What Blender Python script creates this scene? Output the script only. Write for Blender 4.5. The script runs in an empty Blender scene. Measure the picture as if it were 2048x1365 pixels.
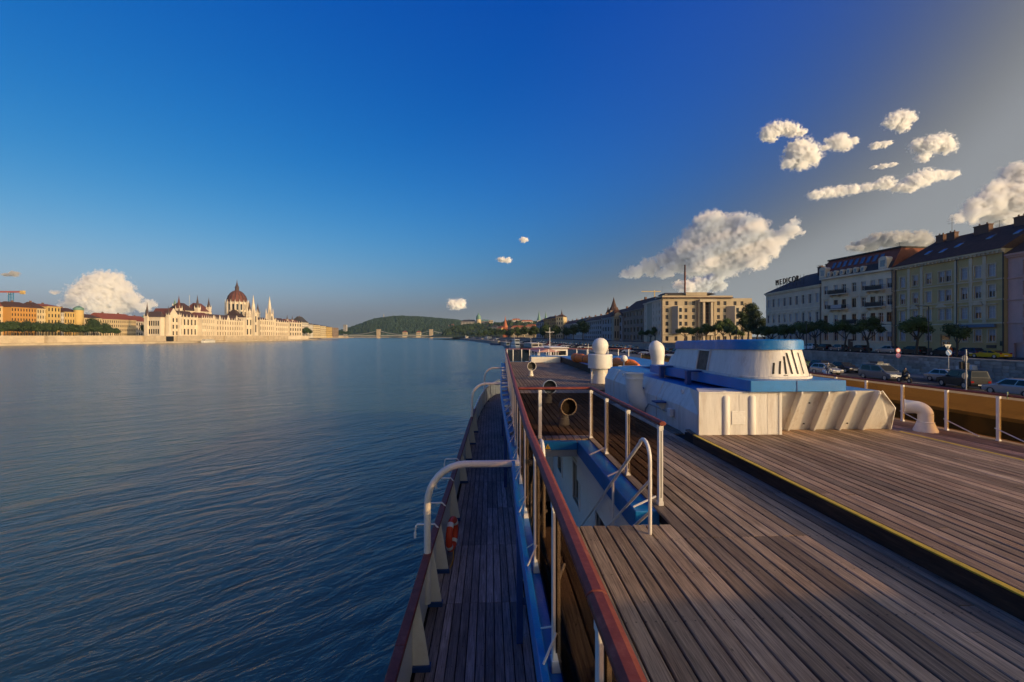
import bpy, math, random
from mathutils import Vector, Matrix, noise as mnoise
R = math.radians
sc = bpy.context.scene
col = sc.collection
random.seed(7)

# ------------------------------------------------------------------ camera
CAM_Z = 1.95
YAW = R(2.77)
cd = bpy.data.cameras.new('camera')
cam = bpy.data.objects.new('camera', cd)
col.objects.link(cam)
cam.location = (0, 0, CAM_Z)
cam.rotation_euler = (R(90), 0, -YAW)
cd.lens = 16.0
cd.sensor_width = 36.0
cd.shift_y = -10.5 / 2048
cd.clip_start = 0.05
cd.clip_end = 60000
sc.camera = cam

# ------------------------------------------------------------------ sky and sun
SUN_EL = R(14.5)
SUN_D = Vector((0.80 * math.cos(SUN_EL), -0.60 * math.cos(SUN_EL), math.sin(SUN_EL)))
w = bpy.data.worlds.new('World')
sc.world = w
w.use_nodes = True
wn, wl = w.node_tree.nodes, w.node_tree.links
wn.clear()
sky = wn.new('ShaderNodeTexSky')
sky.sky_type = 'NISHITA'
sky.sun_disc = False
sky.sun_elevation = SUN_EL
sky.sun_rotation = math.atan2(SUN_D.x, SUN_D.y)
sky.altitude = 100
sky.air_density = 1.0
sky.dust_density = 1.0
sky.ozone_density = 1.6
# the camera's tone response on the sky's own radiance: soft shoulder, deeper colour
def wmath(op, a, b):
    v = wn.new('ShaderNodeMath'); v.operation = op
    for i, q in enumerate((a, b)):
        if isinstance(q, (int, float)): v.inputs[i].default_value = q
        else: wl.new(q, v.inputs[i])
    return v.outputs[0]
sep = wn.new('ShaderNodeSeparateColor')
cmbc = wn.new('ShaderNodeCombineColor')
wl.new(sky.outputs[0], sep.inputs[0])
for ch, gain, power, knee in ((0, .019, 3.2, 4.0), (1, .282, 1.28, 14.0), (2, 1.55, .43, 60.0)):
    c_ = wmath('MULTIPLY', wmath('POWER', sep.outputs[ch], power), gain)
    c_ = wmath('DIVIDE', c_, wmath('ADD', wmath('DIVIDE', c_, knee), 1.0))
    wl.new(c_, cmbc.inputs[ch])
bg = wn.new('ShaderNodeBackground')
bg.inputs['Strength'].default_value = 0.13
wo = wn.new('ShaderNodeOutputWorld')
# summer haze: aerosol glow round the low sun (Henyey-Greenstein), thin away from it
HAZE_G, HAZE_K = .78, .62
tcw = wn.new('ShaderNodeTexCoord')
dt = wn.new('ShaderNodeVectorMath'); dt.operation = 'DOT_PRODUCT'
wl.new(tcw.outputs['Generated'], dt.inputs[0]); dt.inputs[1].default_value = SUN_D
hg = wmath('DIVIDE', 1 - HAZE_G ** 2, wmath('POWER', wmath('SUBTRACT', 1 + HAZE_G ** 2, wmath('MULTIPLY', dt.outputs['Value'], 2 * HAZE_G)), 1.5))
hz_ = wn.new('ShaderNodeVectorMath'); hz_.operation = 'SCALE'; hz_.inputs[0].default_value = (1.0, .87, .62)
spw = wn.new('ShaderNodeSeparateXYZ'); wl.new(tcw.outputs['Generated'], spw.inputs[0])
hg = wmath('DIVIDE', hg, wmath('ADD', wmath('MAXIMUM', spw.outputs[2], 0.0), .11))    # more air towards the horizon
glow = wmath('MULTIPLY', wmath('MAXIMUM', wmath('SUBTRACT', hg, .2), 0.0), HAZE_K)  # glow towards the unseen sun, added as warm fill to lift the shade
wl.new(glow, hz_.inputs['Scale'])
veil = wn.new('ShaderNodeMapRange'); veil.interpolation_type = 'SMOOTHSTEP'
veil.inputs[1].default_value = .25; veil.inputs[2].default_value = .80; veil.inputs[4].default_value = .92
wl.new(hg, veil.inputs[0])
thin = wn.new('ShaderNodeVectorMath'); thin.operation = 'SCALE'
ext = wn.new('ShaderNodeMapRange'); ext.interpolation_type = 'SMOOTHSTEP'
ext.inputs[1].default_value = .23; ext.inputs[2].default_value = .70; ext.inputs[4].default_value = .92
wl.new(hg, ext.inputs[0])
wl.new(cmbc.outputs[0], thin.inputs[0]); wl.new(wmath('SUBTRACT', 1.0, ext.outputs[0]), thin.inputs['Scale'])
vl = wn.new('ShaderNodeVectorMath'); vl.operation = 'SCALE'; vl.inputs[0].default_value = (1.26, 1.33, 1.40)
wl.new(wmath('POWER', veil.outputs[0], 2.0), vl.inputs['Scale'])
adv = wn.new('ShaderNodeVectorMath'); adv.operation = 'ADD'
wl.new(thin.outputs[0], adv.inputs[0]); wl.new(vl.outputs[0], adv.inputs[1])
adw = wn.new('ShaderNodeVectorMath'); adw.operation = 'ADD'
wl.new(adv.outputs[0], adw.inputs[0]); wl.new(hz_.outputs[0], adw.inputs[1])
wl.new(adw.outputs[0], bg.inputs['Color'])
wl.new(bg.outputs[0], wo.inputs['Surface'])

sd = bpy.data.lights.new('sun', 'SUN')
sd.energy = 2.0
sd.angle = R(0.6)
sd.color = (1.0, 0.60, 0.24)
sun = bpy.data.objects.new('sun', sd)
col.objects.link(sun)
sun.rotation_euler = SUN_D.to_track_quat('Z', 'Y').to_euler()

sc.view_settings.view_transform = 'Standard'
sc.view_settings.look = 'None'
sc.view_settings.exposure = 0.6
sc.view_settings.gamma = 1.0
sc.view_settings.use_curve_mapping = False
sc.render.engine = 'CYCLES'
cy = sc.cycles
cy.use_denoising = True
cy.max_bounces = 12
cy.diffuse_bounces = 3
cy.glossy_bounces = 3
cy.transmission_bounces = 6
cy.transparent_max_bounces = 16
cy.volume_bounces = 10
cy.sample_clamp_indirect = 4.0
cy.use_fast_gi = False

# ------------------------------------------------------------------ helpers
def C(X, Y, z=None):
    """camera ground frame (X right, Y forward, metres) to world"""
    c, s = math.cos(YAW), math.sin(YAW)
    p = (X * c + Y * s, -X * s + Y * c)
    return p if z is None else (p[0], p[1], z)

F = 16 / 36 * 2048
def U(u, Y):
    return (u - 1024) / F * Y
def ZV(v, Y):
    return CAM_Z + (672 - v) / F * Y

def node_mat(name):
    m = bpy.data.materials.new(name)
    m.use_nodes = True
    n = m.node_tree.nodes
    return m, n, m.node_tree.links, n['Principled BSDF']

def mat(name, colr, rough=0.6, metal=0.0, var=0.12, scale=3.0, bump=0.0, bscale=40.0, dirt=0.0, dirtcol=(0.12, 0.07, 0.04), dscale=1.5, spec=0.5, coords='Object', stretch=None, rnd=0.0):
    """painted or plain surface: base colour with mottling, optional stains and relief"""
    m, n, l, b = node_mat(name)
    tc = n.new('ShaderNodeTexCoord')
    src = tc.outputs[coords]
    if coords == 'World':
        pass
    mp = n.new('ShaderNodeMapping')
    l.new(src, mp.inputs['Vector'])
    if stretch:
        mp.inputs['Scale'].default_value = stretch
    no = n.new('ShaderNodeTexNoise')
    no.inputs['Scale'].default_value = scale
    no.inputs['Detail'].default_value = 6
    no.inputs['Roughness'].default_value = 0.65
    l.new(mp.outputs[0], no.inputs['Vector'])
    mr = n.new('ShaderNodeMapRange')
    mr.inputs[1].default_value = 0.25
    mr.inputs[2].default_value = 0.75
    mr.inputs[3].default_value = 1 - var
    mr.inputs[4].default_value = 1 + var
    l.new(no.outputs[0], mr.inputs[0])
    last = mr.outputs[0]
    if rnd:
        oi = n.new('ShaderNodeObjectInfo')
        r2 = n.new('ShaderNodeMapRange')
        r2.inputs[3].default_value = 1 - rnd
        r2.inputs[4].default_value = 1 + rnd
        l.new(oi.outputs['Random'], r2.inputs[0])
        mm = n.new('ShaderNodeMath'); mm.operation = 'MULTIPLY'
        l.new(last, mm.inputs[0]); l.new(r2.outputs[0], mm.inputs[1])
        last = mm.outputs[0]
    vm = n.new('ShaderNodeVectorMath')
    vm.operation = 'SCALE'
    vm.inputs[0].default_value = colr
    l.new(last, vm.inputs['Scale'])
    out = vm.outputs[0]
    if dirt > 0:
        dn = n.new('ShaderNodeTexNoise')
        dn.inputs['Scale'].default_value = dscale
        dn.inputs['Detail'].default_value = 9
        dn.inputs['Roughness'].default_value = 0.75
        l.new(mp.outputs[0], dn.inputs['Vector'])
        dr = n.new('ShaderNodeMapRange')
        dr.inputs[1].default_value = 0.52
        dr.inputs[2].default_value = 0.78
        dr.inputs[3].default_value = 0
        dr.inputs[4].default_value = dirt
        l.new(dn.outputs[0], dr.inputs[0])
        mx = n.new('ShaderNodeMix')
        mx.data_type = 'RGBA'
        l.new(dr.outputs[0], mx.inputs[0])
        l.new(out, mx.inputs[6])
        mx.inputs[7].default_value = (*dirtcol, 1)
        out = mx.outputs[2]
    l.new(out, b.inputs['Base Color'])
    b.inputs['Roughness'].default_value = rough
    b.inputs['Metallic'].default_value = metal
    b.inputs['Specular IOR Level'].default_value = spec
    if bump > 0:
        bn = n.new('ShaderNodeTexNoise')
        bn.inputs['Scale'].default_value = bscale
        bn.inputs['Detail'].default_value = 5
        l.new(mp.outputs[0], bn.inputs['Vector'])
        bp = n.new('ShaderNodeBump')
        bp.inputs['Strength'].default_value = bump
        bp.inputs['Distance'].default_value = 0.02
        l.new(bn.outputs[0], bp.inputs['Height'])
        l.new(bp.outputs[0], b.inputs['Normal'])
    return m

def wood(name, base, base2, rnd=0.45, rough=0.75, streak=0.5):
    """weathered deck boards running along Y: grain, stains, each board its own tone"""
    m, n, l, b = node_mat(name)
    ge = n.new('ShaderNodeNewGeometry')
    oi = n.new('ShaderNodeObjectInfo')
    off = n.new('ShaderNodeVectorMath'); off.operation = 'ADD'
    cmb = n.new('ShaderNodeCombineXYZ')
    mul = n.new('ShaderNodeMath'); mul.operation = 'MULTIPLY'; mul.inputs[1].default_value = 37.0
    l.new(oi.outputs['Random'], mul.inputs[0])
    l.new(mul.outputs[0], cmb.inputs[1]); l.new(mul.outputs[0], cmb.inputs[2])
    l.new(ge.outputs['Position'], off.inputs[0]); l.new(cmb.outputs[0], off.inputs[1])
    def nz(scale, stretch, detail=6, rough_=0.6):
        mp = n.new('ShaderNodeMapping'); mp.inputs['Scale'].default_value = stretch
        l.new(off.outputs[0], mp.inputs[0])
        t = n.new('ShaderNodeTexNoise'); t.inputs['Scale'].default_value = scale
        t.inputs['Detail'].default_value = detail; t.inputs['Roughness'].default_value = rough_
        l.new(mp.outputs[0], t.inputs['Vector'])
        return t.outputs[0]
    grain = nz(26, (3.0, 0.10, 1))
    fine = nz(90, (3.0, 0.06, 1), 4)
    blot = nz(2.2, (1.6, 0.45, 1), 5)
    mx = n.new('ShaderNodeMix'); mx.data_type = 'RGBA'
    mx.inputs[6].default_value = (*base, 1); mx.inputs[7].default_value = (*base2, 1)
    mr = n.new('ShaderNodeMapRange'); mr.inputs[1].default_value = 0.3; mr.inputs[2].default_value = 0.7
    l.new(blot, mr.inputs[0]); l.new(mr.outputs[0], mx.inputs[0])
    def scale_by(cin, val, lo, hi, a=0.3, c=0.7):
        r = n.new('ShaderNodeMapRange'); r.inputs[1].default_value = a; r.inputs[2].default_value = c
        r.inputs[3].default_value = lo; r.inputs[4].default_value = hi
        l.new(val, r.inputs[0])
        v = n.new('ShaderNodeVectorMath'); v.operation = 'SCALE'
        l.new(cin, v.inputs[0]); l.new(r.outputs[0], v.inputs['Scale'])
        return v.outputs[0]
    c = scale_by(mx.outputs[2], grain, 1 - streak, 1 + streak)
    c = scale_by(c, fine, 0.75, 1.25)
    c = scale_by(c, oi.outputs['Random'], 1 - rnd, 1 + rnd, 0, 1)
    # knots, nail heads and dark spots
    vo = n.new('ShaderNodeTexVoronoi'); vo.inputs['Scale'].default_value = 9.0
    mpv = n.new('ShaderNodeMapping'); mpv.inputs['Scale'].default_value = (1.0, 0.6, 1)
    l.new(off.outputs[0], mpv.inputs[0]); l.new(mpv.outputs[0], vo.inputs['Vector'])
    c = scale_by(c, vo.outputs['Distance'], 0.35, 1.0, 0.02, 0.10)
    def grid(axis, period, offs):
        sp = n.new('ShaderNodeSeparateXYZ'); l.new(ge.outputs['Position'], sp.inputs[0])
        m1 = n.new('ShaderNodeMath'); m1.operation = 'ADD'; m1.inputs[1].default_value = offs + 1000 * period; l.new(sp.outputs[axis], m1.inputs[0])
        m2 = n.new('ShaderNodeMath'); m2.operation = 'PINGPONG'; m2.inputs[1].default_value = period / 2; l.new(m1.outputs[0], m2.inputs[0])
        return m2.outputs[0]
    sq = n.new('ShaderNodeCombineXYZ'); l.new(grid(0, .0685, .0343), sq.inputs[0]); l.new(grid(1, .62, .05), sq.inputs[1])
    ln = n.new('ShaderNodeVectorMath'); ln.operation = 'LENGTH'; l.new(sq.outputs[0], ln.inputs[0])
    c = scale_by(c, ln.outputs['Value'], 0.3, 1.0, 0.004, 0.009)
    stain = nz(.55, (1, .6, 1), 6, .7)
    c = scale_by(c, stain, .62, 1.22, .32, .66)
    l.new(c, b.inputs['Base Color'])
    b.inputs['Roughness'].default_value = rough
    b.inputs['Specular IOR Level'].default_value = 0.35
    bp = n.new('ShaderNodeBump'); bp.inputs['Strength'].default_value = 0.55; bp.inputs['Distance'].default_value = 0.006
    ad = n.new('ShaderNodeMath'); ad.operation = 'ADD'
    l.new(grain, ad.inputs[0]); l.new(fine, ad.inputs[1])
    l.new(ad.outputs[0], bp.inputs['Height']); l.new(bp.outputs[0], b.inputs['Normal'])
    return m

class MB:
    def __init__(s):
        s.v, s.f, s.m = [], [], []
    def add(s, vs, fs, m=0):
        o = len(s.v)
        s.v += [tuple(p) for p in vs]
        for f in fs:
            s.f.append([i + o for i in f]); s.m.append(m)
        return s
    def quad(s, a, b, c, d, m=0):
        return s.add([a, b, c, d], [(0, 1, 2, 3)], m)
    def hexa(s, p, m=0):
        """8 corners: bottom 4 (ccw), top 4"""
        return s.add(p, [(3, 2, 1, 0), (4, 5, 6, 7), (0, 1, 5, 4), (1, 2, 6, 5), (2, 3, 7, 6), (3, 0, 4, 7)], m)
    def box(s, x0, y0, z0, x1, y1, z1, m=0):
        if x0 > x1: x0, x1 = x1, x0
        if y0 > y1: y0, y1 = y1, y0
        if z0 > z1: z0, z1 = z1, z0
        return s.hexa([(x0, y0, z0), (x1, y0, z0), (x1, y1, z0), (x0, y1, z0), (x0, y0, z1), (x1, y0, z1), (x1, y1, z1), (x0, y1, z1)], m)
    def prism(s, poly, z0, z1, m=0, top=None, mt=None):
        n = len(poly)
        t = top or poly
        vs = [(x, y, z0) for x, y in poly] + [(x, y, z1) for x, y in t]
        s.add(vs, [(i, (i + 1) % n, n + (i + 1) % n, n + i) for i in range(n)] + [tuple(range(n - 1, -1, -1))], m)
        return s.add(vs[n:], [tuple(range(n))], m if mt is None else mt)
    def extr(s, poly, vec, m=0):
        """3D polygon swept along vec"""
        n = len(poly); v = Vector(vec)
        vs = [tuple(p) for p in poly] + [tuple(Vector(p) + v) for p in poly]
        return s.add(vs, [(i, (i + 1) % n, n + (i + 1) % n, n + i) for i in range(n)] + [tuple(range(n - 1, -1, -1)), tuple(range(n, 2 * n))], m)
    def tube(s, pts, r, seg=8, m=0, cap=True, closed=False, sx=1.0, sz=1.0, up=None):
        pts = [Vector(p) for p in pts]
        n = len(pts)
        rs = r if isinstance(r, (list, tuple)) else [r] * n
        vs, fs = [], []
        ref = None
        for i, p in enumerate(pts):
            a = pts[(i - 1) % n] if (closed or i > 0) else p
            b = pts[(i + 1) % n] if (closed or i < n - 1) else p
            t = (b - a).normalized()
            if up is not None:
                ref = Vector(up)
            elif ref is None:
                ref = Vector((0, 0, 1)) if abs(t.z) < 0.9 else Vector((1, 0, 0))
            x = t.cross(ref)
            if x.length < 1e-6:
                x = t.cross(Vector((0.3, 1, 0.1)))
            x.normalize()
            y = x.cross(t).normalized()
            if up is None:
                ref = y
            k = 1.0
            if 0 < i < n - 1 and not closed:
                d = (pts[i] - pts[i - 1]).normalized().dot((pts[i + 1] - pts[i]).normalized())
                k = 1 / max(0.5, math.sqrt(max(0.0, (1 + d) / 2)))
            for j in range(seg):
                an = 2 * math.pi * (j + 0.5) / seg
                vs.append(p + x * (math.cos(an) * rs[i] * sx * k) + y * (math.sin(an) * rs[i] * sz))
        m_ = n if closed else n - 1
        for i in range(m_):
            i2 = (i + 1) % n
            for j in range(seg):
                j2 = (j + 1) % seg
                fs.append((i * seg + j, i * seg + j2, i2 * seg + j2, i2 * seg + j))
        if cap and not closed:
            fs.append(tuple(range(seg - 1, -1, -1)))
            fs.append(tuple((n - 1) * seg + j for j in range(seg)))
        return s.add(vs, fs, m)
    def cyl(s, p0, p1, r0, r1=None, seg=10, m=0, cap=True):
        return s.tube([p0, p1], [r0, r0 if r1 is None else r1], seg, m, cap)
    def lathe(s, prof, c=(0, 0, 0), seg=16, m=0, sx=1, sy=1, rot=0.0):
        vs, fs = [], []
        for r, z in prof:
            for j in range(seg):
                a = 2 * math.pi * j / seg + rot
                vs.append((c[0] + r * sx * math.cos(a), c[1] + r * sy * math.sin(a), c[2] + z))
        n = len(prof)
        for i in range(n - 1):
            for j in range(seg):
                j2 = (j + 1) % seg
                fs.append((i * seg + j, i * seg + j2, (i + 1) * seg + j2, (i + 1) * seg + j))
        if prof[-1][0] > 1e-4: fs.append(tuple((n - 1) * seg + j for j in range(seg)))
        if prof[0][0] > 1e-4: fs.append(tuple(range(seg - 1, -1, -1)))
        return s.add(vs, fs, m)
    def ball(s, c, rx, ry=None, rz=None, seg=12, rings=7, m=0):
        ry = ry or rx; rz = rz or rx
        prof = [(max(1e-5, math.sin(math.pi * i / rings)), -math.cos(math.pi * i / rings) * rz) for i in range(rings + 1)]
        return s.lathe(prof, c, seg, m, rx, ry)
    def build(s, name, mats, parent=None, smooth=None, bevel=0.0, loc=None, rz=0.0, world=False, kind=None):
        me = bpy.data.meshes.new(name)
        vs = s.v
        if world and parent is not None:
            L = parent.location
            vs = [(x - L.x, y - L.y, z - L.z) for x, y, z in vs]
        me.from_pydata(vs, [], s.f)
        if not isinstance(mats, (list, tuple)): mats = [mats]
        for m in mats: me.materials.append(m)
        if len(mats) > 1:
            me.polygons.foreach_set('material_index', s.m)
        me.update()
        if smooth:
            me.polygons.foreach_set('use_smooth', [True] * len(me.polygons))
            me.set_sharp_from_angle(angle=R(smooth))
        o = bpy.data.objects.new(name, me)
        col.objects.link(o)
        if parent: o.parent = parent
        if loc: o.location = loc
        if rz: o.rotation_euler = (0, 0, rz)
        if bevel:
            md = o.modifiers.new('bevel', 'BEVEL')
            md.width = bevel; md.segments = 2; md.limit_method = 'ANGLE'; md.angle_limit = R(40)
        if kind: o['kind'] = kind
        return o

def tag(o, label=None, cat=None, group=None, kind=None):
    if label: o['label'] = label
    if cat: o['category'] = cat
    if group: o['group'] = group
    if kind: o['kind'] = kind
    return o

def thing(name, label, cat, loc=(0, 0, 0), rz=0.0, group=None):
    o = bpy.data.objects.new(name, None)
    o.empty_display_size = 0.3
    col.objects.link(o)
    o.location = loc
    o.rotation_euler = (0, 0, rz)
    return tag(o, label, cat, group)

def inst(src, parent, loc=(0, 0, 0), rz=0.0, scale=None):
    c = src.copy(); col.objects.link(c); c.parent = parent
    c.location = loc; c.rotation_euler = (0, 0, rz)
    if scale: c.scale = scale
    return c

KIDS = {}
def dup(root, loc, rz=0.0, label=None, group=None, scale=None):
    r = root.copy(); col.objects.link(r)
    r.location = loc; r.rotation_euler = (0, 0, rz)
    if label: r['label'] = label
    if group: r['group'] = group
    if scale: r.scale = scale
    for ch in kids(root):
        c = ch.copy(); col.objects.link(c); c.parent = r
        for g in kids(ch):
            d = g.copy(); col.objects.link(d); d.parent = c
    return r
def kids(o):
    if o.name not in KIDS:
        KIDS[o.name] = list(o.children)
    return KIDS[o.name]

def lerp(tab, y):
    if y <= tab[0][0]: return tab[0][1]
    for (a, p), (b, q) in zip(tab, tab[1:]):
        if y <= b: return p + (q - p) * (y - a) / (b - a)
    return tab[-1][1]

WATER_Z = -6.35
# ------------------------------------------------------------------ materials
M = {}
M['white'] = mat('white_paint', (0.72, 0.69, 0.63), 0.5, var=0.09, dirt=0.45, dirtcol=(0.34, 0.23, 0.13), dscale=3.0, bump=0.25, bscale=14)
M['white_cas'] = mat('streaked_white_paint', (0.66, 0.62, 0.56), 0.5, var=0.12, scale=2.0, dirt=0.75, dirtcol=(0.30, 0.19, 0.10), dscale=2.2, bump=0.5, bscale=5, stretch=(2.2, 2.2, .35))
M['white_rail'] = mat('white_rail_paint', (0.72, 0.69, 0.64), 0.4, var=0.06, dirt=0.3, dirtcol=(0.25, 0.16, 0.1), dscale=6, bump=0.1, bscale=90)
M['blue'] = mat('blue_paint', (0.003, 0.155, 0.44), 0.38, var=0.18, dirt=0.2, dirtcol=(0.06, 0.13, 0.22), dscale=4, bump=0.15, bscale=50)
M['blue_dark'] = mat('dark_blue_paint', (0.008, 0.05, 0.20), 0.4, var=0.2)
M['blue_worn'] = mat('worn_blue_paint', (0.003, 0.155, 0.44), 0.35, var=0.22, dirt=0.6, dirtcol=(0.30, 0.42, 0.44), dscale=2.6, bump=0.2, bscale=30)
M['red_rail'] = mat('red_brown_varnish', (0.185, 0.042, 0.027), 0.6, var=0.3, scale=9, spec=.3, dirt=0.35, dirtcol=(0.30, 0.17, 0.12), dscale=9, bump=0.1, bscale=50)
M['black'] = mat('black_void', (0.008, 0.008, 0.009), 0.8)
M['dark_metal'] = mat('dark_metal', (0.03, 0.03, 0.034), 0.45, var=0.2)
M['grey_metal'] = mat('grey_metal', (0.33, 0.33, 0.33), 0.45, metal=0.2, var=0.1)
M['rust'] = mat('rusty_recess', (0.16, 0.11, 0.07), 0.8, var=0.5, scale=9, dirt=0.8, dirtcol=(0.01, 0.008, 0.006), dscale=5)
M['orange'] = mat('orange_fabric', (0.85, 0.20, 0.015), 0.7, var=0.2, scale=12, bump=0.3, bscale=30)
M['ring_red'] = mat('orange_red_ring', (0.62, 0.06, 0.015), 0.5, var=0.15)
M['rope'] = mat('yellow_rope', (0.45, 0.24, 0.04), 0.9, var=0.3, scale=40)
M['vent_in'] = mat('dark_vent_throat', (0.055, 0.05, 0.045), 0.8, var=.3)
M['yellow'] = mat('yellow_edge_paint', (0.62, 0.42, 0.02), 0.55, var=0.25, scale=10, dirt=0.4, dirtcol=(0.12, 0.08, 0.04), dscale=14)
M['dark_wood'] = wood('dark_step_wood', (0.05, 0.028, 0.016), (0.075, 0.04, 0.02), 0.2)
M['deck'] = wood('weathered_deck_wood', (0.36, 0.27, 0.18), (0.26, 0.17, 0.10), 0.36)
M['deck_plat'] = wood('weathered_platform_wood', (0.37, 0.26, 0.17), (0.26, 0.155, 0.09), 0.40)
M['deck_side'] = wood('side_deck_wood', (0.34, 0.27, 0.245), (0.24, 0.185, 0.165), 0.38)
M['caulk'] = mat('black_seam', (0.012, 0.010, 0.009), 0.9)

def glass_mat(name, tint, refl=1.0, rough=0.02):
    m, n, l, b = node_mat(name)
    n.remove(b)
    out = [x for x in n if x.type == 'OUTPUT_MATERIAL'][0]
    tr = n.new('ShaderNodeBsdfTransparent'); tr.inputs[0].default_value = (*tint, 1)
    gl = n.new('ShaderNodeBsdfGlossy'); gl.inputs[0].default_value = (refl, refl, refl, 1); gl.inputs['Roughness'].default_value = rough
    fr = n.new('ShaderNodeFresnel'); fr.inputs[0].default_value = 1.45
    mx = n.new('ShaderNodeMixShader')
    ge = n.new('ShaderNodeNewGeometry'); ff = n.new('ShaderNodeMath'); ff.operation = 'SUBTRACT'; ff.inputs[0].default_value = 1.0
    l.new(ge.outputs['Backfacing'], ff.inputs[1])
    fm = n.new('ShaderNodeMath'); fm.operation = 'MULTIPLY'; l.new(fr.outputs[0], fm.inputs[0]); l.new(ff.outputs[0], fm.inputs[1])
    l.new(fm.outputs[0], mx.inputs[0]); l.new(tr.outputs[0], mx.inputs[1]); l.new(gl.outputs[0], mx.inputs[2])
    l.new(mx.outputs[0], out.inputs['Surface'])
    return m
M['glass_brown'] = glass_mat('brown_tinted_glass', (0.56, 0.48, 0.41), .3)
M['glass_star'] = glass_mat('amber_tinted_glass', (0.72, 0.57, 0.36))
M['pane'] = mat('window_pane', (0.02, 0.022, 0.026), 0.06, var=0.2, spec=0.8)
M['pane_b'] = mat('window_blind', (0.36, 0.35, 0.36), 0.35, var=0.15)
M['frame_w'] = mat('window_frame', (0.55, 0.53, 0.5), 0.5, var=0.05)
M['frame_br'] = mat('brown_window_frame', (0.10, 0.04, 0.025), 0.5, var=0.1)
# ------------------------------------------------------------------ river
def water_mat():
    m, n, l, b = node_mat('river_water')
    b.inputs['Base Color'].default_value = (0.062, 0.115, 0.095, 1)
    b.inputs['Roughness'].default_value = 0.17
    b.inputs['IOR'].default_value = 1.33
    ge = n.new('ShaderNodeNewGeometry')
    def layer(scale, stretch, rot, detail, rough=0.5, dist=0.0):
        ro = n.new('ShaderNodeMapping')
        ro.inputs['Rotation'].default_value = (0, 0, R(rot))
        l.new(ge.outputs['Position'], ro.inputs[0])
        mp = n.new('ShaderNodeMapping')
        mp.inputs['Scale'].default_value = stretch
        l.new(ro.outputs[0], mp.inputs[0])
        t = n.new('ShaderNodeTexNoise'); t.inputs['Scale'].default_value = scale
        t.inputs['Detail'].default_value = detail; t.inputs['Roughness'].default_value = rough
        t.inputs['Distortion'].default_value = dist
        l.new(mp.outputs[0], t.inputs['Vector'])
        return t.outputs[0]
    a = layer(1.7, (0.36, 1.0, 1), -42, 4, .55, .5)       # wind waves, crests running up and away to the right
    c = layer(5.5, (0.5, 1.0, 1), -25, 3, .6, .6)
    e = layer(0.22, (0.5, 1.0, 1), -40, 2, .5, 1.2)       # slow swirls of the current
    d = layer(0.030, (.6, 1, 1), -25, 3, .55, 1.0)
    # gusts: patches where the small ripples are stronger
    mr = n.new('ShaderNodeMapRange'); mr.inputs[1].default_value = .38; mr.inputs[2].default_value = .66
    mr.inputs[3].default_value = .4; mr.inputs[4].default_value = 1.15
    l.new(d, mr.inputs[0])
    mu = n.new('ShaderNodeMath'); mu.operation = 'MULTIPLY'; l.new(c, mu.inputs[0]); l.new(mr.outputs[0], mu.inputs[1])
    b1 = n.new('ShaderNodeBump'); b1.inputs['Strength'].default_value = 1.0; b1.inputs['Distance'].default_value = 0.15
    b0 = n.new('ShaderNodeBump'); b0.inputs['Distance'].default_value = 0.30; l.new(e, b0.inputs['Height'])
    l.new(a, b1.inputs['Height']); l.new(b0.outputs[0], b1.inputs['Normal'])
    b2 = n.new('ShaderNodeBump'); b2.inputs['Strength'].default_value = 1.0; b2.inputs['Distance'].default_value = 0.045
    l.new(mu.outputs[0], b2.inputs['Height']); l.new(b1.outputs[0], b2.inputs['Normal'])
    l.new(b2.outputs[0], b.inputs['Normal'])
    return m
b = MB()
b.quad((-2900, -900, WATER_Z), (2900, -900, WATER_Z), (2900, 4300, WATER_Z), (-2900, 4300, WATER_Z))
tag(b.build('river_water', water_mat()), kind='structure')
# ------------------------------------------------------------------ the ship
def rail_x(y): return lerp([(-3, .41), (5, .41), (8.6, .49), (34.2, 1.17)], y)
def edge_x(y): return rail_x(y) - .09 - .22 * min(1, max(0, (y - 7.5) / 9))
BUL = [(-4, -.97), (6, -.96), (8, -.95), (11, -.88), (18.7, -.75), (22, -.68), (26, -.52), (30, -.25), (33, .12), (35.2, .62), (36.4, 1.3)]
def bul_x(y): return lerp(BUL, y)
SD = -2.5            # side deck level
RT = 0.95            # handrail top
OY0, OY1, OX1 = 4.62, 8.42, 1.62   # stair opening

ship = thing('passenger_ship', 'moored passenger ship with weathered wooden decks and blue painted deck edge', 'ship', (0, 0, 0))

def plank(x0, x1, y0, y1, z, m, batch=None):
    t = .004 * (random.random() - .5)
    dz = .003 * random.random()
    g = .0068
    c = .006
    b = batch or MB()
    xa, xb = x0 + g, x1 - g
    za, zb = z + dz + t, z + dz - t
    ya, yb = y0 + .003, y1 - .003
    b.add([(xa, ya, z - .03), (xb, ya, z - .03), (xb, yb, z - .03), (xa, yb, z - .03),
           (xa, ya, za - c), (xa + c, ya, za), (xb - c, ya, zb), (xb, ya, zb - c),
           (xa, yb, za - c), (xa + c, yb, za), (xb - c, yb, zb), (xb, yb, zb - c)],
          [(0, 1, 7, 6, 5, 4), (2, 3, 8, 9, 10, 11), (0, 4, 8, 3), (1, 2, 11, 7), (4, 5, 9, 8), (5, 6, 10, 9), (6, 7, 11, 10)])
    if batch is None:
        b.build('plank', m, ship)

far_up, far_st, far_sd, far_pl = MB(), MB(), MB(), MB()
PW = .137
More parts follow.
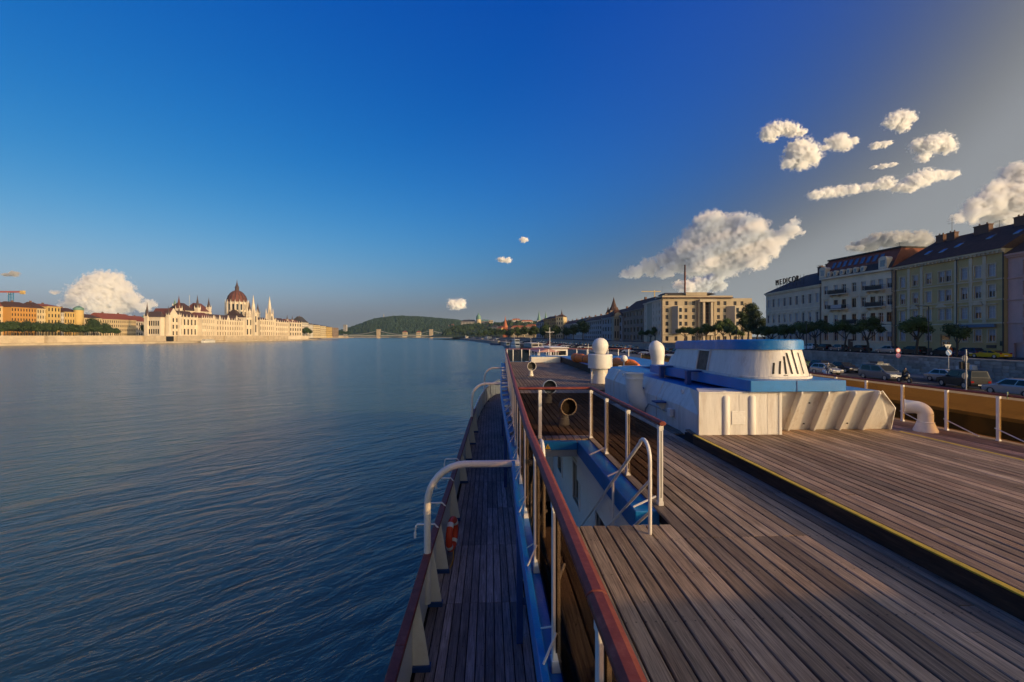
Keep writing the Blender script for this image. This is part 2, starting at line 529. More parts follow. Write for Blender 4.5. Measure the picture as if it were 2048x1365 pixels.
# upper deck, port lane
x = .5
while x < 5.2 - .01:
    x1 = x + PW
    xm = x + PW / 2
    if xm < OX1 + .28:
        cuts = [-1.2, 2.0 + random.uniform(-.6, .6) if random.random() < .35 else None, OY0]
        cuts = [c for c in cuts if c is not None]
        segs = list(zip(cuts, cuts[1:]))
        c2 = [OY1 + .12, 12.9, 17.4, 21.8, 26.2, 30.6, 34]
        segs += list(zip(c2, c2[1:]))
    elif xm < 3.66:
        a = 4.3 if xm < 3.1 else 4.3 + random.uniform(-2.5, 1.5)
        c2 = [-1.2, a, 8.6 + random.uniform(-.8, .8), 12.9, 17.4, 21.8, 26.2, 30.6, 34]
        segs = list(zip(c2, c2[1:]))
    else:
        c2 = [16.25, 21.8, 26.2, 30.6, 34] if xm > 3.95 else [8.9 if xm < 3.9 else 16.25, 12.9, 17.4, 21.8, 26.2, 30.6, 34]
        segs = list(zip(c2, c2[1:]))
    for y0, y1 in segs:
        if x < rail_x((y0 + y1) / 2) - .1 and y1 > 9: continue
        if y0 < 12.5 and xm < 3.66: plank(x, x1, y0, y1, 0, M['deck'])
        else: plank(x, x1, y0, y1, 0, M['deck'], far_up)
    x = x1
# raised platform
PX0, PX1, PZ = 3.66, 7.62, .17
n = 29
pw = (PX1 - PX0 - .05) / n
for i in range(n):
    a = random.uniform(1.5, 6.5)
    for y0, y1 in ((-1.2, a), (a, 8.5)):
        plank(PX0 + .05 + i * pw, PX0 + .05 + (i + 1) * pw, y0, y1, PZ, M['deck_plat'])
# starboard lane
SZ = -.28
x = 7.66
while x < 10.95:
    a = random.uniform(5, 8)
    for y0, y1 in ((2.5, a), (a, 12.5)):
        plank(x, x + PW, y0, y1, SZ, M['deck_plat'])
    for y0, y1 in ((12.5, 18), (18, 24), (24, 30), (30, 34)):
        plank(x, x + PW, y0, y1, SZ, M['deck_plat'], far_st)
    x += PW
# side deck
x = -.99
while x < .8:
    for k in range(17):
        y0 = 1.3 + 2.1 * k; y1 = y0 + 2.1
        if y1 > 36: continue
        if x < bul_x((y0 + y1) / 2) - .12: continue
        if y0 < 13.5: plank(x, x + .132, y0, y1, SD, M['deck_side'])
        else: plank(x, x + .132, y0, y1, SD, M['deck_side'], far_sd)
    x += .132
far_up.build('plank', M['deck'], ship, kind='stuff')
far_st.build('plank', M['deck_plat'], ship, kind='stuff')
far_sd.build('plank', M['deck_side'], ship, kind='stuff')

# deck slabs below the planks
ys = [-1.2, 2, OY0]
b = MB()
def slab(x0f, x1f, y0, y1, z0, z1, m=0, step=2.0, bb=None):
    n = max(1, int((y1 - y0) / step))
    for i in range(n):
        a, c = y0 + (y1 - y0) * i / n, y0 + (y1 - y0) * (i + 1) / n
        (bb or b).hexa([(x0f(a), a, z0), (x1f(a), a, z0), (x1f(c), c, z0), (x0f(c), c, z0), (x0f(a), a, z1), (x1f(a), a, z1), (x1f(c), c, z1), (x0f(c), c, z1)], m)
K = lambda v: (lambda y: v)
slab(lambda y: rail_x(y) + .04, K(3.66), -1.2, OY0 - .005, -.16, -.032)
slab(K(OX1 + .3), K(3.66), OY0, OY1 + .1, -.16, -.032)
slab(lambda y: rail_x(y) + .04, K(3.66), OY1 + .105, 34, -.16, -.032)
slab(K(3.662), K(7.62), -1.2, 8.4, -.02, PZ - .032)
slab(K(3.662), K(5.3), 8.41, 34, -.17, -.033)
slab(K(7.625), K(10.95), -1.2, 34, SZ - .15, SZ - .032)
slab(K(5.31), K(7.62), 8.42, 34, -.4, -.05)
b.build('deck_base', M['caulk'], ship)
b = MB()
slab(lambda y: bul_x(y) - .08, K(1.66), -1.2, 34, SD - .12, SD - .032)
slab(lambda y: bul_x(y) - .08, K(1.9), 34, 36.3, SD - .12, SD - .032)
b.build('side_deck_base', M['caulk'], ship)
# riser of the platform and its yellow edges
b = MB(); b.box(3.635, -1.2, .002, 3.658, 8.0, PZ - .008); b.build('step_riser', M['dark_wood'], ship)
b = MB(); b.box(3.632, -1.2, PZ - .007, 3.69, 8.0, PZ + .006); b.build('step_edge', M['yellow'], ship, bevel=.003)
b = MB(); b.box(7.585, 3.0, PZ - .007, 7.64, 8.1, PZ + .007); b.build('step_edge', M['yellow'], ship, bevel=.003)
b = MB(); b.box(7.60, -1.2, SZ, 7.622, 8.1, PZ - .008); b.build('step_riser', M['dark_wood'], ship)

# blue deck edge: upstanding bar, sunken waterway
b = MB()
slab(lambda y: edge_x(y) - .02, lambda y: edge_x(y) + .03, -1.2, 34.5, -.26, -.05)
b.build('deck_edge', M['blue'], ship, smooth=30, bevel=.006)
b = MB()
slab(lambda y: edge_x(y) + .031, lambda y: rail_x(y) + .038, -1.2, 34.5, -.20, -.13)
b.build('waterway', M['blue'], ship, smooth=30)
for k in range(15):
    y = 9.6 + 1.25 * k
    b = MB(); b.hexa([(edge_x(y) + .02, y - .12, -.13), (rail_x(y) - .02, y, -.13), (rail_x(y) - .02, y + .03, -.13), (edge_x(y) + .02, y - .09, -.13), (edge_x(y) + .02, y - .12, -.08), (rail_x(y) - .02, y, -.06), (rail_x(y) - .02, y + .03, -.06), (edge_x(y) + .02, y - .09, -.08)])
    b.build('waterway_bracket', M['white_rail'], ship)
# stair opening: coamings and beam
b = MB()
b.box(OX1 + .01, OY0 + .42, -.27, OX1 + .29, OY1 + .1, -.02)
b.build('stair_coaming', M['blue'], ship, bevel=.012)
b = MB(); b.box(OX1 + .012, OY0 + .43, -.75, OX1 + .06, OY1 + .08, -.272); b.build('coaming_apron', M['white'], ship)
b = MB(); b.box(rail_x(8.5) + .05, OY1 - .03, -.17, OX1 - .002, OY1 + .1, -.015); b.build('stair_beam', M['blue'], ship, bevel=.01)
b = MB(); b.box(rail_x(8.5) + .05, OY1 + .0, -.30, OX1 - .002, OY1 + .09, -.173); b.build('stair_beam_liner', M['grey_metal'], ship)
# warning triangle on the beam
b = MB()
tx, tz, ty = 1.07, -.15, OY1 - .034
b.extr([(tx - .055, ty, tz), (tx + .055, ty, tz), (tx, ty, tz + .10)], (0, -.003, 0), 0)
b.box(tx - .005, ty - .005, tz + .03, tx + .005, ty - .0032, tz + .065, 1)
b.box(tx - .005, ty - .005, tz + .014, tx + .005, ty - .0032, tz + .022, 1)
b.build('warning_triangle', [M['yellow'], M['black']], ship)
# deckhouse wall under the deck, with windows
WX = 1.70
b = MB()
wins = [y for y in (3.2, 6.55, 8.55, 10.6)]
prev = .8
for y in wins:
    b.box(WX, prev, SD - .02, WX + .1, y, -.17)
    b.box(WX, y, SD - .02, WX + .1, y + .62, -1.32)
    b.box(WX, y, -.56, WX + .1, y + .62, -.17)
    prev = y + .62
b.box(WX, prev, SD - .02, WX + .1, 30, -.17)
b.box(.95, 12.2, SD - .02, WX - .002, 12.3, -.17)
b.box(1.25, 4.3, SD - .02, WX - .002, 4.34, -.17)
b.build('deckhouse_wall', M['white'], ship)
for y in wins:
    f = MB()
    t = .05
    f.box(WX - .03, y - t, -1.32 - t, WX + .03, y + .62 + t, -1.32); f.box(WX - .03, y - t, -.56, WX + .03, y + .62 + t, -.56 + t)
    f.box(WX - .03, y - t, -1.32, WX + .03, y, -.56); f.box(WX - .03, y + .62, -1.32, WX + .03, y + .62 + t, -.56)
    fo = f.build('window', M['white_rail'], ship, bevel=.006)
    g = MB(); g.box(WX + .05, y, -1.32, WX + .06, y + .62, -.56); g.build('pane', M['pane'], fo)
# pillar under the deck edge, with knee bracket
for y in (6.6, 13.4, 20.2):
    b = MB()
    xe = edge_x(y) + .03
    b.box(xe, y - .05, SD, xe + .09, y + .05, -.262)
    b.hexa([(xe + .01, y + .05, -1.6), (xe + .08, y + .05, -1.6), (xe + .08, y + .5, -.95), (xe + .01, y + .5, -.95), (xe + .01, y + .05, -1.52), (xe + .08, y + .05, -1.52), (xe + .08, y + .5, -.87), (xe + .01, y + .5, -.87)])
    b.box(xe + .092, y - .03, -1.95, xe + .5, y + .03, -1.87)
    b.build('pillar', M['blue_dark'], ship, bevel=.006)
# hull
b = MB()
yy = [-4, 0, 4, 8, 11, 15, 18.7, 22, 26, 30, 33, 35.2, 36.4]
ring = [(bul_x(y) - .10, y) for y in yy] + [(3.2, 38.4), (5.6, 39.2), (8, 38.4)] + [(11.2 - .0 - (bul_x(y) + .95), y) for y in reversed(yy)]
n_ = len(ring)
for i in range(n_ - 1):
    (xa, ya), (xb_, yb) = ring[i], ring[i + 1]
    zt = SD + .94
    b.quad((xa, ya, zt), (xb_, yb, zt), (xb_, yb, WATER_Z - .5), (xa, ya, WATER_Z - .5), 0)
b.build('hull', M['white'], ship, smooth=40)
b = MB()
slab(lambda y: bul_x(y) - .10, lambda y: bul_x(y) + .02, -1.2, 22, SD + .94, SD + 1.0)
b.build('bulwark_cap', M['red_rail'], ship, smooth=30, bevel=.012)
b = MB()
slab(lambda y: bul_x(y) - .09, lambda y: bul_x(y) - .07, -1.2, 36.4, SD, SD + .938, step=1.2)
b.build('bulwark', M['white'], ship, smooth=30)
b = MB(); 
def frame_plate(y):
    p = MB()
    x0 = bul_x(y) - .068
    p.extr([(x0, y, SD), (x0 + .22, y, SD), (x0 + .22, y, SD + .10), (x0 + .085, y, SD + .93), (x0, y, SD + .93)], (0, .02, 0), 0)
    p.box(x0 + .0, y - .04, SD + .001, x0 + .24, y + .06, SD + .07, 1)
    return p
for y in (4.6, 6.1, 7.55, 8.6, 11, 13.8, 16.3, 18.7, 21):
    frame_plate(y).build('bulwark_frame', [M['white'], M['blue_dark']], ship)
# pipe rail of the bow and its stanchions, along the curved side deck
b = MB()
pts = [(bul_x(y) - .04, y, SD + 1.0) for y in (21.5, 24, 26, 28, 30, 31.5, 33, 34.2, 35.2, 35.9, 36.3)]
b.tube(pts, .035, 8)
for y in (23, 25.5, 28, 30.5, 32.8, 34.6, 35.8):
    b.cyl((bul_x(y) - .04, y, SD), (bul_x(y) - .04, y, SD + 1.0), .02, seg=6)
b.build('bow_pipe_rail', M['white_rail'], ship, smooth=50)
# arches from the bulwark to the deck edge
def arch(y, r=.055):
    p = MB()
    x0 = bul_x(y) - .04
    x1 = rail_x(y) + .25
    zt = -.10; zb = SD + 1.0
    pts = [(x0, y, SD + .2), (x0, y, zb), (x0, y, zt - .62)]
    for k in range(1, 9):
        a = math.pi / 2 * k / 8
        pts.append((x0 + .60 - .60 * math.cos(a), y, zt - .62 + .62 * math.sin(a)))
    pts.append((x1, y, zt))
    p.tube(pts, r, 12)
    return p
for y in (7.3, 19.5, 29.0):
    arch(y).build('deck_arch', M['white_rail'], ship, smooth=50)
# hooks outside the bulwark
for y in (8.25, 9.3, 10.9, 12.6):
    p = MB()
    x0 = bul_x(y)
    p.tube([(x0 + .02, y, SD + .98), (x0 - .05, y, SD + 1.06), (x0 - .36, y, SD + 1.06), (x0 - .385, y, SD + 1.03), (x0 - .40, y, SD + .90)], .016, 8)
    p.cyl((x0 - .40, y, SD + .92), (x0 - .40, y, SD + .82), .024, seg=8)
    p.build('fender_hook', M['white_rail'], ship, smooth=50)
# companionway: steps going down from the near edge of the opening
b = MB()
for k in range(3, 10):
    z = -.25 * k; y = OY0 + .10 + .34 * k
    s_ = MB(); s_.box(.6, y, z - .03, 1.52, y + .26, z)
    for j in range(4):
        s_.box(.6, y + .02 + j * .06, z + .001, 1.52, y + .045 + j * .06, z + .006)
    s_.build('stair_tread', M['white_rail'], ship)
b.hexa([(.55, OY0 + .5, -.6), (.59, OY0 + .5, -.6), (.59, OY0 + 3.6, -2.5), (.55, OY0 + 3.6, -2.5), (.55, OY0 + .7, -.4), (.59, OY0 + .7, -.4), (.59, OY0 + 3.8, -2.4), (.55, OY0 + 3.8, -2.4)])
b.hexa([(1.53, OY0 + .5, -.6), (1.57, OY0 + .5, -.6), (1.57, OY0 + 3.6, -2.5), (1.53, OY0 + 3.6, -2.5), (1.53, OY0 + .7, -.4), (1.57, OY0 + .7, -.4), (1.57, OY0 + 3.8, -2.4), (1.53, OY0 + 3.8, -2.4)])
b.build('stair_stringer', M['white'], ship)
# wheelhouse block abaft the viewpoint (throws the shade over the near deck)
b = MB(); b.box(1.3, -7, 0, 10.9, -1.45, 2.05); b.build('wheelhouse', M['white'], ship)
# forward hatch top, white locker at the bow
b = MB()
b.hexa([(5.2, 22.5, -.03), (10, 22.5, -.03), (10, 33.6, -.03), (5.2, 33.6, -.03), (5.2, 22.5, .38), (10, 22.5, .38), (10, 33.6, .38), (5.2, 33.6, .38)])
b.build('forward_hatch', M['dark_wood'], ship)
b = MB(); b.box(5.16, 22.45, .383, 10.05, 33.65, .46); b.build('hatch_cover', M['blue'], ship, bevel=.02)
b = MB(); b.box(3.0, 33.0, -.03, 5.14, 34.2, .42, 0); b.box(2.96, 32.96, .423, 5.14, 34.24, .46, 1); b.build('deck_locker', [M['white'], M['blue']], ship, bevel=.02)

# ------------------------------------------------------------------ railings
def post_mb(x, y, zb, zt, along_y=True):
    p = MB()
    a, c = (.024, .03) if along_y else (.03, .024)
    p.box(x - a, y - c, zb + .06, x + a, y + c, zt, 0)
    # groove that takes the glass
    if along_y: p.box(x - .007, y - c - .0015, zb + .12, x + .007, y + c + .0015, zt - .06, 1)
    else: p.box(x - a - .0015, y - .007, zb + .12, x + a + .0015, y + .007, zt - .06, 1)
    p.box(x - a - .006, y - c - .006, zb, x + a + .006, y + c + .006, zb + .075, 0)
    p.box(x - a - .004, y - c - .004, zt - .05, x + a + .004, y + c + .004, zt - .0, 0)
    return p
def handrail(path, name='handrail', parent=None, w_=.045):
    p = MB()
    p.tube(path, w_, 8, sx=1.0, sz=.62, up=(0, 0, 1))
    return p.build(name, M['red_rail'], parent, smooth=28, bevel=.006)
def panel(x0, y0, x1, y1, z0, z1, m, parent):
    p = MB()
    d = Vector((x1 - x0, y1 - y0, 0)); nrm = Vector((-d.y, d.x, 0)).normalized() * .004
    p.extr([(x0 - nrm.x, y0 - nrm.y, z0), (x1 - nrm.x, y1 - nrm.y, z0), (x1 - nrm.x, y1 - nrm.y, z1), (x0 - nrm.x, y0 - nrm.y, z1)], nrm * 2)
    return p.build('glass_panel', m, parent)

pr = thing('deck_railing', 'long railing with red brown handrail along the water side of the deck', 'railing', (rail_x(3), 3, -.13))
ypost = [-.75, .45, 1.63, 2.82, 4.0, 5.2, 6.4, 7.5, 8.62]
yf = 8.62
while yf < 33: yf += 1.18; ypost.append(yf)
for i, y in enumerate(ypost):
    post_mb(rail_x(y), y, -.13, RT - .03).build('post', [M['white_rail'], M['dark_metal']], pr, world=True, bevel=.004)
    if y < 14:
        q = MB(); q.tube([(rail_x(y), y - .03, .12), (edge_x(y) + .005, y - .06, -.05)], .008, 6); q.tube([(rail_x(y), y + .03, .12), (edge_x(y) + .03, y + .28, -.05)], .006, 6)
        q.build('brace', M['white_rail'], pr, world=True)
    if i + 1 < len(ypost):
        y2 = ypost[i + 1]
        panel(rail_x(y), y + .035, rail_x(y2), y2 - .035, .02, RT - .09, M['glass_brown'], pr).location = (0, 0, 0)
for o in list(pr.children):
    if o.name.startswith('glass_panel'):
        for v in o.data.vertices: v.co -= Vector(pr.location)
handrail([(rail_x(y), y, RT) for y in (-1.1, 1.0, 1.72)], parent=pr)
handrail([(rail_x(y), y, RT) for y in (1.724, 3, 5, 7, 8.6, 12, 18, 24, 30, 34.1)], parent=pr)
for ch in pr.children:
    if ch.name.startswith('handrail'):
        for v in ch.data.vertices: v.co -= Vector(pr.location)
for y in (1.9, 3.1, 4.3):
    q = MB(); q.tube([(rail_x(y) + .02, y, .18), (rail_x(y) + .22, y + .75, -.0)], .014, 6); q.build('strut', M['white_rail'], pr, world=True, smooth=50)

lr = thing('stair_railing', 'glazed railing with red brown handrail around the stair opening', 'railing', (1.9, 6.8, -.05))
LX, LY = 1.93, 8.62
loop = [(rail_x(8.62) + .05, LY, RT), (LX, LY, RT), (LX + .03, 5.12, RT)]
o = handrail(loop[:2] + [(LX - .0, LY - .001, RT)], parent=lr); 
o2 = handrail([(LX, LY + .02, RT), (LX + .03, 5.08, RT)], parent=lr)
for ch in (o, o2):
    for v in ch.data.vertices: v.co -= Vector(lr.location)
for x, y, al, zb in ((.95, LY, False, -.02), (LX, LY, False, -.02), (LX - .005, 7.45, True, -.03), (LX + .0, 6.3, True, -.03), (LX + .03, 5.16, True, -.03)):
    post_mb(x, y, zb, RT - .03, al).build('post', [M['white_rail'], M['dark_metal']], lr, world=True, bevel=.004)
for a_ in ((.99, LY, LX - .04, LY), (LX, LY - .04, LX, 7.49), (LX, 7.41, LX, 6.34), (LX, 6.26, LX + .03, 5.2), (rail_x(8.6) + .04, LY, .91, LY)):
    g = panel(*a_, .05, RT - .09, M['glass_brown'], lr)
    for v in g.data.vertices: v.co -= Vector(lr.location)
for y in (7.45, 6.3, 5.16):
    q = MB(); q.tube([(LX - .02, y, .10), (OX1 + .02, y - .02, -.01)], .012, 6); q.build('strut', M['white_rail'], lr, world=True)

for k, (hx, lab) in enumerate(((.52, 'bent white stair handrail next to the water side railing'), (1.57, 'bent white stair handrail next to the red topped corner post'))):
    sh = thing('stair_handrail', lab, 'handrail', (hx, OY0 - .2, 0), group='white handrails of the stair')
    p = MB()
    yb = OY0 - .22
    pts = [(hx, yb, 0), (hx, yb, .68)]
    for j in range(0, 9):
        a = math.pi - (math.pi - R(36)) * j / 8
        pts.append((hx, yb + .17 + .17 * math.cos(a), .72 + .17 * math.sin(a)))
    # down the stair slope
    e = pts[-1]
    pts.append((hx, e[1] + 3.3, e[2] - 3.3 * .70))
    p.tube(pts, .019, 10)
    p.build('grab_rail', M['white_rail'], sh, world=True, smooth=60)
    for z0 in (.53, .22):
        q = MB(); q.tube([(hx, yb, z0), (hx, yb + 3.2, z0 - 3.2 * .70)], .015, 8); q.build('side_bar', M['white_rail'], sh, world=True, smooth=60)
    q = MB(); yy_ = yb + 1.35; q.cyl((hx, yy_, e[2] - (yy_ - e[1]) * .70), (hx, yy_, -1.2), .016, seg=8); q.build('baluster', M['white_rail'], sh, world=True, smooth=60)

sr = thing('deck_railing', 'railing with amber glass panels on the road side of the deck', 'railing', (10.75, 10, SZ))
SX, STOP = 10.78, .70
ysr = [3.9, 5.05, 6.2, 7.35, 8.45, 9.15, 10.25, 11.4, 12.55, 13.7, 14.85, 16, 18, 20, 22, 24, 26, 28, 30, 32]
for i, y in enumerate(ysr):
    post_mb(SX, y, SZ - .05, STOP - .03).build('post', [M['white_rail'], M['dark_metal']], sr, world=True, bevel=.004)
    if i + 1 < len(ysr):
        g = panel(SX, y + .035, SX, ysr[i + 1] - .035, SZ + .04, STOP - .08, M['glass_star'], sr)
        for v in g.data.vertices: v.co -= Vector(sr.location)
    if 8 < y < 13:
        q = MB(); q.tube([(SX - .02, y + .05, SZ + .26), (SX - .04, y - .75, SZ + .02)], .012, 6); q.build('strut', M['white_rail'], sr, world=True)
h = handrail([(SX, y, STOP) for y in (3, 8, 14, 22, 33)], parent=sr)
for v in h.data.vertices: v.co -= Vector(sr.location)

br = thing('deck_railing', 'white posted railing closing the far bow end of the deck', 'railing', (5, 34.2, 0))
xs = [1.3, 1.75, 2.4, 3.0, 3.75, 4.45, 5.0, 5.8, 6.6, 7.4, 8.2, 9, 9.8, 10.6]
for i, x in enumerate(xs):
    post_mb(x, 34.35, -.05, .92, False).build('post', [M['white_rail'], M['dark_metal']], br, world=True)
    if i < 3:
        g = panel(x + .03, 34.35, xs[i + 1] - .03, 34.35, .02, .88, M['glass_brown'], br)
        for v in g.data.vertices: v.co -= Vector(br.location)
q = MB(); q.tube([(1.17, 34.1, RT), (1.3, 34.35, RT), (10.8, 34.35, RT)], .03, 6); q.build('handrail', M['red_rail'], br, world=True)

# ------------------------------------------------------------------ engine casing and funnel
ec = thing('engine_casing', 'low white engine casing with blue top and slanted ribs below the funnel', 'engine casing', (5.6, 8, 0))
b = MB()
FY = 7.95
b.prism([(3.72, FY), (5.22, FY), (5.22, FY + .6), (3.95, FY + .6)], PZ + .001, .945)
b.build('front_panel', M['white_cas'], ec, world=True, bevel=.008)
b = MB()
# port side: chamfered corner, upright wall, slanted shoulder
for (xa, ya, xb_, yb) in ((3.722, FY, 3.90, 9.2), (3.90, 9.2, 3.93, 15.4)):
    ia, ib = (.14 if ya < 8 else .17), .17
    b.quad((xa, ya, .0), (xb_, yb, .0), (xb_, yb, .52), (xa, ya, .52))
    b.quad((xa, ya, .52), (xb_, yb, .52), (xb_ + .2, yb, .88), (xa + (.02 if ya < 8 else .2), ya + (0.0 if ya < 8 else 0), .944 if ya < 8 else .88))
b.quad((3.93, 15.4, 0), (4.6, 16.1, 0), (4.6, 16.1, .52), (3.93, 15.4, .52))
b.quad((3.93, 15.4, .52), (4.6, 16.1, .52), (4.7, 15.9, .88), (4.13, 15.4, .88))
b.quad((4.6, 16.1, 0), (7.3, 16.1, 0), (7.3, 16.1, .88), (4.6, 16.1, .88))
b.build('side_wall', M['white_cas'], ec, world=True)
b = MB()
b.quad((4.1, 9.2, .881), (4.13, 15.4, .881), (4.7, 15.9, .881), (4.7, 9.2, .881), 0)
b.quad((3.745, FY + .001, .946), (4.1, 9.2, .8812), (4.7, 9.2, .8812), (5.2, FY + .001, .946), 0)
b.box(4.7, 8.6, .6, 7.0, 16.0, .884, 0)
b.quad((5.2, 7.972, .951), (7.09, 7.972, .951), (7.07, 15.5, .951), (5.2, 15.5, .951), 0)
b.build('casing_top', M['blue'], ec, world=True)
b = MB()
# undercut front on the right, leaning out at the top
b.quad((5.221, 8.36, PZ + .001), (7.62, 8.36, PZ + .001), (7.10, 7.97, .95), (5.221, 7.97, .95), 0)
b.quad((7.62, 8.36, PZ + .001), (7.62, 8.9, PZ - .4), (7.56, 8.3, .6), (7.56, 8.2, .58), 0)
b.add([(7.62, 8.36, PZ + .001), (7.56, 8.2, .58), (7.10, 7.97, .95)], [(0, 1, 2)], 0)
b.quad((7.63, 8.36, SZ), (7.63, 15.5, SZ), (7.56, 15.5, .6), (7.56, 8.2, .58), 0)
b.quad((7.56, 8.2, .58), (7.56, 15.5, .6), (7.08, 15.5, .95), (7.10, 7.97, .95), 0)
b.build('undercut_wall', M['white_cas'], ec, world=True)
for x in (5.55, 6.05, 6.55, 7.0):
    p = MB()
    p.extr([(x, 8.36, PZ + .002), (x, 8.24, PZ + .002), (x, 7.86, .90), (x, 7.86, .948), (x, 7.98, .948)], (.035, 0, 0))
    p.build('rib', M['white_cas'], ec, world=True, bevel=.006)
p = MB(); p.extr([(7.11, 7.99, .93), (7.58, 8.22, .585), (7.64, 8.38, PZ), (7.62, 8.30, PZ), (7.55, 8.13, .6), (7.09, 7.9, .955)], (.03, .02, 0)); p.build('rib', M['white_cas'], ec, world=True)
for x in (4.22, 4.70):
    p = MB(); p.tube([(x, FY - .0, PZ + .01), (x, FY - .0, .84), (x, FY + .09, .93)], .055, 10, sx=.7, sz=1.25); p.build('rib', M['white_cas'], ec, world=True, smooth=60)
p = MB()
for k in range(26):
    z = PZ + .03 + k * .029
    p.ball((5.17, FY - .001, z), .010, seg=6, rings=4)
for k in range(50):
    p.ball((3.76 + k * .029, FY - .001, .915), .007, seg=6, rings=4)
p.build('rivet', M['white_cas'], ec, world=True, kind='stuff')
p = MB(); p.box(5.195, FY - .012, PZ + .001, 5.245, FY + .4, .944); p.build('edge_flange', M['white_cas'], ec, world=True)
for x, z in ((5.86, .72), (6.75, .30), (5.9, .3)):
    p = MB(); yq = 8.36 - (z - PZ) * .5; p.cyl((x, yq + .01, z), (x, yq - .012, z - .006), .014, seg=8); p.build('drain_hole', M['dark_metal'], ec, world=True)
# weld seams, lifting rings and a conduit on the port side
for y in (10.5, 12.6, 14.2):
    p = MB(); p.box(3.885, y, .02, 3.905, y + .03, .52); p.extr([(3.895, y, .52), (3.915, y, .52), (4.10, y, .88), (4.08, y, .88)], (0, .03, 0)); p.build('weld_seam', M['white_cas'], ec, world=True)
for y in (9.35, 12.0, 13.6):
    p = MB(); p.tube([(4.02 + .0, y + .05 * math.cos(a * math.pi / 5), .78 + .05 * math.sin(a * math.pi / 5)) for a in range(10)], .011, 6, closed=True); p.build('lifting_ring', M['white_rail'], ec, world=True, smooth=60)
p = MB(); p.tube([(3.86, 9.6, .30), (3.86, 10.9, .30), (3.86, 11.15, .12), (3.86, 11.15, .0)], .018, 8); p.build('conduit', M['grey_metal'], ec, world=True, smooth=60)
p = MB(); p.box(3.80, 9.45, .24, 3.885, 9.62, .40); p.build('junction_box', M['white_rail'], ec, world=True, bevel=.01)
for x, z0, z1 in ((4.46, .18, .94), (4.98, .18, .94)):
    p = MB(); p.box(x, FY - .004, z0, x + .012, FY - .0005, z1 - .03); p.build('weld_seam', M['white_cas'], ec, world=True)
p = MB(); p.box(4.32, FY - .012, .36, 4.56, FY - .0006, .60); p.build('patch_plate', M['white'], ec, world=True, bevel=.004)
b = MB()
poly = [(4.62, 7.86), (6.38, 7.86), (6.38, 12.4), (4.42, 12.4), (4.42, 11.6)]
b.prism(poly, .95, 1.15)
b.build('blue_plinth', M['blue'], ec, world=True, bevel=.01)
p = MB(); p.box(5.46, 7.853, .951, 5.475, 7.858, 1.149); p.build('plinth_seam', M['blue_dark'], ec, world=True)
# blue hinge brackets and the small white brackets on the port side
for y in (9.75, 11.3):
    p = MB(); p.box(4.30, y, .884, 4.40, y + .12, 1.16); p.box(4.30, y - .03, 1.16, 4.62, y + .15, 1.19); p.build('hinge_bracket', M['blue_dark'], ec, world=True, bevel=.008)
for y, z in ((9.9, .46), (11.4, .60)):
    p = MB(); p.box(3.66, y, z, 3.92, y + .25, z + .03, 1); p.extr([(3.70, y + .1, z), (3.92, y + .1, z), (3.92, y + .1, z - .25)], (0, .02, 0), 0)
    p.build('side_bracket', [M['white_cas'], M['blue_dark']], ec, world=True)

fn = thing('funnel', 'low white ship funnel with blue cap and dark slanted louvre slits', 'funnel', (5.45, 10, 1.15))
def fun_ring(k, grow=0.0):
    """rounded outline: k 0 at the foot, 1 at the top"""
    x0, x1 = 4.68 + .10 * k - grow, 6.20 - .09 * k + grow
    y0, y1 = 8.12 + .10 * k - grow, 12.15 - .42 * k + grow
    r0, r1 = .62, .35
    pts = []
    for (cx, cy, a0, r) in ((x1 - r0, y0 + r0 * 1.0, -90, r0), (x1 - r1, y1 - r1, 0, r1), (x0 + r1, y1 - r1, 90, r1), (x0 + r0, y0 + r0 * 1.0, 180, r0)):
        for j in range(9):
            a = R(a0 + 90 * j / 8)
            pts.append((cx + r * math.cos(a), cy + r * math.sin(a)))
    return pts
def fun_z(y, z): return z - .022 * (y - 8.3)
def loft(bb, rings, m=0, cap=False):
    n = len(rings[0])
    vs = [p for r in rings for p in r]
    fs = [(i * n + j, i * n + (j + 1) % n, (i + 1) * n + (j + 1) % n, (i + 1) * n + j) for i in range(len(rings) - 1) for j in range(n)]
    if cap: fs.append(tuple((len(rings) - 1) * n + j for j in range(n)))
    bb.add(vs, fs, m)
def fr(k, z, grow=0): return [(x, y, z - (.022 * (y - 8.3) if k > .5 else 0)) for x, y in fun_ring(k, grow)]
b = MB(); loft(b, [fr(0, 1.151), fr(.25, 1.28), fr(.5, 1.42), fr(.75, 1.55), fr(1, 1.69)]); b.build('funnel_body', M['white_cas'], fn, world=True, smooth=40)
b = MB(); loft(b, [fr(1, 1.688, .002), fr(1, 1.69, .028), fr(1, 1.86, .022), fr(1, 1.885, -.01), fr(1, 1.885, -.12), fr(1, 1.80, -.14)], cap=True); b.build('blue_cap', M['blue_worn'], fn, world=True, smooth=40)
b = MB(); loft(b, [fr(0, 1.152, .03), fr(0, 1.19, .03), fr(0.02, 1.195, .002)]); b.build('foot_band', M['white_cas'], fn, world=True, smooth=40)
# louvre slits round the fore corner on the port quarter: follow the plating
def on_fun(t, z):
    k = (z - 1.15) / .54
    ring = fun_ring(k)
    n = len(ring)
    i = int(t) % n; f = t - int(t)
    a, c = ring[i], ring[(i + 1) % n]
    x, y = a[0] + (c[0] - a[0]) * f, a[1] + (c[1] - a[1]) * f
    tx, ty = c[0] - a[0], c[1] - a[1]
    L = math.hypot(tx, ty)
    return Vector((x, y, z)), Vector((tx / L, ty / L, 0)), Vector((ty / L, -tx / L, 0))
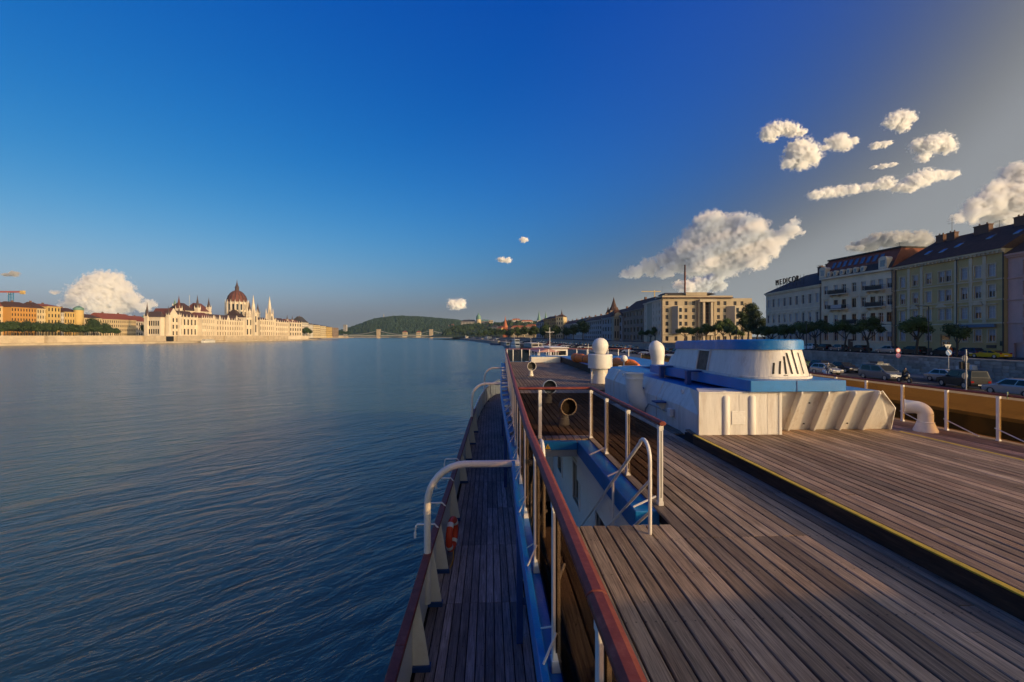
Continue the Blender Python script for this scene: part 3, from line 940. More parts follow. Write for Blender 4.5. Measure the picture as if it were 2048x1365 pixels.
# spaced evenly round the fore corner, tallest in the middle
def fu(t):
    P = on_fun(t % 36, 1.3)[0]
    c_, s_ = math.cos(YAW), math.sin(YAW)
    return 1024 + F * (P.x * c_ - P.y * s_) / (P.x * s_ + P.y * c_)
ts = [27 + k * .05 for k in range(300)]
tt = []
for uu in (1547, 1559, 1571, 1583, 1594.5, 1605.5, 1615.5, 1624.5, 1632):
    tt.append(min(ts, key=lambda t: abs(fu(t) - uu)))
hgts = [.19, .22, .30, .36, .41, .36, .33, .28, .22]
for t, hh in zip(tt, hgts):
    p = MB()
    z0, z1 = 1.245, 1.245 + hh * 1.08
    for nz in range(4):
        za, zb = z0 + (z1 - z0) * nz / 4, z0 + (z1 - z0) * (nz + 1) / 4
        qs = []
        for zz in (za, zb):
            P, T, N = on_fun(t % 36, zz)
            qs.append((P - T * .019 + N * .003, P + T * .019 + N * .003))
        p.quad(qs[0][0], qs[0][1], qs[1][1], qs[1][0])
    p.build('louvre_slit', M['black'], fn, world=True)
p = MB()
P, T, N = on_fun(35.5, 1.215); 
p.quad(P - T * .04 + N * .004, P + T * .04 + N * .004, P + T * .04 + N * .004 + Vector((0, 0, .012)), P - T * .04 + N * .004 + Vector((0, 0, .012)))
p.build('louvre_slit', M['black'], fn, world=True)
# recess in the port side
b = MB()
def side_x(z): return 4.68 + .10 * (z - 1.15) / .54
z0, z1, y0, y1 = 1.20, 1.62, 9.62, 10.12
b.quad((side_x(z0) - .004, y0, z0), (side_x(z0) - .004, y1, z0), (side_x(z1) - .004, y1, z1), (side_x(z1) - .004, y0, z1))
b.build('rusty_recess', M['rust'], fn, world=True)
b = MB()
for (ya, yb, za, zb) in ((y0 - .025, y0, z0, z1), (y1, y1 + .025, z0, z1), (y0 - .025, y1 + .025, z1, z1 + .03)):
    b.hexa([(side_x(za) - .03, ya, za), (side_x(za) + .02, ya, za), (side_x(za) + .02, yb, za), (side_x(za) - .03, yb, za), (side_x(zb) - .03, ya, zb), (side_x(zb) + .02, ya, zb), (side_x(zb) + .02, yb, zb), (side_x(zb) - .03, yb, zb)])
b.build('recess_frame', M['white_cas'], fn, world=True)

# ------------------------------------------------------------------ ventilators
def cowl(name, label, loc, rz, r=.18, h=.30, stem=.105, reach=.22, flare=1.0, base=.13, group='cowl ventilators on the deck', closed=False):
    """cowl ventilator: mouth faces local -Y"""
    t = thing(name, label, 'ventilator', loc, rz, group)
    b = MB(); b.lathe([(base, 0), (base, .03), (stem * 1.12, h * .5), (stem * 1.12, h * .52), (stem * 1.18, h * .54), (stem, h * .58), (stem, h)], seg=20)
    b.build('stem', M['white'], t, smooth=40)
    b = MB()
    pts, rs = [], []
    zc = h
    for j in range(9):
        a = R(90 * j / 8)
        k = j / 8
        pts.append((0, reach * .62 * (1 - math.cos(a)) * -1 + .0, zc + (r * .95) * math.sin(a)))
        rs.append(stem + (r * .93 - stem) * k ** .7)
    e = pts[-1]
    for k, rr in ((.35, r * .97), (.7, r), (1.0, r * 1.04)):
        pts.append((0, e[1] - reach * .6 * k, e[2])); rs.append(rr)
    b.tube(pts, rs, 20, cap=False, up=(1, 0, 0))
    e = pts[-1]
    b.build('hood', M['white'], t, smooth=60)
    b = MB()
    b.tube([(math.cos(2 * math.pi * i / 24) * r * 1.04, e[1], e[2] + math.sin(2 * math.pi * i / 24) * r * 1.04) for i in range(24)], .014, 8, closed=True)
    b.build('rim', M['white'], t, smooth=60)
    b = MB()
    n = 20
    ring = lambda rr, y: [(math.cos(2 * math.pi * i / n) * rr, y, e[2] + math.sin(2 * math.pi * i / n) * rr) for i in range(n)]
    loft(b, [ring(r * 1.02, e[1] + .002), ring(r * .97, e[1] + .06), ring(r * .8, e[1] + .12)], cap=True)
    b.build('mouth', M['vent_in'] if not closed else M['dark_metal'], t, smooth=50)
    return t
cowl('cowl_ventilator', 'white cowl ventilator with round mouth nearest to the stair railing', (1.62, 9.95, 0), R(14), r=.17, h=.26)
cowl('cowl_ventilator', 'white cowl ventilator in the middle of the row of three', (1.67, 13.2, 0), R(8), r=.19, h=.30, stem=.12)
cowl('cowl_ventilator', 'small white cowl ventilator farthest towards the bow', (1.98, 22.0, 0), R(4), r=.2, h=.30, stem=.09)
cowl('cowl_ventilator', 'white cowl ventilator turned outward beside the amber glass railing', (10.16, 10.15, SZ), R(-132), r=.155, h=.40, stem=.145, reach=.30, base=.23)

mv = thing('mushroom_ventilator', 'tall white ventilator with ball top and drum collar', 'ventilator', (4.55, 18.6, 0))
b = MB(); b.lathe([(.36, 0), (.36, .05), (.31, .35), (.31, .62)], seg=24); b.box(-.40, -.12, 0, -.30, .0, .62); b.build('stem', M['white'], mv, smooth=40)
b = MB(); b.lathe([(.30, .615), (.50, .62), (.50, 1.17), (.48, 1.19), (.2, 1.19)], seg=28); b.build('collar', M['white'], mv, smooth=40)
b = MB(); b.lathe([(.20, 1.19), (.25, 1.27), (.315, 1.42), (.33, 1.53), (.31, 1.65), (.25, 1.76), (.14, 1.84), (.001, 1.865)], seg=24); b.build('ball_head', M['white'], mv, smooth=60)

gv = thing('swan_neck_ventilator', 'white rounded ventilator post standing behind the casing', 'ventilator', (6.55, 17.5, 0))
b = MB(); b.tube([(0, 0, 0), (0, 0, .7), (0, 0, 1.1)], .235, 20); b.build('stem', M['white'], gv, smooth=50)
b = MB()
b.tube([(0, 0, 1.0), (-.01, 0, 1.2), (-.04, 0, 1.38), (-.06, 0, 1.52), (-.06, 0, 1.64), (-.05, 0, 1.72), (-.04, 0, 1.765)], [.237, .27, .30, .29, .23, .14, .02], 20); b.build('hood', M['white'], gv, smooth=60)

ev = thing('elbow_ventilator', 'white elbow ventilator pipe growing out of the side of the casing', 'ventilator', (3.75, 11.5, 0))
b = MB()
pts = [(-.06, 0, .95), (-.06, 0, .62), (-.03, -.02, .45), (.05, -.05, .30), (.18, -.1, .2), (.32, -.12, .16)]
b.tube(pts, .215, 20, cap=False); b.build('elbow_pipe', M['white'], ev, smooth=50)
b = MB(); b.lathe([(.20, .84), (.235, .84), (.235, .87), (.225, .88), (.225, .96), (.24, .97), (.24, 1.0), (.19, 1.0), (.19, .9)], (-.06, 0, 0), seg=24); b.build('rim', M['white'], ev, smooth=40)

sl = thing('deck_lamp', 'small round white lamp on a short stalk beside the orange bundle', 'lamp', (6.05, 20.3, .0))
b = MB(); b.cyl((0, 0, 0), (0, 0, .80), .03, seg=8); b.build('stalk', M['white_rail'], sl)
b = MB(); b.ball((0, 0, .92), .16, seg=16, rings=9); b.build('lamp_head', M['white'], sl, smooth=60)

lf = thing('inflatable_bundle', 'long orange fabric bundle lashed with dark straps on the forward hatch', 'bundle', (5.6, 24, .46))
b = MB()
pa, pb = Vector((4.95, 27.2, .66)), Vector((6.5, 19.6, .62))
n = 26
pts = [pa + (pb - pa) * (i / n) + Vector((0, 0, .02 * math.sin(i * 1.7))) for i in range(n + 1)]
rs = [(.30 if i < 3 else .25) * (.35 if i in (0, n) else .75 if i in (1, n - 1) else 1) * (1 - .10 * (i % 4 == 2)) for i in range(n + 1)]
b.tube(pts, rs, 16); b.build('orange_roll', M['orange'], lf, world=True, smooth=60)
for i in range(3, n, 4):
    q = MB(); c = pts[i]; d = (pb - pa).normalized(); q.tube([c - d * .025, c + d * .025], rs[i] * 1.05, 16); q.build('strap', M['dark_metal'], lf, world=True, smooth=60)
q = MB(); q.box(5.1, 19.6, .0, 7.2, 21.5, .36); q.build('cradle', M['blue_dark'], lf, world=True)

lb = thing('lifebuoy', 'orange lifebuoy with white bands hanging inside the bulwark', 'lifebuoy', (-.80, 9.2, SD + .1))
rc = Vector((-.76, 9.2, SD + .47)); RR, rr_ = .27, .065
b = MB(); b.tube([rc + Vector((.04 * math.cos(2 * math.pi * i / 28), RR * math.cos(2 * math.pi * i / 28), RR * math.sin(2 * math.pi * i / 28))) for i in range(28)], rr_, 12, closed=True, up=(1, 0, 0.01)); b.build('ring', M['ring_red'], lb, world=True, smooth=60)
for k in range(4):
    q = MB(); a0 = R(35 + 90 * k)
    q.tube([rc + Vector((.04 * math.cos(a0 + R(s)), RR * math.cos(a0 + R(s)), RR * math.sin(a0 + R(s)))) for s in (-9, -3, 3, 9)], rr_ * 1.05, 12, up=(1, 0, 0.01)); q.build('band', M['white'], lb, world=True, smooth=60)
q = MB(); q.tube([rc + Vector((.04, -.2, -.24)), rc + Vector((.05, -.3, -.36)), rc + Vector((.02, -.36, -.44)), rc + Vector((-.02, -.5, -.46))], .012, 6); q.build('rope', M['rope'], lb, world=True)

st = thing('round_sticker', 'round yellow green ring sign with blue centre on the road side handrail', 'sign', (SX - .03, 8.95, STOP - .02))
b = MB()
def disc(bb, c, r0, r1, n, m, y=0.0):
    ring = lambda rr: [(c[0] + rr * math.cos(2 * math.pi * i / n), c[1] + y, c[2] + rr * math.sin(2 * math.pi * i / n)) for i in range(n)]
    a, d = ring(r0), ring(r1)
    if r0 < 1e-4: bb.add(d, [tuple(range(n))], m)
    else: bb.add(a + d, [(i, (i + 1) % n, n + (i + 1) % n, n + i) for i in range(n)], m)
M['lime'] = mat('yellow_green_print', (0.45, 0.55, 0.05), 0.4, var=0.05)
M['print_blue'] = mat('blue_print', (0.02, 0.12, 0.35), 0.4, var=0.05)
M['print_white'] = mat('white_print', (0.7, 0.7, 0.7), 0.4, var=0.05)
disc(b, (0, 0, .03), .05, .075, 24, 0); disc(b, (0, 0, .03), 0.0, .05, 24, 1)
b.box(-.03, -.004, .045, .0, -.002, .06, 2); b.box(-.005, -.004, .02, .03, -.002, .04, 2)
b.build('sign_face', [M['lime'], M['print_blue'], M['print_white']], st, rz=R(35))
b = MB(); b.cyl((0, .004, .03), (0, .012, .03), .074, seg=20); b.build('sign_back', M['grey_metal'], st, rz=R(35))
# ------------------------------------------------------------------ banks and roads
ROAD_Z, UP_Z = -3.35, -1.40
M['asphalt'] = mat('asphalt', (0.058, 0.055, 0.052), 0.9, spec=.15, var=0.25, scale=.5, bump=0.3, bscale=12, coords='Object')
M['pave'] = mat('pavement', (0.22, 0.195, 0.165), 0.85, spec=.2, var=0.2, scale=.8, bump=0.2, bscale=6)
M['stone'] = mat('embankment_stone', (0.30, 0.265, 0.22), 0.9, var=0.45, scale=.9, dirt=0.7, dirtcol=(0.09, 0.075, 0.06), dscale=.7, bump=0.5, bscale=4)
M['stone_l'] = mat('pale_quay_stone', (0.46, 0.38, 0.27), 0.9, var=0.25, scale=.15, dirt=0.5, dirtcol=(0.26, 0.18, 0.09), dscale=.06)
M['quay_l'] = mat('sandy_quay', (0.42, 0.31, 0.17), 0.9, var=0.3, scale=.06, dirt=0.5, dirtcol=(0.20, 0.14, 0.07), dscale=.04)
M['quay_r'] = mat('quay_slabs', (0.30, 0.25, 0.19), 0.9, spec=.1, var=0.25, scale=.3)
M['soil'] = mat('ground', (0.11, 0.10, 0.07), 0.95, var=0.3, scale=.05)
M['line'] = mat('road_marking', (0.60, 0.59, 0.56), 0.8, var=0.15)

def poly(name, pts, z, m, kind='structure', drop=None):
    """flat ground sheet from a camera-frame outline, with side faces going down to drop"""
    b = MB()
    P = [C(x, y) for x, y in pts]
    n = len(P)
    b.add([(x, y, z) for x, y in P], [tuple(range(n))], 0)
    if drop is not None:
        b.add([(x, y, z) for x, y in P] + [(x, y, drop) for x, y in P], [(i, n + i, n + (i + 1) % n, (i + 1) % n) for i in range(n)], 1 if isinstance(m, list) else 0)
    return tag(b.build(name, m), kind=kind)

# right bank: water's edge, foot of the wall, facade line (camera frame X by Y)
EDGE = [(-60, 29), (20, 29), (110, 30), (160, 26), (210, 18), (300, 6), (420, -11), (560, -34), (700, -60), (960, -105), (1260, -165), (1500, -195), (1750, -216)]
WALL = [(-60, 55), (20, 55), (110, 55.2), (160, 54), (210, 50), (300, 39), (420, 20), (560, -6), (700, -32), (960, -84), (1260, -146), (1500, -182), (1750, -205)]
edge = lambda y: lerp(EDGE, y)
wall = lambda y: lerp(WALL, y)
Ys = [-60, 0, 40, 80, 110, 135, 160, 185, 210, 250, 300, 360, 420, 490, 560, 630, 700, 830, 960, 1110, 1260, 1380, 1500, 1620, 1750]
poly('quay_road', [(edge(y), y) for y in Ys] + [(wall(y) + .2, y) for y in reversed(Ys)], ROAD_Z, [M['asphalt'], M['stone']], drop=WATER_Z - 1)
poly('quay_pavement', [(edge(y), y) for y in Ys] + [(edge(y) + 8, y) for y in reversed(Ys)], ROAD_Z + .004, M['quay_r'])
poly('pavement', [(wall(y) - 4.6, y) for y in Ys[:12]] + [(wall(y) - .35, y) for y in reversed(Ys[:12])], ROAD_Z + .13, [M['pave'], M['pave']], drop=ROAD_Z)
poly('upper_road', [(wall(y) + .21, y) for y in Ys] + [(wall(y) + 900, y) for y in reversed(Ys)], UP_Z, M['asphalt'])
poly('upper_pavement', [(wall(y) + .25, y) for y in Ys[:12]] + [(wall(y) + 3.4, y) for y in reversed(Ys[:12])], UP_Z + .12, [M['pave'], M['pave']], drop=UP_Z)
b = MB()
for k in range(40):
    y = 20 + k * 6
    for xo in (-9.4,):
        p, q = C(wall(y) + xo, y), C(wall(y + 3) + xo, y + 3)
        b.quad((p[0] - .07, p[1], ROAD_Z + .005), (p[0] + .07, p[1], ROAD_Z + .005), (q[0] + .07, q[1], ROAD_Z + .005), (q[0] - .07, q[1], ROAD_Z + .005))
tag(b.build('road_marking', M['line']), kind='structure')
# the stone embankment wall: near courses are separate blocks
ew = thing('embankment_wall', 'rough stone embankment wall between the quay road and the upper street', 'wall', C(wall(70), 70, ROAD_Z))
WT = -.78
b = MB()
for ya, yb in zip(Ys, Ys[1:]):
    xa, xb_ = wall(ya), wall(yb)
    pts = [C(xa, ya), C(xa + .5, ya), C(xb_ + .5, yb), C(xb_, yb)]
    b.hexa([(x, y, ROAD_Z) for x, y in pts] + [(x, y, WT - .2) for x, y in pts])
b.build('wall_core', M['stone'], ew, world=True)
blk = [MB().box(-.02, 0, 0, .12, L, h).build('stone_block', mat('stone_block_%d' % i, c, .9, var=.4, scale=1.2, bump=.5, bscale=5, rnd=.25), None, bevel=.02) for i, (L, h, c) in enumerate(((.92, .36, (.30, .265, .22)), (1.4, .36, (.27, .235, .19)), (.66, .36, (.34, .30, .25))))]
first = [True, True, True]
cnt = 0
far_b = MB()
for r_ in range(6):
    y = 42 + .3 * (r_ % 2)
    while y < 112:
        k = random.randrange(3)
        L = (.95, 1.43, .69)[k]
        xw = wall(y)
        p = C(xw - .12 + random.uniform(-.03, .02), y + L, ROAD_Z + .02 + r_ * .385)
        if y < 75 and cnt < 285:
            if first[k]: o = blk[k]; first[k] = False; o.parent = ew
            else: o = blk[k].copy(); col.objects.link(o); o.parent = ew
            o.location = Vector(p) - Vector(ew.location)
            o.rotation_euler = (0, 0, math.pi - YAW)
            o.location = Vector(C(xw + .0 + random.uniform(-.03, .02), y + L, ROAD_Z + .02 + r_ * .385)) - Vector(ew.location)
            cnt += 1
        else:
            q0, q1 = C(xw - .12, y), C(xw - .12, y + L - .03)
            q2, q3 = C(xw + .1, y + L - .03), C(xw + .1, y)
            z = ROAD_Z + .02 + r_ * .385
            far_b.hexa([(a[0], a[1], z) for a in (q0, q3, q2, q1)] + [(a[0], a[1], z + .36) for a in (q0, q3, q2, q1)])
        y += L
far_b.build('stone_block', M['stone'], ew, world=True, kind='stuff')
b = MB()
for ya, yb in zip(Ys, Ys[1:]):
    xa, xb_ = wall(ya), wall(yb)
    pts = [C(xa - .14, ya), C(xa + .62, ya), C(xb_ + .62, yb), C(xb_ - .14, yb)]
    b.hexa([(x, y, WT - .195) for x, y in pts] + [(x, y, WT) for x, y in pts])
b.build('coping', M['stone'], ew, world=True, bevel=.02)

# pontoon added so that a sunlit tan band shows through the amber glass
ls = thing('added_stage', 'added low floating stage whose ochre deck makes the tan band in the amber glass', 'added pontoon', (20, 20, WATER_Z))
M['ochre'] = mat('ochre_boards', (0.36, 0.26, 0.14), 0.9, spec=.05, var=0.3, scale=2, stretch=(1, 8, 1))
b = MB(); b.box(20.7, -2, WATER_Z, 28.2, 60, -1.45); b.build('float_body', M['dark_metal'], ls, world=True)
b = MB(); b.box(20.5, -2.2, -1.447, 28.4, 60.2, -1.3); b.build('stage_deck', M['ochre'], ls, world=True)

for k in range(3):
    if first[k]: bpy.data.objects.remove(blk[k])
# ------------------------------------------------------------------ town houses
def pmat(name, c, **k):
    a = dict(rough=.85, var=.16, scale=.35, dirt=.4, dirtcol=tuple(v * .5 for v in c), dscale=.5, bump=.15, bscale=6)
    a.update(k)
    return mat(name, c, **a)
M['roof_dk'] = mat('dark_roof_tiles', (0.085, 0.048, 0.036), 0.9, spec=.2, var=.3, scale=1.5, bump=.5, bscale=14)
M['roof_grey'] = mat('slate_roof', (0.06, 0.054, 0.05), 0.8, spec=.2, var=.25, scale=1.5)
M['roof_red'] = mat('red_roof_tiles', (0.22, 0.06, 0.03), 0.8, var=.3, scale=1.2, bump=.4, bscale=14)
M['roof_orange'] = mat('orange_roof_tiles', (0.40, 0.12, 0.04), 0.8, var=.3, scale=.3)
M['trim'] = pmat('stucco_trim', (0.76, 0.62, 0.43))
M['brick_ch'] = mat('chimney_brick', (0.16, 0.085, 0.055), .9, var=.3, scale=5)
M['glint'] = mat('roof_glass', (0.10, 0.13, 0.17), .08, var=.1, spec=.8)

WIN = {}
def window_proto(key, w, h, style):
    """frame with crossbars; pane as sub-part"""
    f = MB(); t = .07
    f.box(0, 0, 0, w, .09, t); f.box(0, 0, h - t, w, .09, h); f.box(0, 0, t, t, .09, h - t); f.box(w - t, 0, t, w, .09, h - t)
    f.box(w / 2 - .035, .012, t, w / 2 + .035, .085, h - t)
    f.box(t, .01, h * .66, w - t, .08, h * .66 + .06)
    fo = f.build('window', M['frame_br'] if style == 'dark' else M['frame_w'])
    g = MB(); g.box(t, .10, t, w - t, .11, h - t, 0)
    if style == 'half': g.box(t, .06, h * .5, w - t, .075, h - t, 1)
    if style == 'blind': g.box(t, .06, t, w - t, .075, h - t, 1)
    p = g.build('pane', [M['pane'], M['pane_b']]); p.parent = fo
    WIN[key] = (fo, p, [True])
def place_win(key, parent, x, y, z):
    fo, p, fst = WIN[key]
    if fst[0]: o, q = fo, p; fst[0] = False
    else:
        o, q = fo.copy(), p.copy(); col.objects.link(o); col.objects.link(q); q.parent = o
    o.parent = parent; o.location = (x, y, z)
    return o

def frame(p0, p1):
    a, c = Vector(C(*p0)), Vector(C(*p1))
    d = c - a
    return a, d.length, math.atan2(d.y, d.x)

def openings_wall(b, L, z0, z1, rects, depth=.28, m=0):
    """facade sheet in the local x-z plane with recessed openings (x0,z0,x1,z1)"""
    xs = sorted({0, L, *[r[0] for r in rects], *[r[2] for r in rects]})
    zs = sorted({z0, z1, *[r[1] for r in rects], *[r[3] for r in rects]})
    for i in range(len(xs) - 1):
        k = None
        for j in range(len(zs) - 1):
            xm, zm = (xs[i] + xs[i + 1]) / 2, (zs[j] + zs[j + 1]) / 2
            if any(r[0] < xm < r[2] and r[1] < zm < r[3] for r in rects):
                continue
            b.quad((xs[i], 0, zs[j]), (xs[i + 1], 0, zs[j]), (xs[i + 1], 0, zs[j + 1]), (xs[i], 0, zs[j + 1]), m)
    for (x0, a, x1, c) in rects:
        b.quad((x0, 0, a), (x0, depth, a), (x0, depth, c), (x0, 0, c), m); b.quad((x1, 0, a), (x1, 0, c), (x1, depth, c), (x1, depth, a), m)
        b.quad((x0, 0, a), (x1, 0, a), (x1, depth, a), (x0, depth, a), m); b.quad((x0, 0, c), (x0, depth, c), (x1, depth, c), (x1, 0, c), m)

def body(b, L, D, H, m=0):
    b.quad((0, 0, 0), (0, 0, H), (0, D, H), (0, D, 0), m); b.quad((L, 0, 0), (L, D, 0), (L, D, H), (L, 0, H), m)
    b.quad((0, D, 0), (0, D, H), (L, D, H), (L, D, 0), m); b.quad((0, .6, H - .01), (L, .6, H - .01), (L, D, H - .01), (0, D, H - .01), m)
    b.quad((0, .4, 0), (L, .4, 0), (L, .4, H), (0, .4, H), m)

def chimney(parent, x, y, z, w, h, pots=2):
    b = MB(); b.box(x, y, z - 1.5, x + w, y + .8, z + h); b.box(x - .08, y - .08, z + h, x + w + .08, y + .88, z + h + .15)
    for k in range(pots):
        b.cyl((x + w * (k + .5) / pots, y + .4, z + h + .15), (x + w * (k + .5) / pots, y + .4, z + h + .5), .12, seg=6)
    return b.build('chimney', M['brick_ch'], parent)
def antenna(parent, x, y, z, h):
    b = MB(); b.cyl((x, y, z - 1), (x, y, z + h), .035, seg=5)
    for k, w in ((.95, .8), (.85, 1.1), (.72, .9)):
        b.box(x - w, y - .015, z + h * k, x + w, y + .015, z + h * k + .03)
    return b.build('antenna', M['dark_metal'], parent)

for key, (w_, h_) in {'a': (1.15, 2.0), 'b': (1.15, 2.3), 'c': (1.2, 2.1)}.items():
    for stl in ('plain', 'half', 'blind', 'dark'): window_proto(key + stl, w_, h_, stl)

def town_house(name, label, p0, p1, wallm, H, floors, bays, wkey, roofm, roofh, D=14, styles=('plain', 'half', 'blind', 'plain'), xs=None, pediment=(), pil=(), trim=None, group=None, hip=(0, 0), roofmat_in=3.2):
    a, L, rz = frame(p0, p1)
    t = thing(name, label, 'house', (a.x, a.y, UP_Z), rz, group)
    w_, h_ = {'a': (1.15, 2.0), 'b': (1.15, 2.3), 'c': (1.2, 2.1)}[wkey]
    rects = []
    xs = xs or [(i + .5) * L / bays for i in range(bays)]
    plac = []
    for fi, z in enumerate(floors):
        for xi, x in enumerate(xs):
            hh = h_ if fi else h_
            rects.append((x - w_ / 2, z, x + w_ / 2, z + hh)); plac.append((x - w_ / 2, z, fi, xi))
    return t, L, rects, plac, w_, h_
def finish_house(t, L, H, D, rects, plac, wkey, wallm, trimm, roofm, roofh, styles, hip=(0, 0), door=None, eave=.55, ridge_y=None):
    b = MB()
    extra = [door] if door else []
    openings_wall(b, L, 0, H, rects + extra)
    body(b, L, D, H)
    b.build('wall', wallm, t)
    for x, z, fi, xi in plac:
        place_win(wkey + random.choice(styles), t, x, .14, z)
    b = MB()
    b.box(-.05, -eave, H - .30, L + .05, .1, H); b.box(-.02, -eave * .55, H - .62, L + .02, .05, H - .302)
    b.build('cornice', trimm, t)
    b = MB()
    ry = ridge_y or D / 2
    h0, h1 = hip
    e = eave + .1
    P = [(-.05, -e, H + .01), (L + .05, -e, H + .01), (L + .05, D + .2, H + .01), (-.05, D + .2, H + .01), (h0, ry, H + roofh), (L - h1, ry, H + roofh)]
    b.add(P, [(0, 1, 5, 4), (1, 2, 5), (2, 3, 4, 5), (3, 0, 4), (3, 2, 1, 0)], 0)
    b.build('roof', roofm, t)

def course(t, L, z, trimm, h=.22, d=.16):
    b = MB(); b.box(0, -d, z, L, -.002, z + h); return b.build('string_course', trimm, t)
def hood(t, x, z, w, trimm, kind='flat'):
    b = MB()
    if kind == 'flat': b.box(x - w / 2, -.28, z, x + w / 2, -.003, z + .16)
    else:
        b.box(x - w / 2, -.30, z, x + w / 2, -.003, z + .15)
        n = 8
        pts = [(x - w / 2, -.28, z + .152)] + [(x - w / 2 + w * k / n, -.28, z + .152 + .55 * math.sin(math.pi * k / n)) for k in range(1, n)] + [(x + w / 2, -.28, z + .152)]
        b.extr(pts, (0, .277, 0))
    return b.build('window_hood', trimm, t)
def surround(t, rects, trimm):
    b = MB()
    for x0, a, x1, c in rects:
        b.box(x0 - .16, -.06, a - .1, x0 - .002, -.001, c + .14); b.box(x1 + .002, -.06, a - .1, x1 + .16, -.001, c + .14)
        b.box(x0 - .0, -.06, c + .002, x1 + .0, -.001, c + .14); b.box(x0 - .22, -.14, a - .22, x1 + .22, -.001, a - .102)
    return b.build('window_surround', trimm, t, kind='stuff')
def downpipe(t, x, H):
    b = MB(); b.cyl((x, -.12, 0), (x, -.12, H - .4), .09, seg=6); b.cyl((x, -.12, H - .4), (x, -.4, H - .1), .09, seg=6); return b.build('downpipe', M['dark_metal'], t)
def balcony(t, x0, x1, z, cloth=False):
    b = MB(); b.box(x0, -1.1, z - .18, x1, -.003, z)
    for x in (x0 + .3, (x0 + x1) / 2, x1 - .3): b.hexa([(x - .08, -.9, z - .3), (x + .08, -.9, z - .3), (x + .08, -.003, z - .8), (x - .08, -.003, z - .8), (x - .08, -.9, z - .182), (x + .08, -.9, z - .182), (x + .08, -.003, z - .182), (x - .08, -.003, z - .182)])
    o = b.build('balcony', M['trim'], t)
    b = MB(); n = int((x1 - x0) / .16)
    for k in range(n + 1):
        x = x0 + .03 + (x1 - x0 - .06) * k / n; b.box(x - .015, -1.08, z + .001, x + .015, -1.05, z + .95)
    for y in (-1.065,): b.box(x0, y - .03, z + .93, x1, y + .03, z + 1.0)
    b.box(x0, -1.06, z + .93, x0 + .04, -.003, z + 1.0); b.box(x1 - .04, -1.06, z + .93, x1, -.003, z + 1.0)
    b.box(x0 + .1, -1.045, z + .06, x1 - .1, -1.04, z + .86)
    b.build('balustrade', M['dark_metal'], o)
    if cloth:
        b = MB(); b.box(x0 + .9, -1.12, z + .2, x1 - .8, -1.10, z + .98); b.build('cloth', M['pane_b'], o)

M['st_green'] = pmat('olive_stucco', (0.55, 0.38, 0.15))
M['st_green_l'] = pmat('pale_olive_trim', (0.64, 0.50, 0.31))
M['st_cream'] = pmat('cream_stucco', (0.78, 0.63, 0.43))
M['st_grey'] = pmat('grey_beige_stucco', (0.68, 0.53, 0.37))
M['st_pink'] = pmat('pink_stucco', (0.66, 0.39, 0.32))

# pink house at the right edge
H = 16.2
t, L, rects, plac, w_, h_ = town_house('pink_house', 'pink stucco house at the end of the street beside the olive green house', (78.3, 71.85), (77.0, 54), M['st_pink'], H, (2.6, 6.1, 9.6, 12.8), 0, 'c', None, 0, xs=(2.9, 6.2, 9.5, 12.8, 16.0))
finish_house(t, L, H, 14, rects, plac, 'c', M['st_pink'], M['st_pink'], M['roof_dk'], 5.0, ('half', 'plain', 'blind'), door=(.9, .02, 2.0, 2.2))
surround(t, rects, M['st_pink'])
for z in (5.3, 8.9, 12.3): course(t, L, z, M['st_pink'])
# olive green house
H = 17.2
p0, p1 = (77.8, 92.4), (77.8, 71.9)
xs = (2.2, 4.9, 7.6, 10.85, 12.25, 15.0, 16.9, 18.8)
a_, L_, _r = frame(p0, p1)
xs = (1.75, 4.6, 7.4, 10.0, 11.25, 14.1, 16.4, 18.6)
t, L, rects, plac, w_, h_ = town_house('olive_house', 'olive green stucco house with long dark roof and blue sign board', p0, p1, M['st_green'], H, (2.4, 6.2, 9.6, 13.0), 0, 'a', None, 0, xs=xs)
rects = [r for r in rects if not (r[1] < 3 and 9 < r[0] < 12)]
plac = [q for q in plac if not (q[1] < 3 and 9 < q[0] < 12)]
finish_house(t, L, H, 15, rects, plac, 'a', M['st_green'], M['st_green_l'], M['roof_dk'], 5.2, ('half', 'blind', 'blind', 'half'), door=(9.7, .02, 11.6, 3.6), hip=(1.2, 0))
surround(t, rects, M['st_green_l'])
for z in (5.3, 9.05, 12.35): course(t, L, z, M['st_green_l'])
for k, x in enumerate(xs):
    hood(t, x, 8.45, 1.9, M['st_green_l'], 'arch' if k in (1, 3, 6) else 'flat')
for x in (3.2, 6.0, 12.7, 15.25, 17.5):
    b = MB(); b.box(x - .28, -.12, 5.53, x + .28, -.002, 16.5); b.build('pilaster', M['st_green_l'], t)
b = MB()
for k in range(int(L / .7)): b.box(.2 + k * .7, -.5, H - .62, .42 + k * .7, -.31, H - .305)
b.build('cornice_bracket', M['st_green_l'], t, kind='stuff')
b = MB(); b.box(12.9, -.5, 4.75, 19.4, -.2, 5.25); b.build('sign_board', mat('blue_grey_sign', (.16, .20, .24), .5), t)
b = MB(); b.box(17.9, -.16, 1.35, 19.3, -.003, 1.85); b.build('name_plate', M['dark_metal'], t)
b = MB(); b.box(19.9, -.1, 1.75, 20.4, -.003, 2.5); b.build('notice_board', mat('dark_green_board', (.02, .035, .02), .6), t)
b = MB(); b.box(9.75, .20, .02, 11.55, .27, 3.55, 0); b.box(9.95, .19, .4, 10.5, .199, 2.3, 1); b.box(10.8, .19, .4, 11.35, .199, 2.3, 1); b.box(9.8, .185, 2.55, 11.5, .199, 3.4, 1); b.build('door', [M['st_green_l'], M['pane']], t)
b = MB()
for x in (2.0, 7.2): b.box(x, -.05, .2, x + .9, -.003, 1.1)
b.build('cellar_hatch', M['frame_br'], t, kind='stuff')
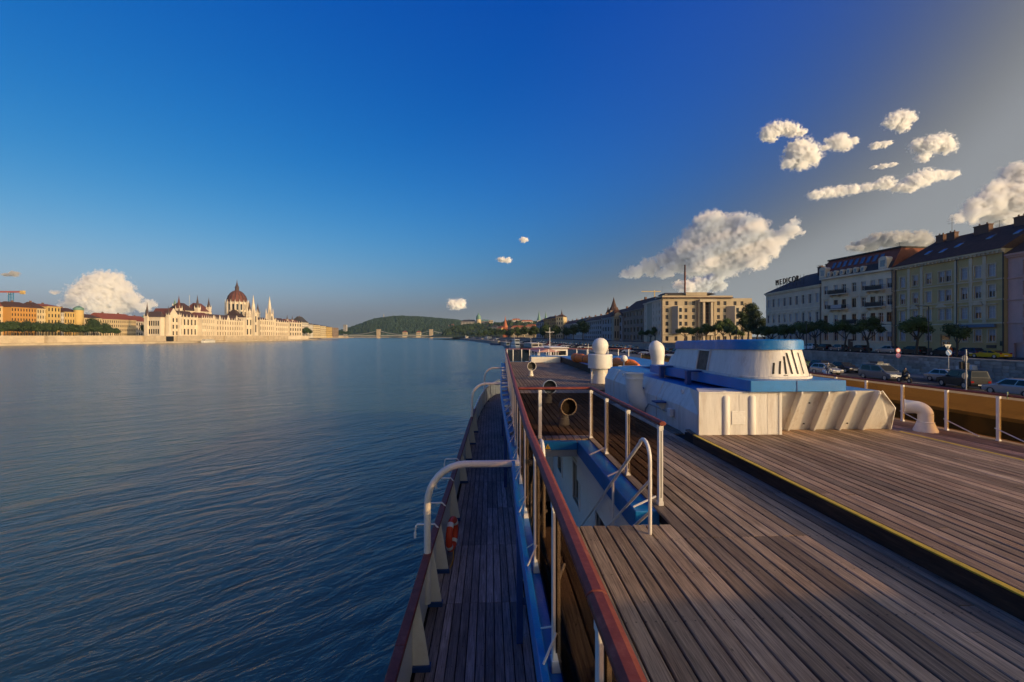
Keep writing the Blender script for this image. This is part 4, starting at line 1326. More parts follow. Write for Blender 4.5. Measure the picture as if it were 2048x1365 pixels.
for x, w in ((2.2, 1.5), (4.4, 1.6), (9.6, 2.6), (16.2, 1.6), (18.4, 2.2)): chimney(t, x, 6.2, H + 4.3, w, 1.5)
antenna(t, 5.1, 6.6, H + 5.2, 3.6); antenna(t, 13.4, 6.8, H + 5.2, 1.0)
b = MB()
for x, y in ((4, 2.2), (7.4, 1.8), (9.4, 2.8), (14.2, 3.6), (18.6, 3.4)):
    z = H + 5.2 * (y + .6) / 8.1
    b.hexa([(x, y, z + .02), (x + .9, y, z + .02), (x + .9, y + 1.0, z + .67), (x, y + 1.0, z + .67), (x, y, z + .14), (x + .9, y, z + .14), (x + .9, y + 1.0, z + .79), (x, y + 1.0, z + .79)])
b.build('skylight', M['glint'], t, kind='stuff')
downpipe(t, .25, H); downpipe(t, L - .1, H); downpipe(t, 12.9, H)
# cream house with balconies and mansard roof
H = 17.2
p0, p1 = (75.0, 110.3), (77.6, 92.7)
t, L, rects, plac, w_, h_ = town_house('cream_house', 'cream stucco house with dark balconies and red tiled mansard roof', p0, p1, M['st_cream'], H, (2.2, 6.2, 9.7, 13.2), 0, 'a', None, 0, xs=(1.3, 4.1, 6.3, 8.9, 11.2, 13.4, 15.2, 17.0))
L_ = L
b = MB(); openings_wall(b, L, 0, H, rects); body(b, L, 14, H); b.build('wall', M['st_cream'], t)
for x, z, fi, xi in plac: place_win('a' + random.choice(('dark', 'plain', 'half', 'dark') if fi in (1, 2) else ('plain', 'half', 'blind')), t, x, .14, z)
surround(t, rects, M['st_cream'])
for z in (5.2, 9.0, 12.5): course(t, L, z, M['trim'])
for x in (1.3, 8.9, 11.2, 17.0): hood(t, x, 8.5, 1.8, M['trim']); hood(t, x, 12.0, 1.8, M['trim'])
balcony(t, 2.9, 7.5, 13.0); balcony(t, 2.9, 7.5, 9.5, True); balcony(t, 12.3, 16.3, 13.0); balcony(t, 12.3, 16.3, 9.5); balcony(t, 6.6, 10.0, 6.0)
b = MB(); b.box(-.05, -.6, H - .4, L + .05, .05, H); b.build('cornice', M['trim'], t)
b = MB()
b.add([(0, -.3, H + .001), (L, -.3, H + .001), (L, 2.0, H + 4.2), (0, 2.0, H + 4.2), (L, 12, H + 4.2), (0, 12, H + 4.2), (L, 14, H + .001), (0, 14, H + .001)],
      [(0, 1, 2, 3), (3, 2, 4, 5), (5, 4, 6, 7), (1, 6, 4, 2), (7, 0, 3, 5)])
b.build('roof', M['roof_red'], t)
b = MB(); b.box(-.1, 1.7, H + 4.19, L + .1, 12.3, H + 4.5); b.build('roof_ridge', M['roof_grey'], t)
b = MB(); b.add([(0, -.36, H + .01), (L, -.36, H + .01), (L, .5, H + 1.55), (0, .5, H + 1.55), (0, -.1, H + .01), (L, -.1, H + .01)], [(0, 1, 2, 3)]); b.build('mansard_skirt', M['roof_grey'], t)
for k in range(7):
    x = 2.6 + k * 1.75
    if k > 5: continue
    d = MB(); d.box(x - .45, -.5, H + .15, x + .45, .6, H + 1.05, 0)
    n = 6
    d.extr([(x - .45, -.5, H + 1.051)] + [(x - .45 * math.cos(math.pi * j / n), -.5, H + 1.051 + .3 * math.sin(math.pi * j / n)) for j in range(1, n)] + [(x + .45, -.5, H + 1.051)], (0, 1.1, 0), 0)
    d.box(x - .28, -.515, H + .3, x + .28, -.502, H + 1.0, 1)
    d.build('dormer', [M['trim'], M['glint']], t)
for x in (.9, L - 1.7):
    d = MB(); d.box(x - .9, -.6, H + .05, x + .9, 1.2, H + 2.0, 0)
    n = 8
    d.extr([(x - .9, -.6, H + 2.001)] + [(x - .9 * math.cos(math.pi * j / n), -.6, H + 2.001 + .6 * math.sin(math.pi * j / n)) for j in range(1, n)] + [(x + .9, -.6, H + 2.001)], (0, 1.8, 0), 0)
    d.box(x - .5, -.62, H + .5, x + .5, -.602, H + 1.8, 1)
    d.build('gable_dormer', [M['trim'], M['glint']], t)
for k in range(9):
    x = 2.0 + k * 1.5
    y, z = 1.05, H + 4.3 * (1.05 + .3) / 2.3
    b = MB(); b.hexa([(x, .80, H + 2.05), (x + .8, .80, H + 2.05), (x + .8, 1.55, H + 3.42), (x, 1.55, H + 3.42), (x, .72, H + 2.12), (x + .8, .72, H + 2.12), (x + .8, 1.47, H + 3.49), (x, 1.47, H + 3.49)]); b.build('skylight', M['glint'], t)
b = MB(); b.box(7.4, -.08, .02, 8.6, -.003, 2.6); b.build('door', M['frame_br'], t)
antenna(t, L - 3, 5, H + 4.4, 1.5); downpipe(t, L - .1, H)
# grey beige house with roof lettering
H = 15.85
p0, p1 = (75.9, 136), (75.0, 110.5)
t, L, rects, plac, w_, h_ = town_house('grey_house', 'grey beige house with dark hipped roof carrying a row of sign letters', p0, p1, M['st_grey'], H, (2.2, 7.0, 11.6), 9, 'b', None, 0)
finish_house(t, L, H, 15, rects, plac, 'b', M['st_grey'], M['trim'], M['roof_grey'], 4.6, ('plain', 'plain', 'blind', 'half'), hip=(7, 1))
surround(t, rects, M['trim'])
for z in (5.8, 10.4): course(t, L, z, M['trim'])
for q in plac:
    if q[2] == 1: hood(t, q[0] + .57, 9.65, 1.8, M['trim'])
for x, w, h in ((15.2, 1.6, 1.3), (18.4, 2.2, 1.6), (21.0, .8, 1.6), (22.4, 1.2, 1.8)): chimney(t, x, 5.6, H + 4.2, w, h, 3)
antenna(t, 15, 6, H + 4.6, 1.7)
b = MB(); b.lathe([(.9, 0), (.9, .8), (.7, 1.3), (.3, 1.6), (.08, 1.7), (.03, 2.4)], (18.9, 4.5, H + 3.0), seg=10); b.build('roof_turret', M['roof_dk'], t, smooth=40)
# sign letters standing on the roof
def letter_obj(chars, parent, x, y, z, size, m, name='sign_letter', step=.95, depth=.12):
    for ch in chars:
        cu = bpy.data.curves.new(name, 'FONT')
        cu.body = ch; cu.size = size; cu.extrude = depth; cu.align_x = 'LEFT'
        tmp = bpy.data.objects.new(name, cu)
        me = bpy.data.meshes.new_from_object(tmp)
        bpy.data.objects.remove(tmp); bpy.data.curves.remove(cu)
        me.materials.clear(); me.materials.append(m)
        ob = bpy.data.objects.new(name, me); col.objects.link(ob)
        ob.parent = parent; ob.location = (x, y, z); ob.rotation_euler = (R(90), 0, 0)
        x += size * step
lx_ = 3.6
for ch_, w_ch in (('M', 1.0), ('E', .78), ('D', .86), ('I', .42), ('C', .84), ('O', .92), ('R', .84)):
    letter_obj(ch_, t, lx_, .9, H + 2.2, 2.1, M['black']); lx_ += 2.1 * w_ch
b = MB()
for k in range(9): b.cyl((4.2 + k * 1.6, 1.0, H + .8), (4.2 + k * 1.6, 1.0, H + 3.6), .05, seg=5)
b.box(3.6, .97, H + 2.1, 16, 1.03, H + 2.18); b.build('letter_frame', M['dark_metal'], t)
downpipe(t, L - .05, H)

# ------------------------------------------------------------------ hotel block
M['hotel'] = pmat('sand_stone_facing', (0.42, 0.34, 0.23), scale=.12)
M['hotel_l'] = pmat('pale_stone_facing', (0.50, 0.42, 0.30), scale=.12)
M['tint'] = mat('dark_glass', (0.012, 0.013, 0.016), .12, spec=.3)
HY = 225.0
GZ = -1.6
def hz(v): return ZV(v, HY) - GZ
def hx(u): return U(u, HY) - U(1325, HY)
a = C(U(1325, HY), HY)
ho = thing('hotel_block', 'large sand coloured office block with projecting bays and tall glazed entrance', 'office block', (a[0], a[1], GZ), -YAW)
LW = hx(1504); HH = hz(597)
rects = []
rows = [(v0, v1) for v0, v1 in ((603, 611), (617, 625), (630.5, 638.5), (644, 652), (657.5, 665.5), (673, 682))]
colsu = [1334, 1352, 1372, 1387, 1437, 1450, 1470, 1484]
def wz(r): return hz(r[1]), hz(r[0])
for ui, u in enumerate(colsu):
    for ri, r in enumerate(rows):
        if u in (1352, 1470) and 1 <= ri <= 4: continue
        z0, z1 = wz(r); ww = .75
        rects.append((hx(u) - ww, z0, hx(u) + ww, z1))
ent = (hx(1400), hz(668), hx(1423), hz(604))
b = MB(); openings_wall(b, LW, 0, HH, rects + [ent], depth=.5)
D = 26
b.quad((0, 0, 0), (0, 0, HH), (0, D, HH - 0), (0, D, 0)); b.quad((LW, 0, 0), (LW, D, 0), (LW, D, HH), (LW, 0, HH)); b.quad((0, D, 0), (0, D, HH), (LW, D, HH), (LW, D, 0)); b.quad((0, 0.6, HH - .02), (LW, 0.6, HH - .02), (LW, D, HH - .02), (0, D, HH - .02)); b.quad((0, .62, 0), (LW, .62, 0), (LW, .62, HH), (0, .62, HH))
b.build('wall', M['hotel'], ho)
wp = MB(); wp.box(-.75, .3, 0, .75, .36, 2.0, 0); wp.box(-.04, .25, 0, .04, .299, 2.0, 1); wp.box(-.75, .25, .66, .75, .299, .72, 1)
wproto = wp.build('window', [M['tint'], M['frame_br']], ho)
fst = True
hrow = hz(617) - hz(625)
for (x0, z0, x1, z1) in rects:
    o = wproto if fst else inst(wproto, ho)
    fst = False
    o.location = ((x0 + x1) / 2, 0, z0); o.scale = (1, 1, (z1 - z0) / 2.0)
b = MB(); b.box(ent[0], .42, ent[1], ent[2], .48, ent[3], 0)
for k in range(1, 4): x = ent[0] + (ent[2] - ent[0]) * k / 4; b.box(x - .05, .3, ent[1], x + .05, .419, ent[3], 1)
for k in range(1, 9): z = ent[1] + (ent[3] - ent[1]) * k / 9; b.box(ent[0], .32, z - .06, ent[2], .418, z + .06, 1)
b.build('entrance_glazing', [M['tint'], M['frame_br']], ho)
for u0, u1 in ((1402, 1406), (1417.5, 1422)):
    b = MB(); b.box(hx(u0), -2.6, hz(690), hx(u1), -1.6, hz(605.2)); b.build('portal_pier', M['hotel_l'], ho)
b = MB(); b.box(hx(1395), -3.0, hz(605), hx(1428), -.01, hz(600)); b.build('portal_lintel', M['hotel_l'], ho)
for u in (1397, 1428):
    b = MB(); b.box(hx(u) - .5, -1.2, 0, hx(u) + .5, -.01, hz(600.2)); b.build('portal_pilaster', M['hotel'], ho)
# triangular bays: the left flank of each looks to the river, the right flank to the sun
for u0, u1, u2, vt, vb in ((1343.5, 1351.5, 1361, 613, 668), (1452, 1464, 1477, 613, 655)):
    x0, x1, x2 = hx(u0), hx(u1), hx(u2)
    z0, z1 = hz(vb), hz(vt)
    b = MB()
    b.prism([(x0, -.01), (x1, -3.0), (x2, -3.0), (x2, -.01)], z0, z1)
    b.build('projecting_bay', M['hotel_l'], ho)
    for ri, r in enumerate(rows[1:5]):
        if wz(r)[0] < z0: continue
        w2 = MB(); w2.box(x1 + .6, -3.06, wz(r)[0], x1 + 1.9, -3.003, wz(r)[1]); w2.build('window', M['tint'], ho)
for v, d in ((613.5, .25), (669, .35)):
    b = MB(); b.box(-.2, -d, hz(v), hx(1395), -.004, hz(v - 1.4)); b.build('string_course', M['hotel_l'], ho)
    b = MB(); b.box(hx(1430), -d, hz(v), LW + .2, -.004, hz(v - 1.4)); b.build('string_course', M['hotel_l'], ho)
b = MB(); b.box(-.6, -1.0, HH + .001, hx(1465), 8, HH + .45, 0); b.build('cornice', M['roof_dk'], ho)
b = MB(); b.box(.0, .3, HH + .452, hx(1466), 12, hz(591.5)); b.box(hx(1372), .1, hz(591.4), hx(1414), 10, hz(585)); b.box(hx(1333), 2, hz(591.4), hx(1371.8), 10, hz(588)); b.build('attic', M['hotel'], ho)
b = MB(); b.prism([(hx(1332), 2), (hx(1436), 2), (hx(1436), 14), (hx(1332), 14)], hz(588) + .01, hz(584.5), top=[(hx(1336), 4), (hx(1430), 4), (hx(1430), 12), (hx(1336), 12)]); b.build('roof', M['roof_grey'], ho)
b = MB(); b.cyl((hx(1377.5), 5, hz(590)), (hx(1377.5), 5, hz(527)), .38, seg=8, m=0)
for k in range(12): z = hz(584) + k * .9; b.cyl((hx(1377.5), 5, z), (hx(1377.5), 5, z + .45), .46, seg=8, m=1)
b.build('mast', [M['roof_dk'], M['roof_red']], ho)
antenna(ho, hx(1423), 6, hz(585), 2.6)
b = MB(); b.extr([(hx(1411), -3.2, hz(668)), (hx(1418), -3.2, hz(668)), (hx(1414.5), -3.2, hz(663.5))], (0, 2.9, 0)); b.box(hx(1404), -3.6, hz(671), hx(1424), -.02, hz(668.2)); b.build('porch_gable', M['hotel_l'], ho)
# river side wing of the block
a2, L2, rz2 = frame((U(1288, 258), 258), (U(1322, 226), 226))
wg = thing('hotel_block', 'shaded grey flank of the sand coloured office block with small dark windows', 'office block', (a2.x, a2.y, GZ), rz2)
rects = []
H2 = 21.2
for k in range(6):
    for f in range(5):
        x = 2.6 + k * (L2 - 4) / 5.2; z = 4.0 + f * 3.5
        rects.append((x - .6, z, x + .6, z + 2.0))
b = MB(); openings_wall(b, L2, 0, H2, rects, depth=.4); body(b, L2, 20, H2); b.build('wall', M['st_grey'], wg)
for r in rects:
    o = inst(wproto, wg, ((r[0] + r[2]) / 2, 0, r[1]), 0, (.8, 1, 1))
b = MB(); b.box(-.3, -.6, H2, L2 + .3, 20, H2 + .5); b.build('cornice', M['st_grey'], wg)
b = MB(); b.prism([(0, 1), (L2, 1), (L2, 18), (0, 18)], H2 + .5, H2 + 3.2, top=[(3, 4), (L2, 4), (L2, 15), (3, 15)]); b.build('roof', M['roof_grey'], wg)
antenna(wg, 14, 6, H2 + 3, 6)

for fo_, p_, fst_ in WIN.values():
    if fst_[0]: bpy.data.objects.remove(p_); bpy.data.objects.remove(fo_)
# ------------------------------------------------------------------ distant houses
def far_house(name, label, p0, p1, z0, H, wallm, roofm, rh, floors, bays, D=14, group=None, hip=2.0, win=True, cat='house', wfrac=(.45, .55), flat=False, side_win=False):
    a, L, rz = frame(p0, p1)
    t = thing(name, label, cat, (a.x, a.y, z0), rz, group)
    b = MB(); rects = []
    if win:
        fh = H / floors
        bw = L / bays
        for i in range(bays):
            for f in range(floors):
                rects.append(((i + .5 - wfrac[0] / 2) * bw, (f + .22) * fh, (i + .5 + wfrac[0] / 2) * bw, (f + .22 + wfrac[1]) * fh))
    openings_wall(b, L, 0, H, rects, depth=.5)
    b.quad((0, 0, -4), (L, 0, -4), (L, 0, 0), (0, 0, 0))
    body(b, L, D, H)
    b.build('wall', wallm, t)
    if win:
        b = MB()
        for r in rects: b.box(r[0], .3, r[1], r[2], .36, r[3])
        if side_win:
            for f in range(floors):
                for j in range(max(2, bays // 3)):
                    y = D * (j + .5) / max(2, bays // 3); z = (f + .22) * H / floors
                    b.box(-.06, y - .6, z, -.02, y + .6, z + H / floors * .5)
                    b.box(L + .02, y - .6, z, L + .06, y + .6, z + H / floors * .5)
        b.build('window', M['tint'], t, kind='stuff')
    b = MB(); b.box(-.3, -.6, H - .5, L + .3, -.002, H + .15); b.build('cornice', wallm, t)
    if rh > 0:
        b = MB()
        e = .5
        ry = D / 2
        P = [(-e, -e, H + .16), (L + e, -e, H + .16), (L + e, D + e, H + .16), (-e, D + e, H + .16), (hip, ry, H + rh), (L - hip, ry, H + rh)]
        if flat: P[4:] = [(hip, hip, H + rh), (L - hip, hip, H + rh), (L - hip, D - hip, H + rh), (hip, D - hip, H + rh)]; F_ = [(0, 1, 5, 4), (1, 2, 6, 5), (2, 3, 7, 6), (3, 0, 4, 7), (4, 5, 6, 7)]
        else: F_ = [(0, 1, 5, 4), (1, 2, 5), (2, 3, 4, 5), (3, 0, 4)]
        b.add(P, F_ + [(3, 2, 1, 0)])
        b.build('roof', roofm, t)
        nch = max(1, int(L / 22))
        for k in range(nch):
            c_ = MB(); x = L * (k + .6) / (nch + .2); c_.box(x - .8, ry - .6, H + rh * .4, x + .8, ry + .6, H + rh + 1.3); c_.build('chimney', M['brick_ch'], t)
    return t, L

M['far_y'] = pmat('yellow_stucco', (0.52, 0.36, 0.13), scale=.1)
M['far_o'] = pmat('ochre_orange_stucco', (0.48, 0.24, 0.055), scale=.1)
M['far_c'] = pmat('warm_cream_stucco', (0.55, 0.44, 0.26), scale=.1)
M['far_w'] = pmat('off_white_stucco', (0.55, 0.50, 0.42), scale=.1)
M['far_g'] = pmat('grey_stucco', (0.34, 0.32, 0.30), scale=.1)
M['far_b'] = pmat('brown_stucco', (0.24, 0.17, 0.12), scale=.1)
M['copper'] = mat('green_copper', (0.13, 0.24, 0.18), .6, var=.2, scale=.3)

# row along the right bank beyond the hotel, each from far end to near end
def rb(label, u0, y0, u1, y1, vt, wm, rm, rh, fl, bays, D=16, name='bank_house', **k):
    H = ZV(vt, y1) - UP_Z
    return far_house(name, label, (U(u0, y0), y0), (U(u1, y1), y1), UP_Z, H, wm, rm, rh, fl, bays, D, group=None, **k)
rb('dark roofed grey town house next to the flank of the office block', 1247, 305, 1287, 262, 617, M['far_b'], M['roof_dk'], 7, 4, 6)
# lit gabled end house with turret roof
tt_, L = rb('town house whose end wall glows orange under a dark bulging roof', 1204, 360, 1244, 306, 632, M['far_g'], M['roof_dk'], 6, 3, 7, side_win=True)
a, L, rz = frame((U(1228, 318), 318), (U(1246, 318), 318))
b = MB()
eg, _ = far_house('gabled_house', 'narrow sunlit ochre end facade with rounded gable below the church spire', (U(1228, 312), 312), (U(1244, 312), 312), UP_Z, ZV(633, 312) - UP_Z, M['hotel'], M['roof_dk'], 5, 2, 3, 8, hip=1.5)
b = MB(); n = 10; W = 5.6
b.extr([(W / 2 - 2.4, -.4, ZV(633, 312) - UP_Z)] + [(W / 2 - 2.4 * math.cos(math.pi * j / n), -.4, ZV(633, 312) - UP_Z + 2.6 * math.sin(math.pi * j / n)) for j in range(n + 1)], (0, 1.2, 0)); b.build('gable', M['hotel'], eg)
rb('long pale grey house with dark roof and even windows before the gabled end', 1168, 430, 1203, 362, 640, M['far_g'], M['roof_dk'], 5, 4, 9)
rb('pale house with a light front between two dark roofed neighbours', 1146, 500, 1167, 432, 644, M['far_w'], M['roof_grey'], 5, 3, 8)
rb('bluish grey long house above the dark tree row', 1120, 590, 1145, 503, 648, M['far_g'], M['roof_dk'], 5, 3, 8)
rb('cream tower like house catching the sun', 1112, 560, 1126, 556, 634, M['far_c'], M['roof_dk'], 3, 5, 3, 14)
rb('orange brown block with many balcony bands', 1088, 640, 1112, 600, 637, M['far_o'], M['roof_dk'], 4, 6, 6)
rb('small dark grey house left of the orange brown block', 1072, 690, 1087, 645, 645, M['far_g'], M['roof_dk'], 5, 4, 4)
# spires
def spire(label, u, Y, vb, vt, w, m_body, m_top, name='church_tower', z0=UP_Z):
    x = U(u, Y); p = C(x, Y)
    t = thing(name, label, 'church tower', (p[0], p[1], z0), -YAW)
    zb, zt = ZV(vb, Y) - z0, ZV(vt, Y) - z0
    b = MB(); b.box(-w / 2, -w / 2, 0, w / 2, w / 2, zb); b.build('tower', m_body, t)
    b = MB(); b.lathe([(w * .62, zb), (w * .34, zb + (zt - zb) * .28), (w * .12, zb + (zt - zb) * .7), (.05, zt)], seg=8); b.build('spire', m_top, t)
    b = MB()
    for sx in (-1, 1):
        b.box(sx * w * .18 - w * .07, -w / 2 - .05, zb - w * .9, sx * w * .18 + w * .07, -w / 2 - .01, zb - w * .25)
    b.build('belfry_opening', M['tint'], t, kind='stuff')
    return t
spire('tall slender stone church spire rising over the gabled house', 1227.5, 520, 622, 594, 10, M['far_b'], M['roof_dk'])
spire('short church spire beside the tall slender one', 1216, 520, 628, 613, 5, M['hotel'], M['roof_dk'])
spire('left one of two thin green church spires over the dark houses', 1078, 720, 641, 621, 6, M['far_g'], M['copper'])
spire('right one of two thin green church spires over the dark houses', 1091.5, 720, 640, 623, 5, M['far_g'], M['copper'])
spire('red brick church spire standing before the castle hill', 1010.5, 980, 655, 632, 10, M['roof_orange'], M['roof_orange'])
spire('thin pointed spire above the middle roofs', 1123.5, 640, 634, 619, 4, M['far_b'], M['roof_dk'])

# castle hill: terrain
def hill(name, outline, Y0, depth, m, base, amp=4, nx=90, ny=22, seed=0):
    """ridge whose skyline follows (u, v) pairs seen at distance Y0"""
    b = MB()
    us = [o[0] for o in outline]
    vs = []
    for i in range(nx + 1):
        u = us[0] + (us[-1] - us[0]) * i / nx
        top = ZV(lerp(outline, u), Y0)
        for j in range(ny + 1):
            s = j / ny
            Y = Y0 - depth * .55 + depth * s
            prof = math.sin(math.pi * min(1, s / 1.1)) ** .8 if s < .55 else 1 - ((s - .55) / .45) ** 2 * .6
            k = min(1.0, (s / .55)) if s < .55 else 1
            prof = (math.sin(k * math.pi / 2)) ** .85
            if s > .55: prof = 1 - .7 * ((s - .55) / .45)
            z = base + (top - base) * prof
            z += mnoise.fractal(Vector((u * .09 + seed, s * 7, 3.1)), .8, 2.0, 4) * amp * min(1, (top - base) / 30) * prof
            x, y = C(U(u, Y0), Y)
            vs.append((x, y, z))
    n = ny + 1
    b.add(vs, [(i * n + j, (i + 1) * n + j, (i + 1) * n + j + 1, i * n + j + 1) for i in range(nx) for j in range(ny)])
    return tag(b.build(name, m, smooth=180), kind='structure')
M['forest'] = mat('wooded_slope', (0.022, 0.040, 0.014), .95, var=.6, scale=.03, dirt=.5, dirtcol=(.045, .05, .02), dscale=.012, bump=1.0, bscale=.05)
hill('wooded_hill', [(690, 671), (697, 668.5), (706, 662), (730, 652), (745, 645), (758, 640), (775, 638), (790, 636), (812, 635.5), (832, 636.5), (850, 637.5), (880, 640), (905, 642), (925, 645), (950, 652), (975, 664), (990, 671)], 2550, 700, M['forest'], -2, amp=9, nx=140, ny=40)
hill('castle_hill', [(880, 671), (900, 664), (915, 655), (930, 652), (960, 650), (985, 649), (1005, 648), (1020, 644), (1050, 644), (1080, 648), (1110, 656), (1150, 662), (1200, 668), (1240, 672)], 1250, 420, M['forest'], -1.5, amp=4, nx=110, ny=24, seed=5)
# trees on the hills: tufts that break the skyline, nobody could count them
tuft = MB()
def tree_tufts(n, urange, outline, Y0, depth, base, r, seed):
    rnd = random.Random(seed)
    for _ in range(n):
        u = rnd.uniform(*urange); s = rnd.uniform(.05, .62)
        top = ZV(lerp(outline, u), Y0)
        k = min(1.0, s / .55); prof = math.sin(k * math.pi / 2) ** .85
        z = base + (top - base) * prof
        if z < base + 2: continue
        x, y = C(U(u, Y0), Y0 - depth * .55 + depth * s)
        rr = r * rnd.uniform(.6, 1.3)
        vs = []
        for a in range(5):
            an = a * 1.2566 + rnd.random(); vs.append((x + rr * math.cos(an), y + rr * math.sin(an), z - rr * .3 + rnd.uniform(0, .5) * rr))
        vs.append((x, y, z + rr * rnd.uniform(.7, 1.25)))
        tuft.add(vs, [(a, (a + 1) % 5, 5) for a in range(5)])
OL1 = [(697, 668.5), (706, 662), (730, 652), (745, 645), (758, 640), (775, 638), (790, 636), (812, 635.5), (832, 636.5), (850, 637.5), (880, 640), (905, 642), (925, 645), (950, 652), (975, 664), (990, 671)]
OL2 = [(900, 664), (915, 655), (930, 652), (960, 650), (985, 649), (1005, 648), (1020, 644), (1050, 644), (1080, 648), (1110, 656), (1150, 662), (1200, 668)]
tree_tufts(6500, (699, 960), OL1, 2550, 700, -2, 9, 1)
tree_tufts(1500, (905, 1190), OL2, 1250, 420, -1.5, 5, 2)
tag(tuft.build('woods', M['forest']), kind='stuff')
# statue on the hill top, citadel
p = C(U(767.5, 2500), 2500)
mo = thing('hilltop_monument', 'thin statue column on the left shoulder of the wooded hill', 'monument', (p[0], p[1], ZV(640, 2500)))
b = MB(); b.box(-4, -4, -10, 4, 4, 6); b.lathe([(3, 6), (2, 20), (2.6, 22), (1.2, 30), (.4, 33)], seg=8); b.build('column', M['far_g'], mo)
# palace with green dome
def plain_block(name, label, u0, u1, Y, vt, vb, wm, rm=None, rh=0, fl=3, bays=8, D=30, cat='palace'):
    z0 = ZV(vb, Y)
    return far_house(name, label, (U(u0, Y), Y), (U(u1, Y), Y), z0, ZV(vt, Y) - z0, wm, rm or M['roof_grey'], rh, fl, bays, D, cat=cat, hip=6)
PY = 1240
pt, _ = plain_block('palace', 'grey castle palace wing on the hill left of the green dome', 922, 952, PY, 644, 658, M['far_g'], M['roof_grey'], 6, 3, 10)
plain_block('palace', 'castle palace wing right of the green dome with sunlit end', 955, 981, PY, 643, 655, M['far_g'], M['copper'], 5, 3, 9)
plain_block('palace', 'small sunlit ochre end pavilion of the castle palace', 977.5, 986, PY - 20, 641, 655, M['hotel'], None, 0, 3, 3, 14)
p = C(U(957, PY), PY)
dm = thing('palace_dome', 'green copper dome on the castle palace', 'dome', (p[0], p[1], ZV(645, PY)))
b = MB(); b.lathe([(6.5, -6), (6.5, 8)], seg=12); b.build('drum', M['far_c'], dm)
b = MB(); b.lathe([(6.6, 8), (6.8, 11), (6, 16), (4, 19.5), (1.5, 21), (1.4, 23), (.3, 26)], seg=14); b.build('dome', M['copper'], dm, smooth=50)
# houses of the lower town in front of the castle hill
rnd = random.Random(3)
low = [(905, 924, 1420, 659, 'small rose house at the bridge end'), (926, 940, 1380, 658, 'pale cream villa among the bank trees'), (938, 949, 1290, 655, 'white house under the palace wing'),
       (946, 958, 1210, 656, 'grey purple house below the green dome'), (966, 980, 1150, 654, 'bright cream house under the ochre pavilion'), (980, 994, 1090, 655, 'grey lavender house left of the brick spire'),
       (993, 1003, 1050, 657, 'ochre yellow house left of the brick spire'), (1014, 1027, 980, 657, 'low grey wall house behind the brick spire'), (1022, 1048, 960, 656, 'long house with orange roof and cream wall'),
       (1050, 1071, 900, 654, 'house with broad red orange hipped roof')]
for i, (u0, u1, Y, vt, lab) in enumerate(low):
    wm = [M['far_b'], M['far_c'], M['far_w'], M['far_g'], M['far_c'], M['far_g'], M['far_y'], M['far_g'], M['far_c'], M['far_c']][i]
    rm = [M['roof_red'], M['roof_grey'], M['roof_red'], M['roof_dk'], M['roof_red'], M['roof_grey'], M['roof_red'], M['roof_grey'], M['roof_orange'], M['roof_orange']][i]
    far_house('lower_town_house', lab, (U(u0, Y + 8), Y + 8), (U(u1, Y), Y), UP_Z, ZV(vt, Y) - UP_Z, wm, rm, 5, 3, max(3, int((u1 - u0) / 2.4)), 16, hip=4)
for i, (u0, u1, Y, vt, lab) in enumerate(((1012, 1026, 1200, 641, 'white house with red roof on the castle hill crest'), (1024, 1041, 1190, 637, 'largest red roofed building on the castle hill crest'), (1043, 1066, 1160, 640, 'orange roofed long house on the castle hill beside the trees'),
                                          (868, 878, 2300, 650, 'leftmost small villa on the hill slope'), (882, 893, 2300, 651, 'second small villa on the hill slope'), (895, 899, 2300, 650, 'smallest villa on the hill slope'), (902, 908, 2300, 648, 'upper pale villa on the hill slope'))):
    z0 = ZV(vt + 10, Y)
    far_house('hill_house', lab, (U(u0, Y), Y), (U(u1, Y), Y), z0, ZV(vt + 3.5, Y) - z0, M['far_w'], M['roof_orange'] if Y < 2000 else M['roof_red'], ZV(vt, Y) - ZV(vt + 3, Y), 2, 5, 14, hip=3)

# ------------------------------------------------------------------ chain bridge
BY = 1690
bx = lambda u: U(u, BY)
a, L, rz = frame((bx(680), BY), (bx(926), BY))
cb = thing('chain_bridge', 'stone towered chain suspension bridge crossing the river', 'bridge', (a.x, a.y, WATER_Z), rz)
BD = ZV(671.6, BY) - WATER_Z
lx = lambda u: bx(u) - bx(680)
M['br_stone'] = pmat('bridge_stone', (0.42, 0.33, 0.22), scale=.05)
M['br_iron'] = mat('bridge_iron', (0.25, 0.26, 0.24), .6)
b = MB(); b.box(0, -7, BD - 2.4, L, 7, BD); b.build('bridge_deck', M['br_iron'], cb)
b = MB()
for s in (-6.8, 6.8): b.box(0, s - .2, BD + .001, L, s + .2, BD + 1.6)
b.build('parapet', M['br_iron'], cb)
for u in (757.3, 862.3):
    x = lx(u); zt = ZV(659.5, BY) - WATER_Z
    b = MB()
    b.box(x - 6, -11, -1, x + 6, 11, BD - 2.41); b.lathe([(6, -1), (6, 4), (1, 5)], (x, -11, 0), seg=10); b.lathe([(6, -1), (6, 4), (1, 5)], (x, 11, 0), seg=10)
    b.build('pier', M['br_stone'], cb)
    b = MB()
    for s in (-1, 1):
        b.box(x - 5, s * 8 - 2.6, BD - 2.4, x + 5, s * 8 + 2.6, zt - 6)
    b.box(x - 5, -10.6, zt - 6 + .001, x + 5, 10.6, zt - 1)
    b.box(x - 5.8, -11.4, zt - .999, x + 5.8, 11.4, zt + .6)
    b.build('tower', M['br_stone'], cb)
